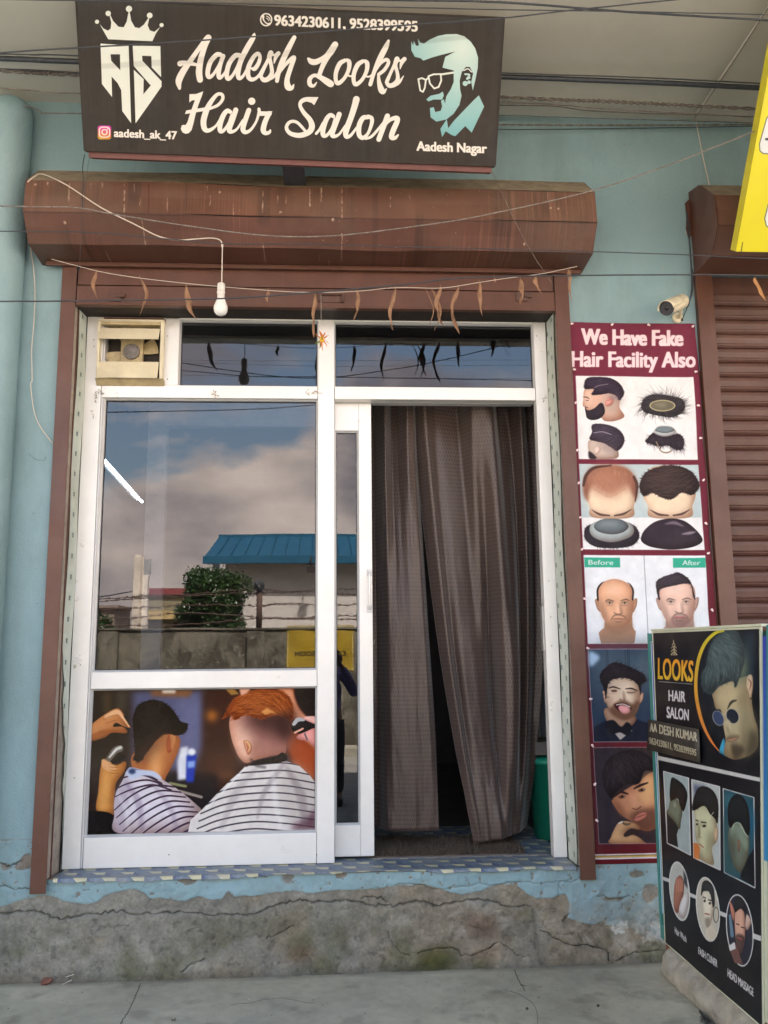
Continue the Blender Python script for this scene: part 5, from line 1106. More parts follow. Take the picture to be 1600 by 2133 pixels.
M_LEAF2 = mat('fallen_orange_leaf', (0.42, 0.20, 0.07), .6, var=.25, vs=25, bump=.3)
M_PAPER = NT('jamb_paper'); x = M_PAPER.image(IMG_PAPER, 'REPEAT'); M_PAPER.col(M_PAPER.mix(M_PAPER.math('MULTIPLY', M_PAPER.ramp(M_PAPER.noise(3, 8, .7), [(.42, 0), (.7, 1)]), .4), x.outputs[0], (.3, .29, .22))); M_PAPER.rough(.55); M_PAPER.bump(M_PAPER.noise(8, 4), .5, .01); M_PAPER = M_PAPER.m
t = NT('vinyl_floor'); x = t.image(IMG_VIN, 'REPEAT'); c = t.mix(t.math('MULTIPLY', t.ramp(t.noise(4, 9, .75), [(.36, 0), (.62, 1)]), .7), x.outputs[0], (.27, .27, .25)); t.col(c); t.rough(.5); t.bump(t.noise(10, 4), .4, .006); M_VIN = t.m
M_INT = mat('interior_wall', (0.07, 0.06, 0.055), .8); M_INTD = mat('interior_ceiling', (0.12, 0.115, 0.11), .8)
M_PLASTER = mat('broken_plaster', (0.33, 0.28, 0.23), .9, var=.35, vs=14, bump=.8, bs=60, bdist=.006, dust=.5, dcol=(.5, .46, .4))
M_STEEL = mat('grey_steel', (0.42, 0.41, 0.40), .45, metal=.5, var=.2, vs=20)
M_SIGNFR = mat('red_brown_sign_frame', (0.14, 0.045, 0.04), .5, var=.2)
M_TEAL = mat('teal_frame_paint', (0.05, 0.22, 0.19), .5, var=.15); M_GREEN = mat('green_plastic', (0.012, 0.25, 0.16), .35, var=.05, bump=0)
M_PALE = mat('pale_board_edge', (0.55, 0.57, 0.42), .6, var=.12); M_WHITE = mat('white_plastic_edge', (0.75, 0.76, 0.75), .5, var=.05)
M_PIN = mat('pink_white_clip', (0.85, 0.66, 0.66), .4, var=.1)
M_WOODF = mat('red_wood_foot', (0.22, 0.09, 0.05), .7, var=.3)

# ------------------------------------------------------------------ the setting
ZP = 0.105                                        # top of the pavement
MB().box(-400, 400, -500, 60, -0.4, 0.0).build('ground', M_ROAD, kind='structure')
def foot_h(x, z):
    i = np.clip(((x - WX0) / (WX1 - WX0) * TW).astype(int), 0, TW - 1); j = np.clip(((WZ1 - z) / (WZ1 - WZ0) * TH).astype(int), 0, TH - 1)
    return HEIGHT[j, i]
def np_grid(name, X, Y, Z, keep, material, parent=None, uv=None, kind=None, flip=False):
    ny, nx = X.shape; v = np.column_stack([X.ravel(), Y.ravel(), Z.ravel()])
    i, j = np.meshgrid(np.arange(nx - 1), np.arange(ny - 1)); a = (j * nx + i)
    f = np.stack([a, a + 1, a + nx + 1, a + nx], -1).reshape(-1, 4)
    if keep is not None: f = f[keep.ravel()]
    if flip: f = f[:, ::-1]
    used, inv = np.unique(f, return_inverse=True); v = v[used]; f = inv.reshape(f.shape)
    me = bpy.data.meshes.new(name); me.vertices.add(len(v)); me.vertices.foreach_set('co', v.astype(np.float32).ravel())
    me.loops.add(f.size); me.loops.foreach_set('vertex_index', f.astype(np.int32).ravel()); me.polygons.add(len(f))
    me.polygons.foreach_set('loop_start', np.arange(0, f.size, 4, dtype=np.int32)); me.polygons.foreach_set('loop_total', np.full(len(f), 4, np.int32))
    me.update(calc_edges=True); me.polygons.foreach_set('use_smooth', np.ones(len(f), bool)); me.materials.append(material)
    if uv: set_uv(me, uv)
    o = bpy.data.objects.new(name, me); COL.objects.link(o)
    if parent is not None: o.parent = parent
    if kind: o['kind'] = kind
    return o
# pavement slab with a broken right-hand edge
edge_px = np.array([(1378, 1989), (1390, 1993), (1398, 2010), (1406, 2026), (1418, 2036), (1425, 2062), (1440, 2072), (1450, 2084), (1460, 2108), (1459, 2118), (1466, 2128), (1500, 2150), (1520, 2200), (1560, 2300)])
ew = onZ(edge_px, ZP)
def edge_x(y):
    o = np.argsort(ew[:, 1]); return np.interp(y, ew[o, 1], ew[o, 0])
ys = np.concatenate([np.linspace(0.02, -1.4, 150), np.linspace(-1.45, -3.4, 30)])
us = np.linspace(0, 1, 300)
X = np.empty((len(ys), len(us))); Y = np.repeat(ys[:, None], len(us), 1)
ex = edge_x(ys) + np.random.default_rng(3).normal(0, .0035, len(ys))
X[:] = -6 + (ex[:, None] + 6) * us[None] ** 0.55
Zg = ZP + (fbm(len(ys), len(us), 30, 4, 201) - .5) * .014 - np.exp(-((X - ex[:, None]) / .02) ** 2) * .012
Zg[0] = ZP
pv = np_grid('pavement', X, Y, Zg, None, M_SLAB, uv=lambda co: np.column_stack([(co[:, 0] - GX0) / (GX1 - GX0), (co[:, 1] - GY0) / (GY1 - GY0)]), kind='structure', flip=True)
b = MB(); ring = [(float(a), float(q)) for a, q in zip(ex, ys)]
for i in range(len(ring) - 1): b.quad((*ring[i], ZP - .010), (*ring[i + 1], ZP - .010), (ring[i + 1][0] + .01, ring[i + 1][1], -.02), (ring[i][0] + .01, ring[i][1], -.02))
b.quad((-6, -3.4, ZP), (ring[-1][0], -3.4, ZP), (ring[-1][0], -3.4, -.02), (-6, -3.4, -.02)); b.build('pavement_edge', M_KERB, pv)
MB().box(1.7, 6, -3.4, -.001, -.1, .03).build('side_pavement', M_KERB, kind='structure')

# ------------------------------------------------------------------ the shop building
bld = thing('shop_building', 'blue painted shop building with worn grey plinth under a deep concrete soffit', 'building', (0, 0, 0))
ZT = 4.285
OL, OR_, OT, SILL = -1.325, 1.187, 3.40, 0.528
w = MB(); w.box(-7, WX0, 0, .23, 0, ZT); w.box(WX0, OL, 0, .23, WZ1, ZT); w.box(OR_, 1.85, 0, .23, WZ1, ZT)
w.box(OL, OR_, 0, .23, OT, ZT); w.box(1.85, 4.3, 0, .23, 3.42, ZT); w.box(4.3, 9, 0, .23, 0, ZT)
w.build('wall', M_BLUE, bld)
nx, nz_c = 760, 118
xg = np.linspace(WX0, 1.85, nx); zg = np.linspace(WZ0, WZ1, nz_c); X, Z = np.meshgrid(xg, zg)
Yf = -foot_h(X, Z).astype(float); fade = np.clip((WZ1 - Z) / .03, 0, 1); Yf *= fade ** .7
xc = .5 * (X[:-1, :-1] + X[1:, 1:]); zc = .5 * (Z[:-1, :-1] + Z[1:, 1:])
keep = ~((xc > OL) & (xc < OR_) & (zc > SILL - .002))
np_grid('plinth', X, Yf - .001, Z, keep, M_FOOT, bld, uv=lambda co: np.column_stack([(co[:, 0] - WX0) / (WX1 - WX0), (co[:, 2] - WZ0) / (WZ1 - WZ0)]))
w = MB(); w.box(WX0, 1.85, .02, .23, 0, SILL - .006); w.box(WX0, OL, .02, .23, SILL - .006, WZ1); w.box(OR_, 1.85, .02, .23, SILL - .006, WZ1); w.box(WX0, 1.85, .0, .02, -.1, WZ0); w.box(1.85, 4.3, .1, .23, 0, .12)
w.build('plinth_core', M_PLASTER, bld)
# reveal of the opening
w = MB(); w.prism([(OL, 0.004), (-1.2640, 0.004), (-1.2530, .14), (OL, .14)], SILL, OT, 'z'); w.build('reveal', M_PLASTER, bld)
w = MB(); w.prism([(1.121, 0.004), (OR_, 0.004), (OR_, .14), (1.115, .14)], SILL, OT, 'z'); w.build('reveal', M_PLASTER, bld)
def jamb(p0, p1, z0, z1, tear, name='jamb_paper'):
    b = MB()
    def fn(u, v):
        z = z0 + (z1 - z0) * v; s_ = u
        if tear: s_ = u + (1 - u) * max(0, min(.93, (1.55 - z) * 1.3 + .1 * math.sin(z * 19) + .06 * math.sin(z * 47)))
        wv = .003 * math.sin(z * 7 + u) + (.018 * max(0, 1.0 - z) * (1 - u) if tear else 0)
        return (p0[0] + (p1[0] - p0[0]) * s_ + (wv if p0[0] < 0 else -wv), p0[1] + (p1[1] - p0[1]) * s_ - (.03 * max(0, .95 - z) * (1 - u) if tear else 0), z)
    b.grid(fn, 8, 90); return b.build(name, M_PAPER, bld, recalc=False, uv=lambda co: np.column_stack([(co[:, 1] - p0[1]) / .15, co[:, 2] / .40]))
jamb((-1.2535, .040), (-1.2425, .134), SILL + .004, OT - .2, True)
jamb((1.1115, .006), (1.1055, .134), SILL + .004, OT - .2, False)
# soffit, its neighbour, the storey above
MB().box(-8, 1.9, -2.95, .23, ZT, ZT + .14).build('soffit', M_SOFFIT, bld)
MB().box(1.904, 9, -2.95, .23, ZT - .012, ZT + .14).build('soffit', M_SOFFIT, bld)
MB().box(-8, 9, -2.95, -2.83, ZT - .06, ZT + .95).build('parapet', M_UPPER, bld)
MB().box(-8, 9, -.1, 6, ZT + .145, 8.2).build('upper_storey', M_UPPER, bld)
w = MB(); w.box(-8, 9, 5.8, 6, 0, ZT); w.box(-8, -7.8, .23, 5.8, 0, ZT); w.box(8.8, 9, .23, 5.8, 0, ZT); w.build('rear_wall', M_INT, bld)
rgp = np.random.default_rng(44)
for px_, py_, w_, h_ in ((52, 490, 8, 34), (46, 552, 7, 26), (40, 590, 3, 18), (26, 850, 3, 9), (22, 905, 2, 7), (8, 1190, 7, 30), (1436, 470, 9, 34), (1380, 560, 2, 3), (106, 1090, 2, 3), (1300, 300, 3, 2)):
    b = MB(); n0 = 14; ring = []
    for k in range(n0):
        a = 2 * PI * k / n0; q = rgp.uniform(.45, 1.15); x, _, z = at(px_ + w_ * q * math.cos(a), py_ + h_ * q * math.sin(a), -.0015); ring.append((x, -.0015, z))
    b.add(ring, [tuple(range(n0))]); b.build('chipped_patch', M_PLASTER, bld, recalc=False)
# the column-like rainwater pipe at the left edge
pp = MB(); pp.tube([(-1.602, -.06, z) for z in (0.0, .5, 1.5, 2.8, 4.13)], .100, 28); pp.lathe([(.100, 4.13), (.097, 4.18), (.085, 4.22), (.05, 4.245), (.0, 4.25)], (-1.602, -.06, 0), n=28)
o = tag(pp.build('drain_pipe', M_BLUE), 'thick round rainwater pipe painted the same blue as the wall', 'pipe'); shift_origin(o, (-1.602, -.06, 0))
# room behind the glass
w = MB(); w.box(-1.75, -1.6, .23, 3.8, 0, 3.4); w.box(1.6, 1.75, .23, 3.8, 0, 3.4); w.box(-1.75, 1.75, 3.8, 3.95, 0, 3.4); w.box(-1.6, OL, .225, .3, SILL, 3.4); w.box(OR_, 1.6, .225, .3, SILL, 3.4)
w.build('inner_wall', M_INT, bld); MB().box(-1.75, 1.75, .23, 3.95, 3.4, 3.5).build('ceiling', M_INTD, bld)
MB().box(-1.6, 1.6, .15, 3.8, .3, SILL - .004).build('inner_floor', M_INT, bld)  # near-black floor past the sheet; the room's shade is in its colour
# vinyl sheet lying over the sill and into the room
b = MB(); rgv = np.random.default_rng(8); n = 130
xs_ = np.linspace(-1.23, 1.10, n + 1); fr_ = .004 + .016 * (fbm(1, n + 1, 12, 4, 301)[0] - .3); drop = np.clip((fbm(1, n + 1, 16, 4, 302)[0] - .42) * .16, 0, .05)
drop *= .3; drop[3:26] = np.maximum(drop[3:26], .012 + .006 * np.sin(np.arange(23)))
cut = np.clip((fbm(1, n + 1, 8, 3, 303)[0] - .5) * .1, 0, .05)
vs = []
for i in range(n + 1):
    x = xs_[i]; y1 = -fr_[i] - .005 + cut[i] * (drop[i] < .004); top = SILL + .004 + .0015 * math.sin(x * 9)
    prof = [(.95, SILL + .003), (.3, SILL + .003), (.12, SILL + .004), (.05, top), (y1 + .01, top), (y1 - .003, top - .003), (y1 - .008, top - .003 - drop[i])]
    vs += [(x, y, z) for y, z in prof]
m_ = 7; fs = [(i * m_ + k, (i + 1) * m_ + k, (i + 1) * m_ + k + 1, i * m_ + k + 1) for i in range(n) for k in range(m_ - 1)]
b.add(vs, fs, 0, False)
def vuv(co): return np.column_stack([co[:, 0] / .25 + .1, (co[:, 1] + co[:, 2] - SILL) / .16])
vf = tag(b.build('floor_sheet', M_VIN, uv=vuv, recalc=False), 'blue and cream block-patterned floor sheet curling over the shop sill', 'floor covering')
sm = vf.modifiers.new('thick', 'SOLIDIFY'); sm.thickness = .002

# ------------------------------------------------------------------ open shutter over the door
HP = [(-.004, 3.862), (-.13, 3.832), (-.285, 3.690), (-.298, 3.527), (-.208, 3.412), (-.004, 3.400)]
def make_hood(x0, x1, parent):
    b = MB(); n = 40
    for k in range(5):
        (ya, za), (yb, zb) = HP[k], HP[k + 1]
        def fn(u, v, ya=ya, za=za, yb=yb, zb=zb, k=k):
            x = x0 + (x1 - x0) * u; sag = .004 * math.sin(u * 9) + .003 * math.sin(u * 23 + k); return (x, ya + (yb - ya) * v - .004 * math.sin(u * 12 + v * 3) * (k in (2, 3)), za + (zb - za) * v + sag * (k in (1, 2, 3)) * math.sin(PI * u))
        b.grid(fn, n, 2, 1 if k in (0, 1) else 0, False)
    return b.build('hood', [M_HOOD, M_DUST], parent, uv=lambda co: np.column_stack([(co[:, 0] - HX0) / (HX1 - HX0), (co[:, 2] - HZ0) / (HZ1 - HZ0)]))
sh = thing('rolling_shutter', 'brown steel rolling shutter wound up in its dusty streaked hood over the salon door', 'shutter', (-.07, 0, ZP))
make_hood(-1.427, 1.26, sh)
for x0, x1 in ((-1.431, -1.4272), (1.2602, 1.264)): MB().prism(HP, x0, x1, 'x').build('end_plate', M_BROWN2, sh)
MB().box(-1.40, 1.25, -.052, -.034, 3.380, 3.4005).build('hood_lip', M_BROWN, sh, bevel=.002)
def channel(parent, x0, x1, side, z0, z1):
    b = MB(); xin = x1 if side > 0 else x0; d = side
    b.box(x0, x1, -.032, -.028, z0, z1); 
    if side > 0: b.box(x0, x0 + .004, -.028, .034, z0, z1); b.box(x0, x1, .034, .038, z0, z1); b.box(x1 - .018, x1 - .014, -.028, .034, z0, z1, 1)
    else: b.box(x1 - .004, x1, -.028, .034, z0, z1); b.box(x0, x1, .034, .038, z0, z1); b.box(x0 + .014, x0 + .018, -.028, .034, z0, z1, 1)
    b.build('guide_channel', [M_BROWN, M_DARK], parent, bevel=.0015)
channel(sh, -1.325, -1.255, 1, .475, 3.412); channel(sh, 1.115, 1.187, -1, .475, 3.412)
MB().box(-1.252, 1.113, -.020, -.012, 3.296, 3.414).build('curtain_plate', M_BROWN, sh, bevel=.002)
MB().box(-1.252, 1.113, -.030, -.018, 3.195, 3.288).build('bottom_rail', M_BROWN, sh, bevel=.003)
MB().box(-1.252, 1.113, -.036, .0, 3.186, 3.194).build('bottom_rail_lip', M_BROWN, sh, bevel=.002)
MB().box(-1.252, 1.113, .0, .13, 3.19, 3.40).build('backing_plate', M_DARK, sh)
for px_ in (240, 1087):
    x, _, z = at(px_, 617, -.03); b = MB(); b.box(x - .03, x + .03, -.038, -.030, z - .028, z + .022); b.box(x + .01, x + .05, -.046, -.038, z - .01, z + .012); b.build('lock_plate', M_BROWN2, sh, bevel=.002)
x, _, z = at(690, 622, -.03); b = MB(); b.box(x - .06, x + .06, -.034, -.030, z - .022, z + .022); b.box(x - .06, x + .06, -.05, -.034, z + .014, z + .022); b.box(x - .06, x - .052, -.05, -.034, z - .022, z + .014); b.box(x + .052, x + .06, -.05, -.034, z - .022, z + .014); b.build('lift_handle', M_BROWN2, sh, bevel=.002)

# ------------------------------------------------------------------ closed shutter next door
s2 = thing('rolling_shutter', 'closed brown ribbed steel shutter of the shop next door, at the right edge', 'shutter', (3.1, 0, .1))
make_hood(1.862, 4.35, s2); b = MB().prism(HP, 1.855, 1.8618, 'x'); b.build('end_plate', M_BROWN, s2)
b = MB(); b.prism([(1.832, 3.80), (1.853, 3.82), (1.853, 3.62), (1.84, 3.60), (1.828, 3.66), (1.836, 3.72)], -.012, -.001, 'y'); b.build('wall_hole_patch', M_BROWN, s2)  # raised brown patch standing in for the broken hole in the wall
channel(s2, 1.85, 1.935, 1, .06, 3.412)
prof = [(.050, 0), (.046, .004), (.040, .010), (.038, .016), (.044, .020), (.050, .024), (.048, .040), (.046, .052), (.048, .066), (.054, .0745), (.060, .0745), (.058, .04), (.060, .0)]
slat_me = None
for k in range(42):
    z = .115 + k * .0768
    if slat_me is None:
        b = MB(); b.prism(prof, 1.938, 4.25, 'x'); o = b.build('slat', M_BROWN2, s2); slat_me = o.data; first = o
    else:
        o = bpy.data.objects.new('slat', slat_me); COL.objects.link(o); o.parent = s2
    o.matrix_parent_inverse = parent_world(s2).inverted(); o.location = (0, 0, z)
MB().box(1.938, 4.25, .045, .049, 3.33, 3.415).build('curtain_plate', M_BROWN2, s2); MB().box(1.938, 4.28, .075, .12, 0, 3.42).build('light_block_panel', M_DARK, s2)  # unseen panel added to stop daylight showing between the slats

# ------------------------------------------------------------------ aluminium shopfront
sf = thing('shopfront', 'white aluminium shopfront with dark reflecting panes and scuffed joints', 'window frame', (-.05, .15, SILL))
FY0, FY1 = .138, .20
ZB, ZTOP = .536, 3.196
def bar(parent, name, x0, x1, z0, z1, y0=FY0, y1=FY1, m=None, bv=.0025): return MB().box(x0, x1, y0, y1, z0, z1).build(name, m or M_ALU, parent, bevel=bv)
bar(sf, 'stile', -1.2425, -1.160, ZB, ZTOP); bar(sf, 'stile', 1.040, 1.104, ZB, ZTOP); bar(sf, 'inner_stile', -1.1595, -1.150 + .0, ZB, 3.19, FY0 + .006, FY1, M_BEAD)
bar(sf, 'mullion', -.855, -.782, 2.838, ZTOP); bar(sf, 'mullion', -.078, .004, ZB, ZTOP, FY0 - .002)
bar(sf, 'transom', -1.158, -.080, 2.772, 2.838, FY0 + .001); bar(sf, 'transom', .006, 1.038, 2.772, 2.838, FY0 + .001)
bar(sf, 'rail', -1.148, -.080, 1.343, 1.422, FY0 + .002); bar(sf, 'bottom_rail', -1.148, -.080, ZB, .672, FY0 + .002); bar(sf, 'head_rail', -1.158, 1.038, 3.186, 3.196)
def pane(parent, x0, x1, z0, z1, y=GL, name='glass_pane', bead=.010, dpt=.03, dark=True):
    """a pane with its mitred beads and dark gasket"""
    for nm, a, q, bq, r_ in (('glazing_bead', .0, bead, y - dpt, M_BEAD), ('gasket', bead, bead + .0035, y - .004, M_RUBBER)):
        b = MB(); y0_, y1_ = bq, y - .001
        o_ = [(x0 + a, z0 + a), (x1 - a, z0 + a), (x1 - a, z1 - a), (x0 + a, z1 - a)]; i_ = [(x0 + q, z0 + q), (x1 - q, z0 + q), (x1 - q, z1 - q), (x0 + q, z1 - q)]
        ins = y0_ + (.012 if nm == 'glazing_bead' else 0)
        for k in range(4):
            k2_ = (k + 1) % 4
            b.quad((o_[k][0], y0_, o_[k][1]), (o_[k2_][0], y0_, o_[k2_][1]), (i_[k2_][0], ins, i_[k2_][1]), (i_[k][0], ins, i_[k][1]))
            b.quad((i_[k][0], ins, i_[k][1]), (i_[k2_][0], ins, i_[k2_][1]), (i_[k2_][0], y1_, i_[k2_][1]), (i_[k][0], y1_, i_[k][1]))
        b.build(nm, r_, parent)
    q = bead + .001
    return MB().quad((x0 + q, y, z0 + q), (x1 - q, y, z0 + q), (x1 - q, y, z1 - q), (x0 + q, y, z1 - q)).build(name, M_GLASS, parent)
pane(sf, -1.150, -.078, 1.420, 2.774); pane(sf, -.784, -.076, 2.836, 3.19, bead=.008); pane(sf, .002, 1.042, 2.836, 3.19, bead=.008)
pane(sf, -1.150, -.078, .670, 1.345).location.y += .004
MB().box(-1.16, -.853, .20, .205, 2.84, 3.196).build('fan_backboard', M_DARK, sf)
# scuffs of old sealant on the joints
rgs = np.random.default_rng(12)
for (px_, py_, n_, sx, sy) in ((446, 821, 16, 10, 6), (655, 818, 14, 18, 6), (210, 817, 16, 9, 5), (199, 829, 12, 2, 8), (192, 862, 5, 2, 5), (154, 1388, 6, 3, 8), (1135, 830, 8, 5, 6), (780, 1336, 3, 2, 4)):
    b = MB()
    yy = FY0 - .0025 if px_ != 780 else .172
    for k in range(n_):
        x, _, z = at(px_ + rgs.normal() * sx * .5, py_ + rgs.normal() * sy * .5, yy); a_ = rgs.uniform(0, PI); r0 = rgs.uniform(.002, .007); pts_ = []
        for j in range(7): th = j / 7 * 2 * PI; rr_ = r0 * rgs.uniform(.5, 1.2); pts_.append((x + rr_ * 1.5 * math.cos(th) * math.cos(a_) - rr_ * .5 * math.sin(th) * math.sin(a_), yy - k * .00002, z + rr_ * 1.5 * math.cos(th) * math.sin(a_) + rr_ * .5 * math.sin(th) * math.cos(a_)))
        b.add(pts_, [tuple(range(7))])
    b.build('scuff', M_SCUFF, sf, recalc=False)
for px_, py_ in ((196, 708), (196, 722), (1143, 1210), (1147, 1285), (1149, 1345), (155, 1620), (1118, 700), (349, 700), (349, 790), (352, 1780), (660, 1780), (168, 1385)):
    x, _, z = at(px_, py_, FY0); MB().lathe([(.0001, .0), (.0026, .0004), (.0030, .0024), (.0001, .003)], (x, FY0 - .0002, z), (0, -1, 0), 8).build('screw', M_MOTOR, sf)
# picture behind the lower pane is stuck on the glass
o = MB().quad((PX0 + .012, GL - .006, PZ0 + .004), (PX1 - .012, GL - .006, PZ0 + .004), (PX1 - .012, GL - .006, PZ1 + .0), (PX0 + .012, GL - .006, PZ1)).build('window_picture', M_PIC, recalc=False, uv=lambda co: np.column_stack([(co[:, 0] - PX0) / (PX1 - PX0), (co[:, 2] - PZ0) / (PZ1 - PZ0)]))
tag(o, 'barber photograph print of two clients in striped capes filling the lower window panel', 'poster'); shift_origin(o, (-.628, GL - .006, PZ0))
so = o.modifiers.new('t', 'SOLIDIFY'); so.thickness = .002; so.offset = 1

# ------------------------------------------------------------------ sliding door, half open
dr = thing('sliding_door', 'narrow white aluminium sliding door leaf pushed behind the left window', 'door', (.1, .19, SILL))
DY0, DY1 = .204, .240
bar(dr, 'stile', -.045, .004, .548, 2.770, DY0, DY1); bar(dr, 'stile', .128, .193, .548, 2.770, DY0, DY1)
bar(dr, 'rail', .0045, .1275, 2.624, 2.770, DY0 + .001, DY1); bar(dr, 'rail', .0045, .1275, .548, .690, DY0 + .001, DY1)
pane(dr, .003, .129, .688, 2.626, .226, bead=.011, dpt=.02)
h = MB(); zt_ = at(760, 1192, .2)[2]; zb_ = at(760, 1268, .2)[2]
h.tube([(.178, DY0, zt_), (.178, DY0 - .022, zt_ - .002), (.178, DY0 - .026, zt_ - .02), (.178, DY0 - .026, zb_ + .02), (.178, DY0 - .022, zb_ + .002), (.178, DY0, zb_)], .0065, 8)
hn = h.build('handle', M_ALU, dr)
for z in (zt_, zb_):
    b = MB(); b.box(.166, .192, DY0 - .006, DY0 - .0005, z - .018, z + .018); b.build('handle_plate', M_BEAD, hn, bevel=.002)
MB().box(1.030, 1.040, .150, .19, 1.50, 1.72).build('lock_strip', M_STEEL, sf, bevel=.002)
MB().box(.2, 1.03, .204, .23, SILL + .006, SILL + .009).build('door_track', M_MOTOR, sf)
MB().box(.006, 1.038, .20, .25, 2.771, 2.80).build('head_track', M_BEAD, sf)

# ------------------------------------------------------------------ exhaust fan
FX0, _, FZ1 = at(206, 665.5, .11); FX1, _, FZ0 = at(339, 790, .11)
fan = thing('exhaust_fan', 'cream plastic exhaust fan with two open louvres above the window', 'fan', ((FX0 + FX1) / 2, .12, FZ0))
b = MB()
b.box(FX0, FX1, .10, .19, FZ1 - .012, FZ1); b.box(FX0, FX0 + .012, .10, .19, FZ0, FZ1 - .012); b.box(FX1 - .017, FX1, .10, .19, FZ0, FZ1 - .012); b.box(FX0 + .012, FX1 - .017, .13, .19, FZ0, FZ0 + .010)
b.build('housing', M_CREAM, fan, bevel=.003)
MB().prism([(.10, FZ0 + .002), (.135, FZ0 - .028), (.19, FZ0 - .028), (.19, FZ0 + .002)], FX0 - .004, FX1 + .004, 'x').build('sill_tray', M_CREAM2, fan, bevel=.002)
MB().box(-1.157, -.857, .125, .198, FZ1 + .004, 3.186).build('top_packing', M_BROWN, fan)
for za, zb in ((at(250, 680, .09)[2], at(250, 705, .08)[2]), (at(250, 750, .09)[2], at(250, 786, .08)[2])):
    b = MB(); b.prism([(.112, za), (.082, zb), (.086, zb - .001), (.118, za - .001)], FX0 + .008, FX1 - .022, 'x'); b.build('louvre', M_CREAM, fan, bevel=.0012)
MB().box(FX0 + .013, FX1 - .018, .108, .15, at(250, 670, .1)[2] - .012, at(250, 668, .1)[2]).build('louvre_slot', M_CREAM2, fan)
mc = at(273, 731, .15); b = MB(); b.box(mc[0] - .056, mc[0] + .056, .165, .195, FZ0 + .01, FZ1 - .012); b.build('motor_bracket', M_CREAM2, fan, bevel=.004)
b = MB(); b.lathe([(.041, 0), (.041, .012), (.036, .018), (.036, .012), (.033, .012), (.030, .020), (.012, .024), (.011, .030), (.004, .032)], (mc[0], .165, mc[2]), (0, -1, 0), 28); b.build('motor', M_MOTOR, fan)
for k in range(4):
    a = R(20 + k * 90); b = MB()
    def fn(u, v, a=a):
        r_ = .045 + .085 * u; th = a + (v - .5) * .95 * (1 - .25 * u); return (mc[0] + r_ * math.cos(th), .188 + .016 * (v - .5), mc[2] + r_ * math.sin(th) * 1.0)
    b.grid(fn, 5, 6); b.build('blade', M_CREAM2, fan, recalc=False)

# ------------------------------------------------------------------ curtains
t = NT('dotted_curtain'); uvn = t.n('ShaderNodeUVMap', uv_map='uv'); sx = t.n('ShaderNodeSeparateXYZ'); t.l(uvn.outputs[0], sx.inputs[0])
PU, PV = .0185, .0215
vv = t.math('DIVIDE', sx.outputs[1], PV); row = t.math('FLOOR', vv); off = t.math('MULTIPLY', t.math('MODULO', row, 2.0), 0.5)
uu = t.math('ADD', t.math('DIVIDE', sx.outputs[0], PU), off); fu = t.math('SUBTRACT', t.math('FRACT', uu), .5); fv = t.math('SUBTRACT', t.math('FRACT', vv), .5)
d2 = t.math('ADD', t.math('MULTIPLY', t.math('MULTIPLY', fu, fu), 1.6), t.math('MULTIPLY', fv, fv)); dot = t.ramp(d2, [(.040, 1.0), (.075, 0.0)])
cc = t.mix(t.ramp(t.noise(2.4, 5, .6), [(.3, 0), (.7, 1)]), (.060, .039, .032), (.092, .061, .050))
t.col(t.mix(t.math('MULTIPLY', dot, .85), cc, (.022, .015, .013))); t.rough(t.mix(dot, .40, .22)); t.b.inputs['Sheen Weight'].default_value = .35; t.b.inputs['Sheen Roughness'].default_value = .4
fine = t.noise(900, 2); t.bump(t.mix(.75, fine, t.mix(1.0, dot, 1.0, 'DIFFERENCE')), .5, .0015); M_CURT = t.m
def curtain(name, label, left, right, folds, ybase, loc):
    """left/right: hem lines as (px, py) down the photograph; folds(u, v) gives depth"""
    nu, nv = 150, 110
    lz = onY(left, ybase); rz = onY(right, ybase)
    z0 = lambda tt, A: np.interp(tt, np.linspace(0, 1, len(A)), A)
    la = spline(lz, 8); ra = spline(rz, 8); V = np.linspace(0, 1, nv + 1); U = np.linspace(0, 1, nu + 1)
    tl = np.linspace(0, 1, len(la)); L3 = np.column_stack([np.interp(V, tl, la[:, k]) for k in range(3)]); R3 = np.column_stack([np.interp(V, np.linspace(0, 1, len(ra)), ra[:, k]) for k in range(3)])
    X = L3[:, None, 0] * (1 - U) + R3[:, None, 0] * U; Z = L3[:, None, 2] * (1 - U) + R3[:, None, 2] * U; Y = np.array([[folds(u, v) for u in U] for v in V]) + ybase
    # measured length along the cloth gives an even weave
    ds = np.hypot(np.diff(X, axis=1), np.diff(Y, axis=1)); arc = np.concatenate([np.zeros((nv + 1, 1)), np.cumsum(ds, 1)], 1); tot = arc[:, -1].max()
    arc = arc / arc[:, -1:] * tot
    o = np_grid(name, X, Y, Z, None, M_CURT); uvd = np.column_stack([arc.ravel(), Z.ravel()]); me = o.data
    li = np.empty(len(me.loops), int); me.loops.foreach_get('vertex_index', li); l = me.uv_layers.new(name='uv'); l.data.foreach_set('uv', uvd[li].astype(np.float32).ravel())
    tag(o, label, 'curtain'); shift_origin(o, loc); m = o.modifiers.new('t', 'SOLIDIFY'); m.thickness = .0015; return o
def table(rows, seed):
    """depth of a draped cloth, read off at three heights and eased between them"""
    uu = np.linspace(0, 1, 121); A = np.array([np.convolve(np.pad(np.interp(uu, [p[0] for p in r], [p[1] for p in r]), 4, mode='edge'), np.hanning(9) / 4, 'valid') for r in rows]); wr = (fbm(121, 121, 22, 4, seed) - .5) * .018
    def f(u, v):
        q = v * 2; k = min(1, int(q)); w_ = q - k; w_ = w_ * w_ * (3 - 2 * w_) if k else w_
        x = u * 120; i = min(119, int(x)); fx = x - i; j = min(120, int(v * 120))
        e = lambda B_: B_[i] * (1 - fx) + B_[i + 1] * fx
        return e(A[k]) * (1 - w_) + e(A[k + 1]) * w_ + e(wr[j]) * (.4 + v)
    return f
def g(u, c, w): return math.exp(-((u - c) / w) ** 2)
CY = .42
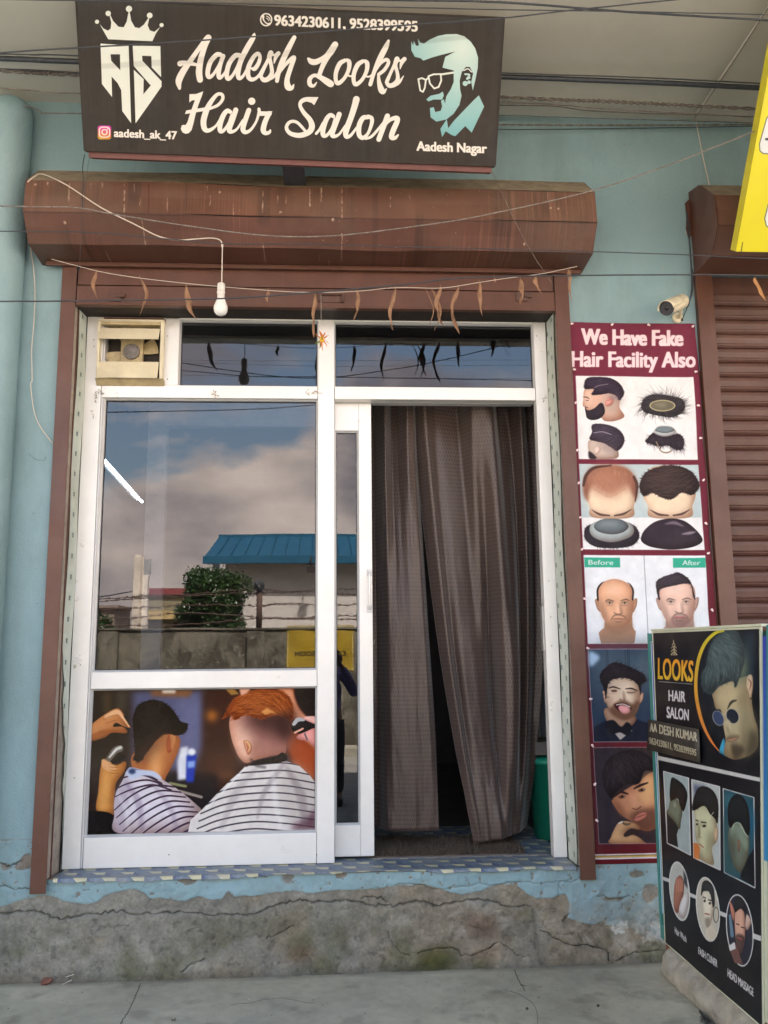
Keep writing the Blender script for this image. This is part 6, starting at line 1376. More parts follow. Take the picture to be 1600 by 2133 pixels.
curtain('curtain', 'narrow left panel of the brown dotted door curtain hanging straight', [(766, 832), (770, 1200), (774, 1500), (779, 1729)], [(868, 832), (872, 960), (890, 1250), (905, 1500), (913, 1728)],
        table([[(0, 0), (.12, .08), (.34, -.05), (.48, .07), (.62, .05), (.78, -.05), (.92, -.02), (1, .06)], [(0, .09), (.14, .09), (.3, -.02), (.5, -.035), (.7, -.05), (.92, -.02), (1, .05)], [(0, .08), (.1, .06), (.2, -.03), (.6, -.045), (1, -.03)]], 5), CY, (.3, CY, .75))
fr2 = table([[(0, .07), (.08, -.06), (.16, .01), (.36, .07), (.43, -.08), (.52, -.10), (.60, -.07), (.67, .12), (.77, .11), (.84, .0), (.90, .10), (1, .09)],
             [(0, .02), (.08, -.06), (.135, .01), (.2, -.03), (.32, -.01), (.42, .03), (.50, .11), (.57, -.08), (.64, -.10), (.72, -.06), (.78, .12), (.84, .04), (.92, .11), (1, .09)],
             [(0, -.05), (.1, -.08), (.25, -.07), (.3, -.055), (.45, -.075), (.6, -.05), (.66, -.02), (.8, -.01), (.9, .05), (1, .10)]], 6)
curtain('curtain', 'wide right panel of the brown dotted door curtain swept aside at the hem', [(858, 832), (868, 950), (893, 1180), (915, 1350), (945, 1540), (965, 1650), (983, 1752)], [(1128, 832), (1138, 1000), (1142, 1200), (1140, 1400), (1128, 1560), (1116, 1660), (1106, 1729)], fr2, CY + .01, (.8, CY, .75))
o = MB().tube([(-.1, CY, 2.86), (1.2, CY, 2.86)], .012, 10).build('curtain_rod', M_STEEL); tag(o, 'grey rod that carries the dotted curtains behind the door head', 'curtain rod'); shift_origin(o, (-.1, CY, 2.86))

# ------------------------------------------------------------------ inside the shop
bx, by = 1.185, .62
b = MB(); bn = thing('plastic_bin', 'green plastic bin standing behind the door jamb', 'bin', (bx, by, SILL + .005))
def bucket(w0, w1, z0, z1, nm, m, rr_=.02):
    b = MB(); pr = [(w0, z0), (w1, z1), (w1 + .008, z1), (w1 + .008, z1 - .014), (w1 + .001, z1 - .014)]; b.lathe(pr, (bx, by, 0), n=36); return b.build(nm, m, bn)
bucket(.125, .150, SILL + .006, SILL + .40, 'tub', M_GREEN); b = MB(); b.lathe([(.164, SILL + .385), (.166, SILL + .405), (.150, SILL + .42), (.05, SILL + .43)], (bx, by, 0), n=36); b.build('lid', M_GREEN, bn)
o = MB().box(1.05, 1.30, .50, .78, SILL + .436, SILL + .50).build('folded_cloth', mat('grey_cloth', (.16, .14, .13), .9, bump=.5)); tag(o, 'folded grey cloth lying on the lid of the green bin', 'cloth'); shift_origin(o, (1.13, .64, SILL + .436))
# mat of dark bristle
mt = thing('door_mat', 'brown bristly doormat lying across the threshold', 'doormat', (.55, .34, SILL + .006))
M_MAT = mat('coir_bristle', (0.085, 0.062, 0.045), .95, var=.5, vs=40, dust=.5, dcol=(.17, .13, .09))
MB().box(.16, .92, .24, .62, SILL + .005, SILL + .012).build('backing', M_MAT, mt)
rgm = np.random.default_rng(14); vs = []; fs = []
for k in range(9000):
    x = rgm.uniform(.15, .93); y = rgm.uniform(.232, .63); h_ = rgm.uniform(.014, .032); a = rgm.uniform(0, 6.28); lx = rgm.normal() * .008; ly = rgm.normal() * .008; q = len(vs)
    vs += [(x - .0016 * math.cos(a), y - .0016 * math.sin(a), SILL + .011), (x + .0016 * math.cos(a), y + .0016 * math.sin(a), SILL + .011), (x + lx, y + ly, SILL + .011 + h_)]; fs.append((q, q + 1, q + 2))
b = MB(); b.add(vs, fs); b.build('bristles', M_MAT, mt, recalc=False, kind='stuff')
# tube light on the left wall
M_TUBE = NT('lit_tube'); M_TUBE.b.inputs['Emission Color'].default_value = (.85, .95, 1, 1); M_TUBE.b.inputs['Emission Strength'].default_value = 2.6; M_TUBE = M_TUBE.m
A_ = Vector(at(197, 936, 1.05)); B_ = Vector(at(279, 1027, 2.15)); C_ = Vector(at(281, 1031, 2.2)); D_ = Vector(at(296, 1045, 2.42))
tl = thing('tube_light', 'lit white tube light seen slanting through the big window pane', 'lamp', A_)
b = MB(); b.tube([A_, B_], .009, 12); b.build('tube', M_TUBE, tl); b = MB(); b.tube([C_, D_], .009, 12); b.build('tube', M_TUBE, tl)
b = MB(); b.tube([A_ + Vector((-.04, 0, .03)), D_ + Vector((-.04, 0, .03))], .025, 8); b.build('batten', M_WHITE, tl)
# pale door frame standing inside
fx0 = at(305, 1000, 1.0)[0]; fx1 = at(345, 1000, 1.0)[0]; fz = at(500, 888, 1.0)[2]
ifr = thing('inner_frame', 'pale painted frame standing inside the shop, faint behind the reflections', 'door frame', (fx0, 1.0, SILL))
M_PF = mat('pale_inner_paint', (.52, .58, .66), .6)
MB().box(fx0, fx1, 1.0, 1.06, SILL, fz + .20).build('post', M_PF, ifr); MB().box(fx1, 1.2, 1.0, 1.06, fz, fz + .20).build('head', M_PF, ifr); MB().box(1.2, 1.28, 1.0, 1.06, SILL, fz + .20).build('post', M_PF, ifr)
# ------------------------------------------------------------------ the shop sign
def S3(u, v, n): return tuple(SG_BL + SG_U * u + SG_V * v + SG_N * n)
sg = thing('shop_sign', 'long black sign board with white script lettering hung above the shutter hood', 'sign', tuple(SG_BL))
b = MB(); W_, H_, D_2 = SG_W, SG_H, .085
vs = [S3(u, v, n) for u in (0, W_) for v in (0, H_) for n in (-.004, -D_2)]
b.add(vs, [(0, 1, 3, 2), (4, 6, 7, 5), (0, 4, 5, 1), (2, 3, 7, 6), (0, 2, 6, 4), (1, 5, 7, 3)]); b.build('sign_box', M_SIGNFR, sg)
nu, nv = 24, 10
def sf_fn(u, v): return S3(u * W_, v * H_, .0015 * math.sin(u * 21 + v * 5) + .001)
b = MB(); b.grid(sf_fn, nu, nv); o = b.build('sign_face', M_SIGN, sg, recalc=False)
def sguv(co):
    q = co - SG_BL; return np.column_stack([(q @ SG_U) / W_, (q @ SG_V) / H_])
set_uv(o.data, sguv)
b = MB()
for (u0, v0, u1, v1) in ((-.004, -.006, W_ + .004, 0.0), (-.004, H_, W_ + .004, H_ + .006), (-.006, 0, 0, H_), (W_, 0, W_ + .006, H_)):
    vs = [S3(u, v, n) for u in (u0, u1) for v in (v0, v1) for n in (.004, -.05)]; b.add(vs, [(0, 1, 3, 2), (4, 6, 7, 5), (0, 4, 5, 1), (2, 3, 7, 6), (0, 2, 6, 4), (1, 5, 7, 3)])
b.build('face_trim', M_DARK, sg)
b = MB(); vs = [S3(u, v, n) for u in (.01, W_ - .01) for v in (-.030, -.0065) for n in (-.012, -.08)]; b.add(vs, [(0, 1, 3, 2), (4, 6, 7, 5), (0, 4, 5, 1), (2, 3, 7, 6), (0, 2, 6, 4), (1, 5, 7, 3)]); b.build('bottom_rail', M_SIGNFR, sg)
for u in (.92,):
    p0 = Vector(S3(u, .02, -D_2)); b = MB()
    b.tube([p0 + Vector((0, -.04, -.0)), Vector((p0.x, -.27, p0.z + .05)), Vector((p0.x, .0, p0.z + .10))], .02, 4); 
    if u == .92: b.box(p0.x - .055, p0.x + .045, -.50, -.16, p0.z - .045, p0.z - .02)
    b.build('bracket', M_CABLE, sg)
for u in (.1, W_ - .1):
    b = MB(); b.tube([S3(u, H_ - .05, -D_2), (S3(u, H_, 0)[0], -.3, ZT)], .01, 6); b.build('hanger', M_STEEL, sg)

ys_ = thing('neighbour_sign', 'tilted bright yellow sign with white rounded boxes at the top right corner', 'sign', tuple(YS_BL))
YN = np.cross(YS_U, YS_V); YN = YN if YN[1] < 0 else -YN
def Y3(u, v, n): return tuple(YS_BL + YS_U * u + YS_V * v + YN * n)
b = MB(); vs = [Y3(u, v, n) for u in (0, YS_W) for v in (0, YS_H) for n in (-.003, -.06)]; b.add(vs, [(0, 1, 3, 2), (4, 6, 7, 5), (0, 4, 5, 1), (2, 3, 7, 6), (0, 2, 6, 4), (1, 5, 7, 3)]); b.build('sign_box', mat('yellow_vinyl_edge', (.62, .55, .03), .4), ys_)
o = MB().quad(Y3(0, 0, 0), Y3(YS_W, 0, 0), Y3(YS_W, YS_H, 0), Y3(0, YS_H, 0)).build('sign_face', M_YEL, ys_, recalc=False)
def yuv(co):
    q = co - YS_BL; return np.column_stack([(q @ YS_U) / YS_W, (q @ YS_V) / YS_H])
set_uv(o.data, yuv)
for q_ in ([Y3(.3, .9, -.06), (Y3(.3, .9, 0)[0], -.4, ZT)], [Y3(.9, .9, -.06), (Y3(.9, .9, 0)[0], -.4, ZT)], [Y3(.5, .1, -.06), (Y3(.5, .1, 0)[0], 0, 3.95)]): MB().tube(q_, .013, 6).build('hanger', M_STEEL, ys_)

# ------------------------------------------------------------------ banner on the pier
bn_ = thing('hair_banner', 'tall wine-red banner of hair pictures clipped to the wall beside the door', 'banner', ((BX0 + BX1) / 2, -.01, BZ0))
def bfn(u, v):
    x = BX0 + (BX1 - BX0) * u; z = BZ0 + (BZ1 - BZ0) * v; ed = min(u, 1 - u)
    y = -.010 - .004 * abs(math.sin(v * 21)) * (ed < .12) - .006 * g(u, .95, .03) * abs(math.sin(v * 12 + 1)) - .002 * math.sin(u * 9 + v * 13)
    return (x + .004 * math.sin(v * 30) * (ed < .02), y, z)
b = MB(); b.grid(bfn, 40, 130); o = b.build('sheet', M_BAN, bn_, recalc=False, uv=lambda co: np.column_stack([(co[:, 0] - BX0) / (BX1 - BX0), (co[:, 2] - BZ0) / (BZ1 - BZ0)]))
MB().tube([(BX1 + .004, -.012, BZ0 + .6), (BX1 + .004, -.010, BZ1 - .25)], .004, 6).build('edge_rope', M_BROWN2, bn_)
pin_px = [(1187, 672), (1277, 674), (1353, 674), (1445, 678), (1192, 767), (1451, 772), (1195, 837), (1456, 842), (1198, 936), (1461, 910), (1201, 1004), (1467, 998), (1204, 1075), (1472, 1087), (1208, 1142), (1477, 1150), (1213, 1244), (1485, 1267), (1220, 1347), (1226, 1453), (1230, 1549), (1235, 1631), (1239, 1705)]
pin_me = None
for i, (px_, py_) in enumerate(pin_px):
    x, y, z = at(px_ + (3 if px_ < 1250 else -3), py_ + 3, -.018)
    if pin_me is None: bb = MB(); bb.lathe([(.0045, 0), (.006, .003), (.006, .007), (.003, .009)], (0, 0, 0), (0, -1, 0), 8); bb.box(-.003, .010, -.006, -.002, -.004, .003); o = bb.build('clip', M_PIN, bn_); pin_me = o.data
    else: o = bpy.data.objects.new('clip', pin_me); COL.objects.link(o); o.parent = bn_
    o.matrix_parent_inverse = parent_world(bn_).inverted(); o.location = (x, y, z); o.rotation_euler = (0, random.uniform(-1, 1), 0)

# ------------------------------------------------------------------ standing board with its poster
TL, TR, BR, BL = [Vector(q) for q in BD]
sb = thing('standing_board', 'tall black advertising board with haircut pictures leaning at the right edge', 'advertising board', (BL.x, BL.y, ZP))
nrm = (BR - BL).cross(TL - BL).normalized()
if nrm.x > 0: nrm = -nrm
def B3(u, v, n=0.0):        # u along the board, v downwards
    p = (TL * (1 - u) + TR * u) * (1 - v) + (BL * (1 - u) + BR * u) * v; return p + nrm * n
b = MB(); b.grid(lambda u, v: B3(u, v, .0035 + .0015 * math.sin(v * 17) * math.sin(u * 9)), 20, 30); o = b.build('poster', M_BRD, sb, recalc=False)
uvd = []
me = o.data; l = me.uv_layers.new(name='uv')
for lp in me.loops:
    i = lp.vertex_index; l.data[lp.index].uv = ((i % 21) / 20, 1 - (i // 21) / 30)
def slab(name, u0, u1, v0, v1, n0, n1, m, bv=.002):
    b = MB(); U = lambda u: u0 + (u1 - u0) * u; V = lambda v: v0 + (v1 - v0) * v
    for n in (n0, n1): b.grid(lambda u, v: B3(U(u), V(v), n), 10, 12, 0, False)
    for u in (0, 1): b.grid(lambda a, v: B3(U(u), V(v), n0 + (n1 - n0) * a), 1, 12, 0, False)
    for v in (0, 1): b.grid(lambda a, u: B3(U(u), V(v), n0 + (n1 - n0) * a), 1, 10, 0, False)
    return b.build(name, m, sb)
slab('backing_sheet', -.018, 1.012, -.006, 1.004, -.004, .0015, M_PALE)
t = NT('old_poster_blue'); sxx = t.n('ShaderNodeSeparateXYZ'); t.l(t.P(), sxx.inputs[0]); t.col(t.ramp(t.math('MULTIPLY', sxx.outputs[2], .6), [(.3, (.03, .30, .55)), (.9, (.03, .05, .36))])); t.rough(.4); M_OLD = t.m
slab('frame_left', -.075, -.052, 0.0, .955, -.030, .002, M_TEAL); slab('old_poster', -.050, -.020, .03, .92, -.028, -.006, M_OLD); slab('old_poster_edge', -.053, -.0495, .028, .92, -.026, -.004, M_WHITE, 0)
slab('panel', -.06, 1.18, .005, .97, -.034, -.030, M_TEAL); slab('frame_right', 1.055, 1.12, -.01, .98, -.029, .004, M_TEAL); slab('old_poster', 1.016, 1.054, .02, .60, -.029, -.002, M_OLD); slab('right_edge', 1.014, 1.05, .60, .985, -.028, -.002, M_PALE)
slab('top_edge', -.02, 1.02, -.014, -.007, -.03, .006, M_PALE)
slab('corner_pad', -.075, -.02, .955, 1.0, -.03, .0, M_TEAL)
for q_, z_0 in ((B3(.0, .985, -.02), ZP - .002), (B3(.99, .99, -.02), .03)): MB().box(q_.x - .02, q_.x + .02, q_.y - .03, q_.y + .01, z_0, q_.z).build('foot', M_WOODF, sb)
# strut that keeps it upright
b = MB(); q0 = B3(.5, .1, -.035); b.tube([q0, (q0.x + .5, q0.y, .035)], .014, 6); b.build('strut', M_WOODF, sb)
# name strip pasted over the fold of the board
def px_uv(px_, py_):
    h_ = homog([proj(q) for q in BD], 1, 1); r_ = h_(np.array([(px_, py_)], float))[0]; return r_[0], r_[1]
sc_ = [px_uv(*p) for p in ((1358, 1520), (1465, 1548), (1468, 1622), (1356, 1586))]
b = MB(); n_ = 10; vs = []; uvq = []
for j in range(2):
    for i in range(n_ + 1):
        a = i / n_; u0, v0 = sc_[0] if j == 0 else sc_[3]; u1, v1 = sc_[1] if j == 0 else sc_[2]
        vs.append(B3(u0 + (u1 - u0) * a, v0 + (v1 - v0) * a, .010 + .006 * abs(a - .22) * 2)); uvq.append((a, 1 - j))
b.add(vs, [(i, i + 1, n_ + 2 + i, n_ + 1 + i) for i in range(n_)], 0, True); o = b.build('name_strip', M_STRIP, sb, recalc=False)
l = o.data.uv_layers.new(name='uv')
for lp in o.data.loops: l.data[lp.index].uv = uvq[lp.vertex_index]
m_ = o.modifiers.new('t', 'SOLIDIFY'); m_.thickness = .003

# rounded concrete kerb under the board
kc = spline([(1.475, -.13, .155), (1.50, -.30, .14), (1.535, -.55, .118), (1.59, -.85, .10), (1.66, -1.2, .07), (1.75, -1.7, .03)], 6)
b = MB(); rk = [float(r_) for r_ in np.interp(np.linspace(0, 1, len(kc)), [0, .03, .1, .5, 1], [.05, .068, .078, .09, .11])]; b.tube([tuple(p) for p in kc], rk, 18); o = b.build('kerb_stone', M_KERB); tag(o, 'rounded buff concrete kerb lying under the standing board', 'kerb'); shift_origin(o, (1.5, -.2, .03))
md = o.modifiers.new('s', 'SUBSURF'); md.levels = md.render_levels = 2; tx = bpy.data.textures.new('rough', 'CLOUDS'); tx.noise_scale = .07; tx.noise_depth = 4; dm = o.modifiers.new('d', 'DISPLACE'); dm.texture = tx; dm.strength = .03; dm.mid_level = .5
# rubble in the gap
rgk = np.random.default_rng(21)
def stone(name, c_, r_, m, label, cat, group=None, squash=.6):
    bm = bmesh.new(); bmesh.ops.create_icosphere(bm, subdivisions=2, radius=r_)
    for v in bm.verts: v.co *= 1 + rgk.uniform(-.22, .22); v.co.z *= squash
    me = bpy.data.meshes.new(name); bm.to_mesh(me); bm.free(); me.materials.append(m); o = bpy.data.objects.new(name, me); COL.objects.link(o); o.location = c_; o.rotation_euler = (rgk.uniform(-.3, .3), rgk.uniform(-.3, .3), rgk.uniform(0, 6)); tag(o, label, cat, group); return o
M_BRICK = mat('brick_red', (.20, .085, .06), .9, var=.3, vs=30, bump=.6)
x, y, z = at(98, 2040, -.02); stone('brick_fragment', (x, y, ZP + .012), .026, M_BRICK, 'small red brick fragment at the foot of the plinth', 'brick')
for (px_, py_, L_, a_, lb) in ((146, 2033, .035, .35, 'short dry straw beside the brick fragment at the plinth foot'), (138, 2048, .045, .55, 'longer dry straw lying below the short one at the plinth foot')):
    x, y, z = at(px_, py_, -.03); b = MB(); b.tube([(x - L_ / 2, y, z - L_ * .3 * a_), (x + L_ / 2, y, z + L_ * .5 * a_)], .0014, 5); o = b.build('dry_straw', M_WIREW); tag(o, lb, 'straw', 'dry straws at the plinth foot'); shift_origin(o, (x, y, z))
x, y, z = at(362, 2123, -.1); q = onZ((362, 2123), ZP)[0]; stone('pebble', (q[0], q[1], ZP + .004), .006, M_KERB, 'single small pebble lying on the pavement below the window picture', 'stone')
b = MB(); vs = []; fs = []
for k in range(260):
    y = rgk.uniform(-1.1, -.02); x = float(edge_x(np.array([y]))[0]) + rgk.uniform(-.005, .05) ; r_ = rgk.uniform(.003, .012); bz = .04 + rgk.uniform(0, .03); q = len(vs)
    vs += [(x + r_ * rgk.uniform(.6, 1.2) * dx_, y + r_ * rgk.uniform(.6, 1.2) * dy_, bz + r_ * dz_) for dx_, dy_, dz_ in ((1, 0, 0), (0, 1, 0), (-1, 0, 0), (0, -1, 0), (0, 0, 1), (0, 0, -1))]
    fs += [(q + a, q + (a + 1) % 4, q + 4) for a in range(4)] + [(q + (a + 1) % 4, q + a, q + 5) for a in range(4)]
b.add(vs, fs); b.build('gravel', M_KERB, recalc=False, kind='stuff')
b = MB(); vs = []; fs = []
for k in range(420):
    x = rgk.uniform(-1.7, 1.42); y = -abs(rgk.normal()) * .12 - .015 if rgk.random() < .7 else rgk.uniform(-.75, -.02); r_ = rgk.uniform(.0012, .0048); q = len(vs)
    vs += [(x + r_ * rgk.uniform(.6, 1.4) * dx_, y + r_ * rgk.uniform(.6, 1.4) * dy_, ZP + .001 + r_ * .6 * dz_) for dx_, dy_, dz_ in ((1, 0, 0), (0, 1, 0), (-1, 0, 0), (0, -1, 0), (0, 0, 1))]
    fs += [(q + a, q + (a + 1) % 4, q + 4) for a in range(4)]
b.add(vs, fs); b.build('grit', M_PLASTER, recalc=False, kind='stuff')

# ------------------------------------------------------------------ bulb on its flex
BY = -.335
bu = thing('light_bulb', 'unlit white bulb hanging on a cream flex in front of the shutter', 'bulb', at(461, 592, BY))
b = MB(); cord = [Vector(at(x, y, BY + d)) for x, y, d in ((58, 379, .03), (72, 368, .06), (90, 363, .10), (140, 386, .02), (210, 432, 0), (280, 467, 0), (330, 492, 0), (370, 500, 0), (405, 498, 0), (440, 496, 0), (458, 500, 0), (463, 512, 0), (463, 540, 0), (462, 590, 0))]
b.tube([tuple(p) for p in spline([tuple(c) for c in cord], 5)], .0028, 6); b.build('flex', M_WIREW, bu)
x, y, z = at(463, 512, BY); b = MB(); b.lathe([(.0035, .008), (.0055, .004), (.0055, -.004), (.0035, -.008)], (x, y, z), n=8); b.build('knot', M_WIREW, bu)
x, y, z = at(461, 590, BY); px2m = (4.1 + BY) / FPX
def up_(a): return -a * px2m
b = MB(); b.lathe([(.012, up_(0)), (.017, up_(2)), (.018, up_(12)), (.016, up_(19)), (.019, up_(20)), (.019, up_(22)), (.015, up_(23)), (.015, up_(33))], (x, y, z), n=20); b.build('socket', M_SOCK, bu)
b = MB(); b.lathe([(.015, up_(30)), (.019, up_(38)), (.027, up_(48)), (.031, up_(54)), (.0315, up_(60)), (.029, up_(66)), (.022, up_(71)), (.010, up_(74)), (.001, up_(75))], (x, y, z), n=28); b.build('globe', M_BULB, bu)
b = MB(); 
for k in (24, 27, 30): b.lathe([(.0155, up_(k)), (.0175, up_(k + 1)), (.0155, up_(k + 2))], (x, y, z), n=18)
b.build('collar', M_SOCK, bu)

# ------------------------------------------------------------------ strings of dried leaves
def leaf_mesh(p0, p1, wid, curl, seed, name='leaf'):
    rg_ = np.random.default_rng(seed); A = Vector(p0); B = Vector(p1); ax = (B - A); L_ = ax.length; ax.normalize(); b = MB(); ph = rg_.uniform(-.5, .5) - curl * .4; wid *= 1.2; bend = rg_.uniform(-.2, .2); wid *= rg_.uniform(.6, 1.25); curl *= 1.6
    def fn(u, v):
        w_ = wid * math.sin(PI * min(1, .04 + v * .96)) ** .65 * (1 - .35 * v) * (1 + .28 * math.sin(9 * v + 7 * ph + 3 * u)); tw = ph + curl * v; off = (u - .5) * w_
        c_ = A + ax * (L_ * v) + Vector((bend * L_ * math.sin(PI * v), .3 * bend * L_ * math.sin(2 * PI * v), 0)); side = Vector((math.cos(tw), math.sin(tw), 0)); cup = Vector((-math.sin(tw), math.cos(tw), 0)) * (abs(u - .5) ** 2 * w_ * 1.6)
        return tuple(c_ + side * off + cup)
    b.grid(fn, 4, 16); b.tube([tuple(A + Vector((0, 0, .012))), tuple(A + ax * .004)], .0012, 5); return b
SY = -.20
gl1 = thing('leaf_garland', 'string of withered brown leaves strung across the top of the doorway', 'garland', at(640, 610, SY))
b = MB(); b.tube([tuple(p) for p in spline([at(x, y, SY + d) for x, y, d in ((108, 540, .02), (230, 570, 0), (385, 590, 0), (560, 605, 0), (650, 609, 0), (740, 607, 0), (830, 599, 0), (920, 600, 0), (1000, 588, 0), (1060, 579, 0), (1130, 570, 0), (1202, 555, .02))], 6)], .0016, 5); b.build('string', M_WIREW, gl1)
for i, (xa, ya, xb, yb, wd, cv) in enumerate(((200, 565, 204, 624, .030, 1.2), (291, 578, 290, 659, .026, 2.0), (387, 594, 411, 667, .026, 1.4), (559, 604, 557, 629, .016, .5), (656, 614, 654, 705, .020, 2.4), (743, 606, 737, 668, .024, 1.8), (824, 600, 819, 690, .026, 1.6), (887, 602, 893, 681, .006, .5), (899, 603, 903, 692, .024, 2.0), (917, 598, 924, 680, .026, 1.8), (955, 598, 958, 697, .026, 2.6), (998, 588, 1005, 659, .024, 1.6), (1029, 576, 1029, 591, .008, .3), (1084, 582, 1083, 634, .028, 1.6), (1116, 576, 1130, 613, .024, 1.0), (1184, 563, 1186, 594, .022, .6), (1188, 566, 1192, 630, .022, 1.2))):
    leaf_mesh(at(xa, ya, SY), at(xb, yb, SY), wd, cv, i).build('leaf', M_LEAF, gl1, recalc=False)
ol = leaf_mesh(at(1573, 578, -.30), at(1596, 627, -.30), .036, .3, 77).build('hanging_leaf', M_LEAF2, recalc=False); tag(ol, 'single orange-brown leaf hanging in front of the closed shutter', 'leaf'); shift_origin(ol, at(1573, 578, -.30))
# little charm of a yellow fruit and withered petals
ch = thing('flower_charm', 'small charm with a yellow bead and orange petals hanging at the mullion', 'ornament', at(670, 706, SY))
b = MB(); c_ = at(670.5, 707, SY); b.lathe([(.001, .016), (.009, .012), (.012, 0), (.009, -.012), (.001, -.016)], c_, n=14); b.build('bead', mat('yellow_bead', (.70, .42, .02), .4, bump=0), ch)
MP = [mat('orange_petal', (.55, .17, .04), .6), mat('green_petal', (.12, .17, .03), .6)]
for i, (dx_, dy_) in enumerate(((-16, -14), (-6, -20), (10, -12), (16, -9), (-14, 8), (-17, 12), (12, 16), (3, 24), (15, 10), (-4, 20), (8, -16))):
    leaf_mesh((c_[0], c_[1] - .002 * i, c_[2]), at(670 + dx_, 707 + dy_, SY - .02 + .005 * i), .011, .8, 90 + i).build('petal', MP[1 if i in (4, 5, 9) else 0], ch, recalc=False)
b = MB(); b.tube([at(669, 612, SY), at(669, 690, SY)], .0007, 4); b.build('thread', M_WIREW, ch)

# ------------------------------------------------------------------ security camera
F_ = Vector(at(1389, 642, -.24)); K_ = Vector(at(1421, 627, -.10)); ax = (F_ - K_).normalized()
cc_ = thing('security_camera', 'cream bullet security camera fixed to the blue wall above the banner', 'camera', at(1418, 640, -.0))
b = MB(); L_ = (F_ - K_).length; b.lathe([(.020, -.012), (.034, 0), (.037, .01), (.037, L_ * .55), (.034, L_ * .6), (.034, L_ - .006), (.036, L_)], K_, ax, 24); b.build('body', M_CREAM, cc_)
b = MB(); b.lathe([(.036, L_ + .0005), (.030, L_ + .0015), (.030, L_ - .006), (.002, L_ - .005)], K_, ax, 24); b.build('front_ring', mat('lens_plate', (.045, .045, .05), .3), cc_)
b = MB(); b.lathe([(.012, L_ - .004), (.011, L_ + .001), (.006, L_ + .003), (.001, L_ + .0035)], K_, ax, 18); b.build('lens', mat('lens_glass', (.01, .01, .012), .05), cc_)
b = MB(); up = Vector((0, 0, 1)) - ax * ax.z; up.normalize(); sd_ = ax.cross(up)
def vis(u, v):
    th = (u - .5) * PI * 1.05; return tuple(K_ + ax * (L_ * .35 + (L_ * .65 + .018) * v) + (up * math.cos(th) + sd_ * math.sin(th)) * .039)
b.grid(vis, 14, 4); o = b.build('visor', M_CREAM, cc_, recalc=False); m_ = o.modifiers.new('t', 'SOLIDIFY'); m_.thickness = .002
b = MB(); b.tube([tuple(K_ + ax * .02), (K_.x + .01, -.05, K_.z - .045), (K_.x + .012, -.004, K_.z - .05)], .009, 8); b.lathe([(.028, 0), (.028, .008), (.018, .012)], (K_.x + .012, 0, K_.z - .05), (0, -1, 0), 18); b.build('bracket', M_CREAM, cc_)
b = MB(); b.tube([tuple(p) for p in spline([tuple(K_), at(1432, 640, -.04), at(1440, 610, -.02), at(1441, 580, -.02), at(1438, 520, -.02), at(1431, 440, -.02)], 5)], .0035, 6); b.build('cable', M_CABLE, cc_)
b = MB(); b.tube([tuple(p) for p in spline([at(1421, 666, -.015), at(1432, 640, -.02), at(1443, 605, -.02), at(1443, 560, -.02)], 5)], .0025, 6); b.lathe([(.005, -.006), (.006, 0), (.004, .006)], at(1421, 666, -.015), n=8); b.build('spare_cable', M_CABLE, cc_)

# ------------------------------------------------------------------ overhead wires
def ext(p0, p1, k):  # carry a wire on beyond the frame
    return (p0[0] + (p0[0] - p1[0]) * k, p0[1] + (p0[1] - p1[1]) * k)
def cable(pts, Y, r_, m, label, left=True, right=True, twist=0):
    pts = list(pts)
    if left: pts = [ext(pts[0], pts[1], 900 / max(60, abs(pts[0][0] - pts[1][0])))] + pts
    if right: pts = pts + [ext(pts[-1], pts[-2], 900 / max(60, abs(pts[-1][0] - pts[-2][0])))]
    q = spline([at(x, y, Y) for x, y in pts], 10); b = MB(); 
    rg_ = np.random.default_rng(int(abs(Y) * 1000) + len(pts)); q[:, 2] += np.cumsum(rg_.normal(0, .0006, len(q))) * .5
    if twist:
        tt = np.linspace(0, 1, len(q) * 8); qq = np.column_stack([np.interp(tt, np.linspace(0, 1, len(q)), q[:, k]) for k in range(3)]); ph = np.linspace(0, len(q) * twist, len(tt))
        for o_ in (0, PI): b.tube([(p[0], p[1] + r_ * math.cos(a + o_), p[2] + r_ * math.sin(a + o_)) for p, a in zip(qq, ph)], r_ * .9, 5)
    else: b.tube([tuple(p) for p in q], r_, 7)
    o = b.build('overhead_cable', m); tag(o, label, 'cable', 'wires strung in front of the shop'); shift_origin(o, tuple(q[len(q) // 2])); return o
cable([(0, 110), (161, 100), (360, 88), (640, 68), (870, 50), (1050, 37), (1200, 20), (1400, 0)], -1.25, .0027, M_CABLE, 'thin black wire crossing in front of the sign lettering, rising to the right')
cable([(0, 112), (168, 117), (1045, 152), (1320, 161), (1600, 174)], -.43, .0032, M_CABLE, 'thin dark cable just above the thickest one under the soffit')
cable([(0, 122), (168, 129), (1045, 160), (1320, 171), (1600, 185)], -.40, .0125, M_CABLE, 'thickest black cable running under the soffit behind the sign')
cable([(0, 147), (170, 157), (1043, 203), (1300, 214), (1600, 229)], -.235, .0052, M_CABLE2, 'twisted weathered cable below the thickest one, behind the sign', twist=5)
cable([(0, 142), (170, 151), (1043, 200)], -.25, .0035, M_CABLE, 'dark wire lying along the twisted weathered cable', right=False)
cable([(0, 184), (170, 195), (1043, 214), (1250, 227), (1500, 241)], -.20, .0034, M_CABLE2, 'thin weathered wire along the top of the blue wall, paint flecks on it')
cable([(0, 213), (170, 236), (1043, 219), (1250, 232), (1560, 243)], -.12, .0030, M_CABLE2, 'lowest weathered wire left of the sign where wall meets soffit')
cable([(900, 236), (1040, 240), (1300, 248), (1580, 256)], -.06, .0026, M_CABLE2, 'upper wire of the three crossing the blue wall top right of the sign', left=False)
cable([(900, 259), (1040, 260), (1300, 261), (1580, 260)], -.05, .0028, M_CABLE2, 'middle wire of the three crossing the blue wall top right of the sign', left=False, twist=4)
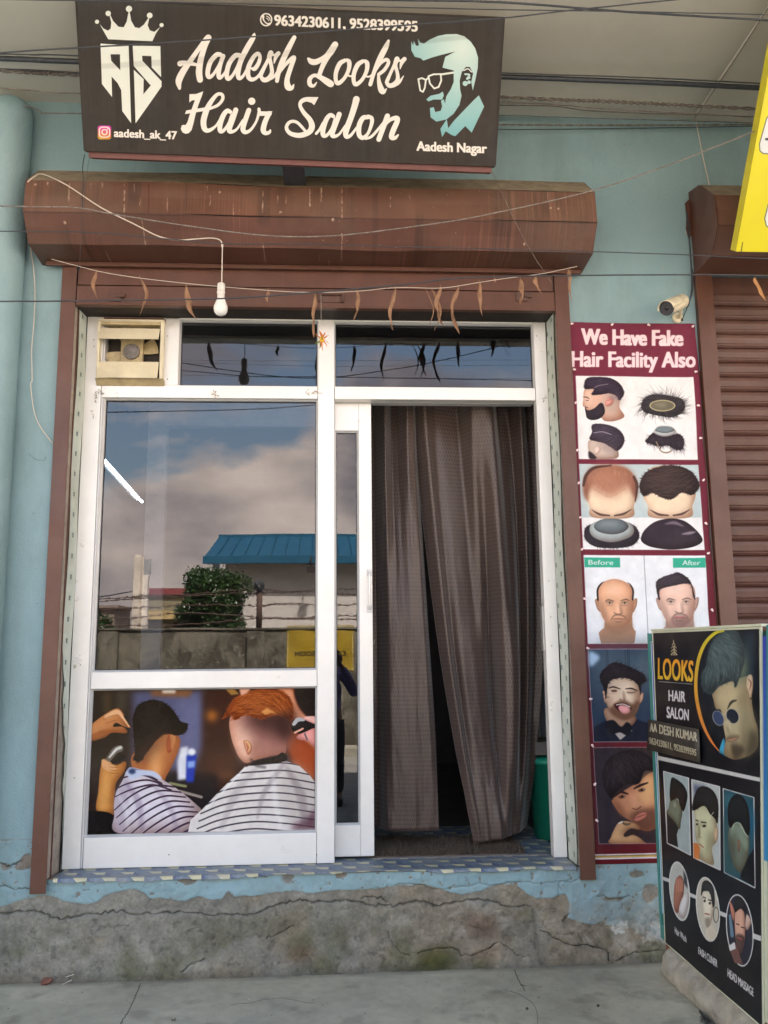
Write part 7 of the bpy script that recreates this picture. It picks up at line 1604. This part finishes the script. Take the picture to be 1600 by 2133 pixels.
cable([(900, 270), (1040, 270), (1300, 267), (1580, 262)], -.04, .0022, M_CABLE, 'lowest wire of the three crossing the blue wall top right of the sign', left=False)
cable([(500, -5), (840, 2), (1040, 6), (1320, 27), (1600, 44)], -1.15, .0042, M_CABLE, 'thicker black cable slanting across the soffit at the top right')
cable([(0, -2), (161, 1), (600, 10), (1040, 20), (1290, 23), (1600, 30)], -1.20, .0022, M_CABLE, 'thin black wire along the upper edge of the sign')
cable([(0, 430), (150, 432), (235, 446), (400, 472), (560, 491), (700, 491), (860, 472), (1000, 450), (1230, 398), (1400, 341), (1575, 273)], -.75, .0027, M_CABLE2, 'sagging pale-flecked wire looping across the shutter hood')
cable([(0, 481), (200, 484), (460, 506), (640, 508), (1040, 518), (1240, 523), (1440, 530), (1600, 537)], -.70, .0021, M_CABLE, 'thin straight wire crossing the lower half of the shutter hood')
cable([(0, 628), (230, 626), (460, 622), (640, 611), (850, 592), (960, 579), (1160, 573), (1440, 571), (1600, 573)], -.65, .0031, M_CABLE, 'dark wire crossing the doorway at the leaf garland')
def small(name, pts, r_, m, label, cat, n=6, twist=0):
    b = MB(); b.tube([tuple(p) for p in spline(pts, n)], r_, 5); o = b.build(name, m); tag(o, label, cat); shift_origin(o, pts[0]); return o
small('twisted_wire', [at(x, y, -.33) for x, y in ((176, 322), (172, 350), (174, 380), (171, 410), (172, 432))], .0022, M_CABLE, 'short twisted wire hanging from the left end of the sign onto the hood', 'wire')
small('thread', [at(x, y, -.5) for x, y in ((190, 324), (184, 340), (182, 360), (170, 480), (165, 560), (160, 560))], .0008, M_CABLE, 'fine dark thread hanging down the left end of the hood', 'thread')
small('slack_string', [at(x, y, -.32) for x, y in ((1024, 355), (1045, 400), (1075, 465), (1110, 530), (1150, 590))], .0012, M_CABLE2, 'slack brown string hanging from the right end of the sign', 'string')
small('white_flex', [at(x, y, -.04) for x, y in ((1449, 248), (1456, 285), (1464, 325), (1479, 392))], .0028, M_WIREW, 'short white flex running down the blue wall to the neighbouring shutter', 'wire')
small('joint_wire', [(1.905, -.02, ZT - .016), (1.907, -.4, ZT - .017), (1.90, -.9, ZT - .016), (1.906, -1.6, ZT - .018)], .002, M_CABLE2, 'wire following the joint in the soffit at the right', 'wire')
small('white_string', [at(x, y, -.02) for x, y in ((60, 490), (66, 530), (71, 570), (73, 620), (70, 680), (66, 730), (67, 790), (64, 800), (68, 840), (75, 870), (88, 895), (110, 924))], .0025, M_WIREW, 'loose white cord drooping down the blue wall beside the shutter channel', 'cord')
small('spider_thread', [at(x, y, -.03) for x, y in ((60, 945), (75, 957), (92, 958), (96, 950))], .0008, M_CABLE, 'wisp of dark thread on the blue wall beside the channel', 'thread')
# ------------------------------------------------------------------ across the road, seen in the panes
t = NT('stained_wall'); s1 = t.noise(2.2, 9, .72, (1, 1, .7)); c = t.mix(t.ramp(s1, [(.42, 0), (.58, 1)]), (.19, .17, .125), (.06, .052, .038)); s2 = t.noise(5, 6, .7, (1, 1, .12)); c = t.mix(t.math('MULTIPLY', t.ramp(s2, [(.5, 0), (.7, 1)]), .7), c, (.06, .052, .04)); s3 = t.noise(14, 5, .7); c = t.mix(t.math('MULTIPLY', t.ramp(s3, [(.58, 0), (.7, 1)]), .5), c, (.45, .42, .35)); t.col(c); t.rough(.9); t.bump(t.noise(12, 6), .6, .02); M_STAIN = t.m
WY = GL - 9.0; WZ = 1.865
bw = thing('boundary_wall', 'stained grey boundary wall across the road mirrored in the big pane', 'wall', (0, WY, 0))
MB().box(-14, 14, WY - .16, WY, -.05, WZ).build('wall', M_STAIN, bw)
MB().box(-14, 14, WY - .19, WY + .03, WZ + .001, WZ + .03).build('coping', M_STAIN, bw)
for px_ in (535, 860, 230):
    x = mir(px_, 1320, 9.0)[0]; MB().box(x - .13, x + .13, WY + .001, WY + .10, 0, WZ - .02).build('pier', M_STAIN, bw)
rgw = np.random.default_rng(31)
b = MB()
for k in range(90):
    x = rgw.uniform(-6, 6); r_ = rgw.uniform(.02, .09); y = WY + rgw.uniform(.1, .9); q = len(b.v); b.add([(x + r_ * rgw.uniform(.5, 1.2) * a, y + r_ * rgw.uniform(.5, 1.2) * d, r_ * .6 * e) for a, d, e in ((1, 0, 0), (0, 1, 0), (-1, 0, 0), (0, -1, 0), (.2, .1, 1), (0, 0, -.3))], [(0, 1, 4), (1, 2, 4), (2, 3, 4), (3, 0, 4)])
b.build('rubble', M_KERB, recalc=False, kind='stuff')
for (x0, x1, y0, y1, z0, z1) in ((-14, 14, WY + .001, WY + .35, -.02, .14),): MB().box(x0, x1, y0, y1, z0, z1).build('verge_kerb', M_KERB, kind='structure', bevel=.02)
# banner on that wall
xl, _, zt = mir(598, 1303, 8.98); xr, _, zb = mir(738, 1397, 8.98)
b = MB(); b.grid(lambda u, v: (xl + (xr - xl) * u, WY + .012 + .006 * math.sin(u * 11 + v * 7), zb + (zt - zb) * v), 16, 10)
o = b.build('street_banner', M_SOON, recalc=False, uv=lambda co: np.column_stack([1 - (co[:, 0] - xl) / (xr - xl), (co[:, 2] - zb) / (zt - zb)])); tag(o, 'yellow banner with dark capital letters on the wall across the road, seen mirrored', 'banner'); shift_origin(o, ((xl + xr) / 2, WY + .01, zb))
# barbed wire fence
fn_ = thing('barbed_wire_fence', 'barbed wire strands and rusty post on top of the wall across the road', 'fence', (0, WY - .08, WZ))
px0 = mir(540, 1300, 9.08)[0]; zt_ = mir(540, 1222, 9.08)[2]
M_RUST = mat('rusty_post', (.10, .06, .045), .8, var=.4, vs=30)
MB().tube([(px0, WY - .08, WZ), (px0 + .005, WY - .08, zt_ - .03)], .045, 10).build('post', M_RUST, fn_)
for k in range(5):
    b = MB(); r_ = .075 - .012 * k; b.tube([(px0 + r_ * math.cos(a), WY - .03 + .008 * k + .01 * math.sin(3 * a), zt_ + .0 + r_ * math.sin(a)) for a in np.linspace(0, 2 * PI, 18)], .009, 5); b.build('wire_coil', M_CABLE, fn_)
MB().tube([(-4.6, WY - .08, WZ), (-4.6, WY - .08, zt_)], .04, 8).build('post', M_RUST, fn_); MB().tube([(3.4, WY - .08, WZ), (3.4, WY - .08, zt_)], .04, 8).build('post', M_RUST, fn_)
for i, (pts) in enumerate(([(150, 1252), (272, 1243), (310, 1241), (400, 1238), (536, 1228), (600, 1233), (700, 1226), (780, 1227)], [(150, 1257), (268, 1248), (330, 1244), (536, 1236), (650, 1232), (720, 1236), (790, 1240)], [(150, 1270), (230, 1269), (290, 1266), (400, 1260), (530, 1262), (600, 1258), (700, 1260), (790, 1256)], [(150, 1292), (270, 1287), (380, 1277), (536, 1284), (620, 1288), (700, 1282), (800, 1283)], [(150, 1304), (280, 1303), (400, 1300), (536, 1288), (640, 1289), (720, 1290), (800, 1292)])):
    q = spline([mir(x, y, 9.08) for x, y in pts], 12); q[:, 2] += np.random.default_rng(i).normal(0, .006, len(q)); q = np.vstack([[q[0][0] - 4, q[0][1], q[0][2]], q, [q[-1][0] + 4, q[-1][1], q[-1][2]]])
    b = MB(); b.tube([tuple(p) for p in q], .007, 5)
    for k in range(2, len(q) - 2, 2):
        p = q[k]; b.tube([(p[0] - .02, p[1], p[2] - .022), (p[0] + .02, p[1] + .01, p[2] + .022)], .005, 4); b.tube([(p[0] + .02, p[1], p[2] - .018), (p[0] - .02, p[1] - .01, p[2] + .02)], .005, 4)
    b.build('barbed_wire', M_RUST, fn_)
# white peeling pillar
M_PEEL = mat('peeling_limewash', (.80, .70, .58), .85, var=.15, vs=4, dust=.5, dcol=(.24, .20, .17), bump=.4, bs=20)
pl = thing('concrete_pillar', 'tall peeling white pillar behind the wall across the road', 'pillar', (mir(290, 1300, 9.6)[0], GL - 9.6, 0))
x0 = mir(274, 1300, 9.6)[0]; x1 = mir(290, 1300, 9.6)[0]; x2 = mir(304, 1300, 9.6)[0]; zt1 = mir(285, 1156, 9.6)[2]
MB().box(x0, x1 - .004, GL - 9.75, GL - 9.6, 0, zt1).build('shaft', M_PEEL, pl, bevel=.01); MB().box(x1, x2, GL - 9.75, GL - 9.63, 0, zt1 - .32).build('shaft', M_PEEL, pl, bevel=.01); MB().box(x1, x1 + .03, GL - 9.7, GL - 9.63, zt1 - .32, zt1 - .02).build('stub', M_PEEL, pl); MB().box(x1 + .03, x2 + .03, GL - 9.7, GL - 9.66, zt1 - .30, zt1 - .06).build('bracket_plate', M_STEEL, pl)
# hall with the blue metal roof
L1 = 16.0; L2 = 19.0
M_WHW = mat('pale_rendered_wall', (.56, .51, .46), .85, var=.06, vs=1.0, bump=.3, bs=30, dust=.15); M_BLR = mat('blue_roof_sheet', (.014, .095, .165), .4, var=.08, vs=2, metal=.1)
hx0, hy, hz = mir(424, 1160, L1); rx0, ry, rz = mir(456, 1118, L2); hx1 = 16
hl = thing('roofed_hall', 'pale hall with a ribbed blue metal roof across the road, mirrored behind the tree', 'building', ((hx0 + 8) / 2, hy - 1, 0))
MB().box(hx0 + .45, hx1, hy - 9, hy - .5, 0, hz + .05).build('wall', M_WHW, hl)
n_ = 60; pit = (rx0 - hx0)
pm_ = None
for i in range(n_):
    xa = hx0 + (hx1 - hx0) * i / n_; xb = hx0 + (hx1 - hx0) * (i + 1) / n_ - .03; sh_ = pit * (1 - i / n_) * (1 if i < 3 else 1 if i < 8 else .9)
    sh_ = pit
    b = MB(); b.quad((xa, hy, hz), (xb, hy, hz), (xb + sh_, ry, rz), (xa + sh_, ry, rz)); b.quad((xb - .0, hy, hz), (xb + .015, hy, hz + .05), (xb + .015 + sh_, ry, rz + .05), (xb + sh_, ry, rz)); b.quad((xb + .015, hy, hz + .05), (xb + .03, hy, hz), (xb + .03 + sh_, ry, rz), (xb + .015 + sh_, ry, rz + .05)); b.build('roof_panel', M_BLR, hl, recalc=False)
MB().box(hx0 - .02, hx1, hy, hy + .05, hz - .16, hz + .02).build('eave_fascia', M_BLR, hl); MB().box(rx0, hx1 + pit, ry - .05, ry + .05, rz - .02, rz + .07).build('ridge_cap', M_BLR, hl)
MB().box(hx0, hx1, hy - .5, hy - .001, hz - .12, hz - .08).build('eave_soffit', M_DARK, hl); MB().quad((hx0, hy, hz), (rx0, ry, rz), (rx0, ry, 0), (hx0, ry, hz - .1)).build('gable', M_BLR, hl, recalc=False)
lx, ly, lz = mir(648, 1180, L1 - .2); b = MB(); b.tube([(lx, ly - .3, lz + .25), (lx, ly, lz + .2), (lx, ly, lz)], .02, 6); b.box(lx - .09, lx + .09, ly - .07, ly + .07, lz - .14, lz); b.build('eave_lamp', M_DARK, hl)
# low building with a red fascia
L3_ = 26.0; a0 = mir(306, 1240, L3_); a1 = mir(600, 1240, L3_); 
rb = thing('low_building', 'low olive building with a red fascia and yellow awning beyond the wall', 'building', (a0[0], a0[1], 0))
z_ = lambda py: mir(350, py, L3_)[2]
MB().box(a0[0], a1[0], a0[1] - 5, a0[1], 0, z_(1239)).build('wall', mat('olive_wall', (.22, .19, .12), .8), rb); MB().box(a0[0] - .05, a1[0], a0[1] + .001, a0[1] + .15, z_(1239), z_(1226)).build('fascia', mat('red_fascia', (.20, .04, .04), .6), rb)
MB().box(a0[0], a1[0], a0[1] + .001, a0[1] + .5, z_(1290), z_(1274)).build('awning', mat('yellow_awning', (.45, .32, .13), .6), rb); MB().box(a0[0] + .9, a1[0], a0[1] + .002, a0[1] + .02, 0, z_(1296)).build('shutter', M_DARK, rb)  # last box: plain dark sheet below the awning
# far houses at the left
a0 = mir(150, 1300, 48); a1 = mir(240, 1266, 48)
fh = thing('far_house', 'small unfinished brick house far down at the left edge of the mirrored view', 'building', (a0[0], a0[1], 0))
M_FB = mat('far_brick', (.20, .15, .12), .9); MB().box(a0[0] - 2, a1[0], a1[1] - 4, a1[1], 0, a1[2]).build('wall', M_FB, fh); MB().box(a0[0] - 2.2, a1[0] + .3, a1[1] - 4, a1[1] + .3, a1[2], a1[2] + .15).build('roof', M_FB, fh)
wx0 = mir(196, 1280, 48)[0]; wx1 = mir(211, 1280, 48)[0]; MB().box(wx0, wx1, a1[1] + .001, a1[1] + .03, mir(200, 1285, 48)[2], mir(200, 1270, 48)[2]).build('window', M_DARK, fh); wx0 = mir(223, 1280, 48)[0]; MB().box(wx0, wx0 + .12, a1[1] + .001, a1[1] + .03, mir(200, 1294, 48)[2], mir(200, 1278, 48)[2]).build('window', M_DARK, fh)
for (p0, p1, m_, lb) in (((236, 1288), (262, 1312), M_WHW, 'low pale far building between the brick house and the pillar'), ((258, 1290), (273, 1312), mat('far_grey', (.42, .40, .40), .8), 'narrow grey far building touching the pillar in the mirrored view')):
    q0 = mir(*p0, 60); q1 = mir(*p1, 60); f2 = thing('far_building', lb, 'building', (q0[0], q0[1], 0)); MB().box(q0[0], q1[0], q0[1] - 4, q0[1], 0, q0[2]).build('wall', m_, f2); MB().box(q0[0] - .1, q1[0] + .1, q0[1] - 4, q0[1] + .1, q0[2], q0[2] + .15).build('roof', M_STEEL, f2)
    MB().box((q0[0] * .6 + q1[0] * .4), (q0[0] * .4 + q1[0] * .6), q0[1] + .001, q0[1] + .02, q0[2] * .6, q0[2] * .8).build('window', M_DARK, f2)
# leaves
t = NT('tree_leaf'); oi = t.noise(3.0, 3); c = t.mix(t.ramp(oi, [(.3, 0), (.7, 1)]), (.014, .040, .008), (.042, .090, .016)); t.col(c); t.rough(.4); t.b.inputs['Specular IOR Level'].default_value = .6
M_TLEAF = t.m; M_BARK = mat('tree_bark', (.10, .075, .05), .9)
def crown(c_, rad, n, leaf, seed, flat=(1, 1, 1), clumps=26):
    rg_ = np.random.default_rng(seed); vs = []; fs = []; cl = []
    for k in range(clumps):
        d = rg_.normal(size=3); d /= np.linalg.norm(d); r_ = rad * rg_.uniform(.45, .86); cl.append((np.array(c_) + d * r_ * np.array(flat), rad * rg_.uniform(.22, .40)))
    cl.append((np.array(c_), rad * .6))
    for k in range(n):
        cc0, cr0 = cl[rg_.integers(len(cl))]; d = rg_.normal(size=3); d /= np.linalg.norm(d); p = cc0 + d * cr0 * rg_.uniform(.65, 1.08)
        a = rg_.normal(size=3); a[2] -= .6; a /= np.linalg.norm(a); s_ = np.cross(a, rg_.normal(size=3)); s_ /= np.linalg.norm(s_); l_ = leaf * rg_.uniform(.6, 1.3); q = len(vs)
        vs += [tuple(p), tuple(p + a * l_ * .5 + s_ * l_ * .28), tuple(p + a * l_), tuple(p + a * l_ * .5 - s_ * l_ * .28)]; fs.append((q, q + 1, q + 2, q + 3))
    b = MB(); b.v = vs; b.f = fs; b.m = [0] * len(fs); b.sm = [False] * len(fs); return b
tx_, ty_, tz_ = mir(443, 1238, 12.5)
tr = thing('shade_tree', 'dense dark green tree rising behind the boundary wall across the road', 'tree', (tx_, ty_, 0))
crown((tx_, ty_, tz_ - .05), .70, 24000, .062, 3, (1.08, .9, .95), 34).build('crown', M_TLEAF, tr, recalc=False); crown((tx_ + .02, ty_, tz_ - .55), .52, 8000, .062, 4, (1.35, .9, .5), 16).build('lower_crown', M_TLEAF, tr, recalc=False)
for k, (dx_, dy_) in enumerate(((-.22, 0), (-.05, .08), (.14, .02), (.30, -.05))):
    b = MB(); b.tube([(tx_ + dx_ * .3, ty_ + dy_ * .3, 0), (tx_ + dx_ * .6, ty_ + dy_, 1.2), (tx_ + dx_ * 1.3, ty_ + dy_, tz_ - .4), (tx_ + dx_ * 2, ty_ + dy_ * 2, tz_ + .1)], [.05, .04, .03, .012], 8); b.build('trunk' if k == 0 else 'stem', M_BARK, tr)
bx_, by_, bz_ = mir(205, 1305, 30)
bs_ = thing('far_bush', 'dark green bush before the far brick house at the left edge of the mirror view', 'bush', (bx_, by_, 0))
crown((bx_ - .2, by_, bz_ - .3), 1.1, 3500, .22, 9, (1.2, 1, .7), 14).build('foliage', M_TLEAF, bs_, recalc=False); b = MB(); b.tube([(bx_, by_, 0), (bx_, by_, bz_ - .3)], .06, 6); b.build('stem', M_BARK, bs_)
def far_wire(pts, L_, r_, lb):
    q = spline([mir(x, y, L_) for x, y in pts], 8); b = MB(); b.tube([tuple(p) for p in q], r_, 5); o = b.build('street_wire', M_CABLE); tag(o, lb, 'cable', 'wires over the road seen in the panes'); shift_origin(o, tuple(q[0]))
far_wire([(-400, 760), (372, 752), (660, 752), (1110, 750), (1900, 748)], 5.0, .0022, 'upper fine street wire mirrored in the two fanlight panes')
far_wire([(-400, 766), (372, 757), (660, 763), (1110, 761), (1900, 758)], 5.2, .0022, 'middle fine street wire mirrored in the two fanlight panes')
far_wire([(-400, 790), (372, 783), (660, 786), (1110, 789), (1900, 792)], 5.4, .0022, 'lowest fine street wire mirrored in the two fanlight panes')
far_wire([(60, 1262), (190, 1245), (276, 1232)], 9.7, .010, 'black line running from the pillar across the road to the left')

# ------------------------------------------------------------------ the photographer, who stands behind the camera
M_SKIN = mat('brown_skin', (.22, .115, .07), .5, var=.08, bump=.05); M_SHIRT = mat('violet_blue_shirt', (.15, .14, .34), .8, var=.12, vs=12, bump=.4, bs=30, bdist=.004); M_TROU = mat('dark_trousers', (.018, .022, .028), .8, var=.2, vs=12, bump=.4, bs=25, bdist=.004); M_HAIR = mat('black_hair', (.012, .010, .010), .5, bump=.5, bs=200); M_SHOE = mat('dark_shoes', (.02, .018, .016), .5)
def skin(name, V, E, m, parent, root=0, sub=2):
    me = bpy.data.meshes.new(name); me.from_pydata([v[:3] for v in V], E, []); me.materials.append(m)
    o = bpy.data.objects.new(name, me); COL.objects.link(o); md = o.modifiers.new('skin', 'SKIN'); md.use_smooth_shade = True
    if not me.skin_vertices:
        bm = bmesh.new(); bm.from_mesh(me); bm.verts.layers.skin.verify(); bm.to_mesh(me); bm.free()
    for i, v in enumerate(V):
        s_ = me.skin_vertices[0].data[i]; s_.radius = (v[3], v[4] if len(v) > 4 else v[3]); s_.use_root = (i == root)
    sb_ = o.modifiers.new('sub', 'SUBSURF'); sb_.levels = sb_.render_levels = sub
    o.parent = parent; o.matrix_parent_inverse = parent_world(parent).inverted(); return o
PXc, PYc = -.06, -4.50
ph_ = thing('person', 'person in violet-blue shirt and dark trousers holding up a phone, seen mirrored in the panes', 'person', (PXc, PYc, 0))
x, y = PXc, PYc
body = [(x, y, .84, .135, .095), (x, y, 1.0, .125, .09), (x, y + .0, 1.16, .15, .10), (x, y, 1.29, .12, .085), (x, y + .01, 1.37, .05, .05), (x, y + .025, 1.44, .05, .052), (x, y + .035, 1.50, .078, .088), (x, y + .03, 1.57, .070, .082),      # 0-7
        (x + .17, y, 1.285, .052), (x + .285, y + .07, 1.08, .040), (x + .20, y + .20, 1.27, .030), (x + .115, y + .30, 1.405, .024),               # 8-11 right arm to wrist
        (x - .17, y, 1.285, .052), (x - .285, y + .07, 1.08, .040), (x - .165, y + .20, 1.27, .030), (x - .035, y + .30, 1.405, .024),               # 12-15
        (x + .085, y, .76, .085), (x + .10, y + .01, .44, .055), (x + .11, y - .01, .10, .040), (x + .115, y + .10, .045, .036),
        (x - .085, y, .76, .085), (x - .10, y + .01, .44, .055), (x - .11, y - .01, .10, .040), (x - .115, y + .10, .045, .036)]
Ee = [(0, 1), (1, 2), (2, 3), (3, 4), (4, 5), (5, 6), (6, 7), (3, 8), (8, 9), (9, 10), (10, 11), (3, 12), (12, 13), (13, 14), (14, 15), (0, 16), (16, 17), (17, 18), (18, 19), (0, 20), (20, 21), (21, 22), (22, 23)]
# hands grow on from the wrists, four fingers and a thumb each
for sgn, wi, wr in ((1, 11, body[11]), (-1, 15, body[15])):
    pc = 0.015; pal = len(body); px1_ = pc + sgn * .058; body.append((px1_ + sgn * .004, -4.155, 1.435, .026, .016)); Ee.append((wi, pal))
    for k in range(4):
        z = 1.475 - .020 * k; ln = (.9, 1.0, .95, .78)[k]; i0 = len(body)
        body += [(px1_ + sgn * .003, -4.140, z - .004, .0095), (px1_ - sgn * .002, -4.117, z, .0085), (px1_ - sgn * .014 * ln, -4.1125, z + .003, .0055)]; Ee += [(pal, i0), (i0, i0 + 1), (i0 + 1, i0 + 2)]
    i0 = len(body); body += [(px1_ - sgn * .012, -4.158, 1.452, .0105), (px1_ - sgn * .022, -4.150, 1.478, .0085)]; Ee += [(pal, i0), (i0, i0 + 1)]
skin('body', body, Ee, M_SKIN, ph_)
def grow(idx, d): return [tuple(body[i][:3]) + tuple(v + d for v in body[i][3:]) for i in idx]
si = [0, 1, 2, 3, 8, 9, 10, 12, 13, 14]; V = grow(si, .016); V[3] = (V[3][0], V[3][1], V[3][2] + .01, .115, .09); V[0] = (x, y, .80, .165, .125)
V.append((x + .145, y + .265, 1.36, .036)); V.append((x - .075, y + .265, 1.36, .036))
skin('shirt', V, [(0, 1), (1, 2), (2, 3), (3, 4), (4, 5), (5, 6), (3, 7), (7, 8), (8, 9), (6, 10), (9, 11)], M_SHIRT, ph_)
ti = [0, 16, 17, 18, 20, 21, 22]; V = grow(ti, .018); V[0] = (x, y, .86, .15, .11)
skin('trousers', V, [(0, 1), (1, 2), (2, 3), (0, 4), (4, 5), (5, 6)], M_TROU, ph_)
b = MB(); b.lathe([(.001, .115), (.045, .105), (.075, .07), (.090, .02), (.088, -.02), (.07, -.05)], (x, y + .018, 1.555), (0, -.12, 1), 20); b.build('hair', M_HAIR, ph_)
for sgn in (1, -1):
    b = MB(); b.lathe([(.004, .0), (.022, .004), (.018, .012), (.003, .014)], (x + sgn * .078, y + .03, 1.50), (sgn, 0, 0), 10); b.build('ear', M_SKIN, ph_)
    b = MB(); b.lathe([(.001, -.008), (.010, -.004), (.012, .002), (.006, .009), (.001, .010)], (x + sgn * .030, y + .114, 1.515), (0, 1, 0), 10); b.build('eye', M_HAIR, ph_)
    b = MB(); b.tube([(x + sgn * .115, y - .07, .04), (x + sgn * .115, y + .02, .045), (x + sgn * .12, y + .15, .035)], [.042, .046, .034], 10); b.build('shoe', M_SHOE, ph_)
b = MB(); b.tube([(x, y + .110, 1.520), (x, y + .128, 1.492), (x, y + .132, 1.478), (x, y + .115, 1.470)], [.008, .011, .014, .010], 8); b.build('nose', M_SKIN, ph_)
b = MB(); b.tube([(x - .022, y + .112, 1.448), (x, y + .118, 1.450), (x + .022, y + .112, 1.448)], [.003, .006, .003], 6); b.build('mouth', M_SKIN, ph_)
# phone: its lens is where the camera is
pn = thing('phone', 'dark phone held up in both hands in front of the photographer', 'phone', (.015, -4.122, 1.365))
MB().box(-.025, .055, -4.128, -4.1185, 1.37, 1.525).build('case', M_HAIR, pn, bevel=.003)
MB().box(-.021, .051, -4.1295, -4.1285, 1.375, 1.52).build('screen', mat('phone_screen', (.02, .02, .025), .1), pn)
b = MB(); b.lathe([(.010, 0), (.010, .003), (.007, .0035)], (0, -4.1184, 1.5), (0, 1, 0), 14); b.build('lens_ring', M_STEEL, pn)
# clean up helper-free: purge nothing, everything above stands in the scene
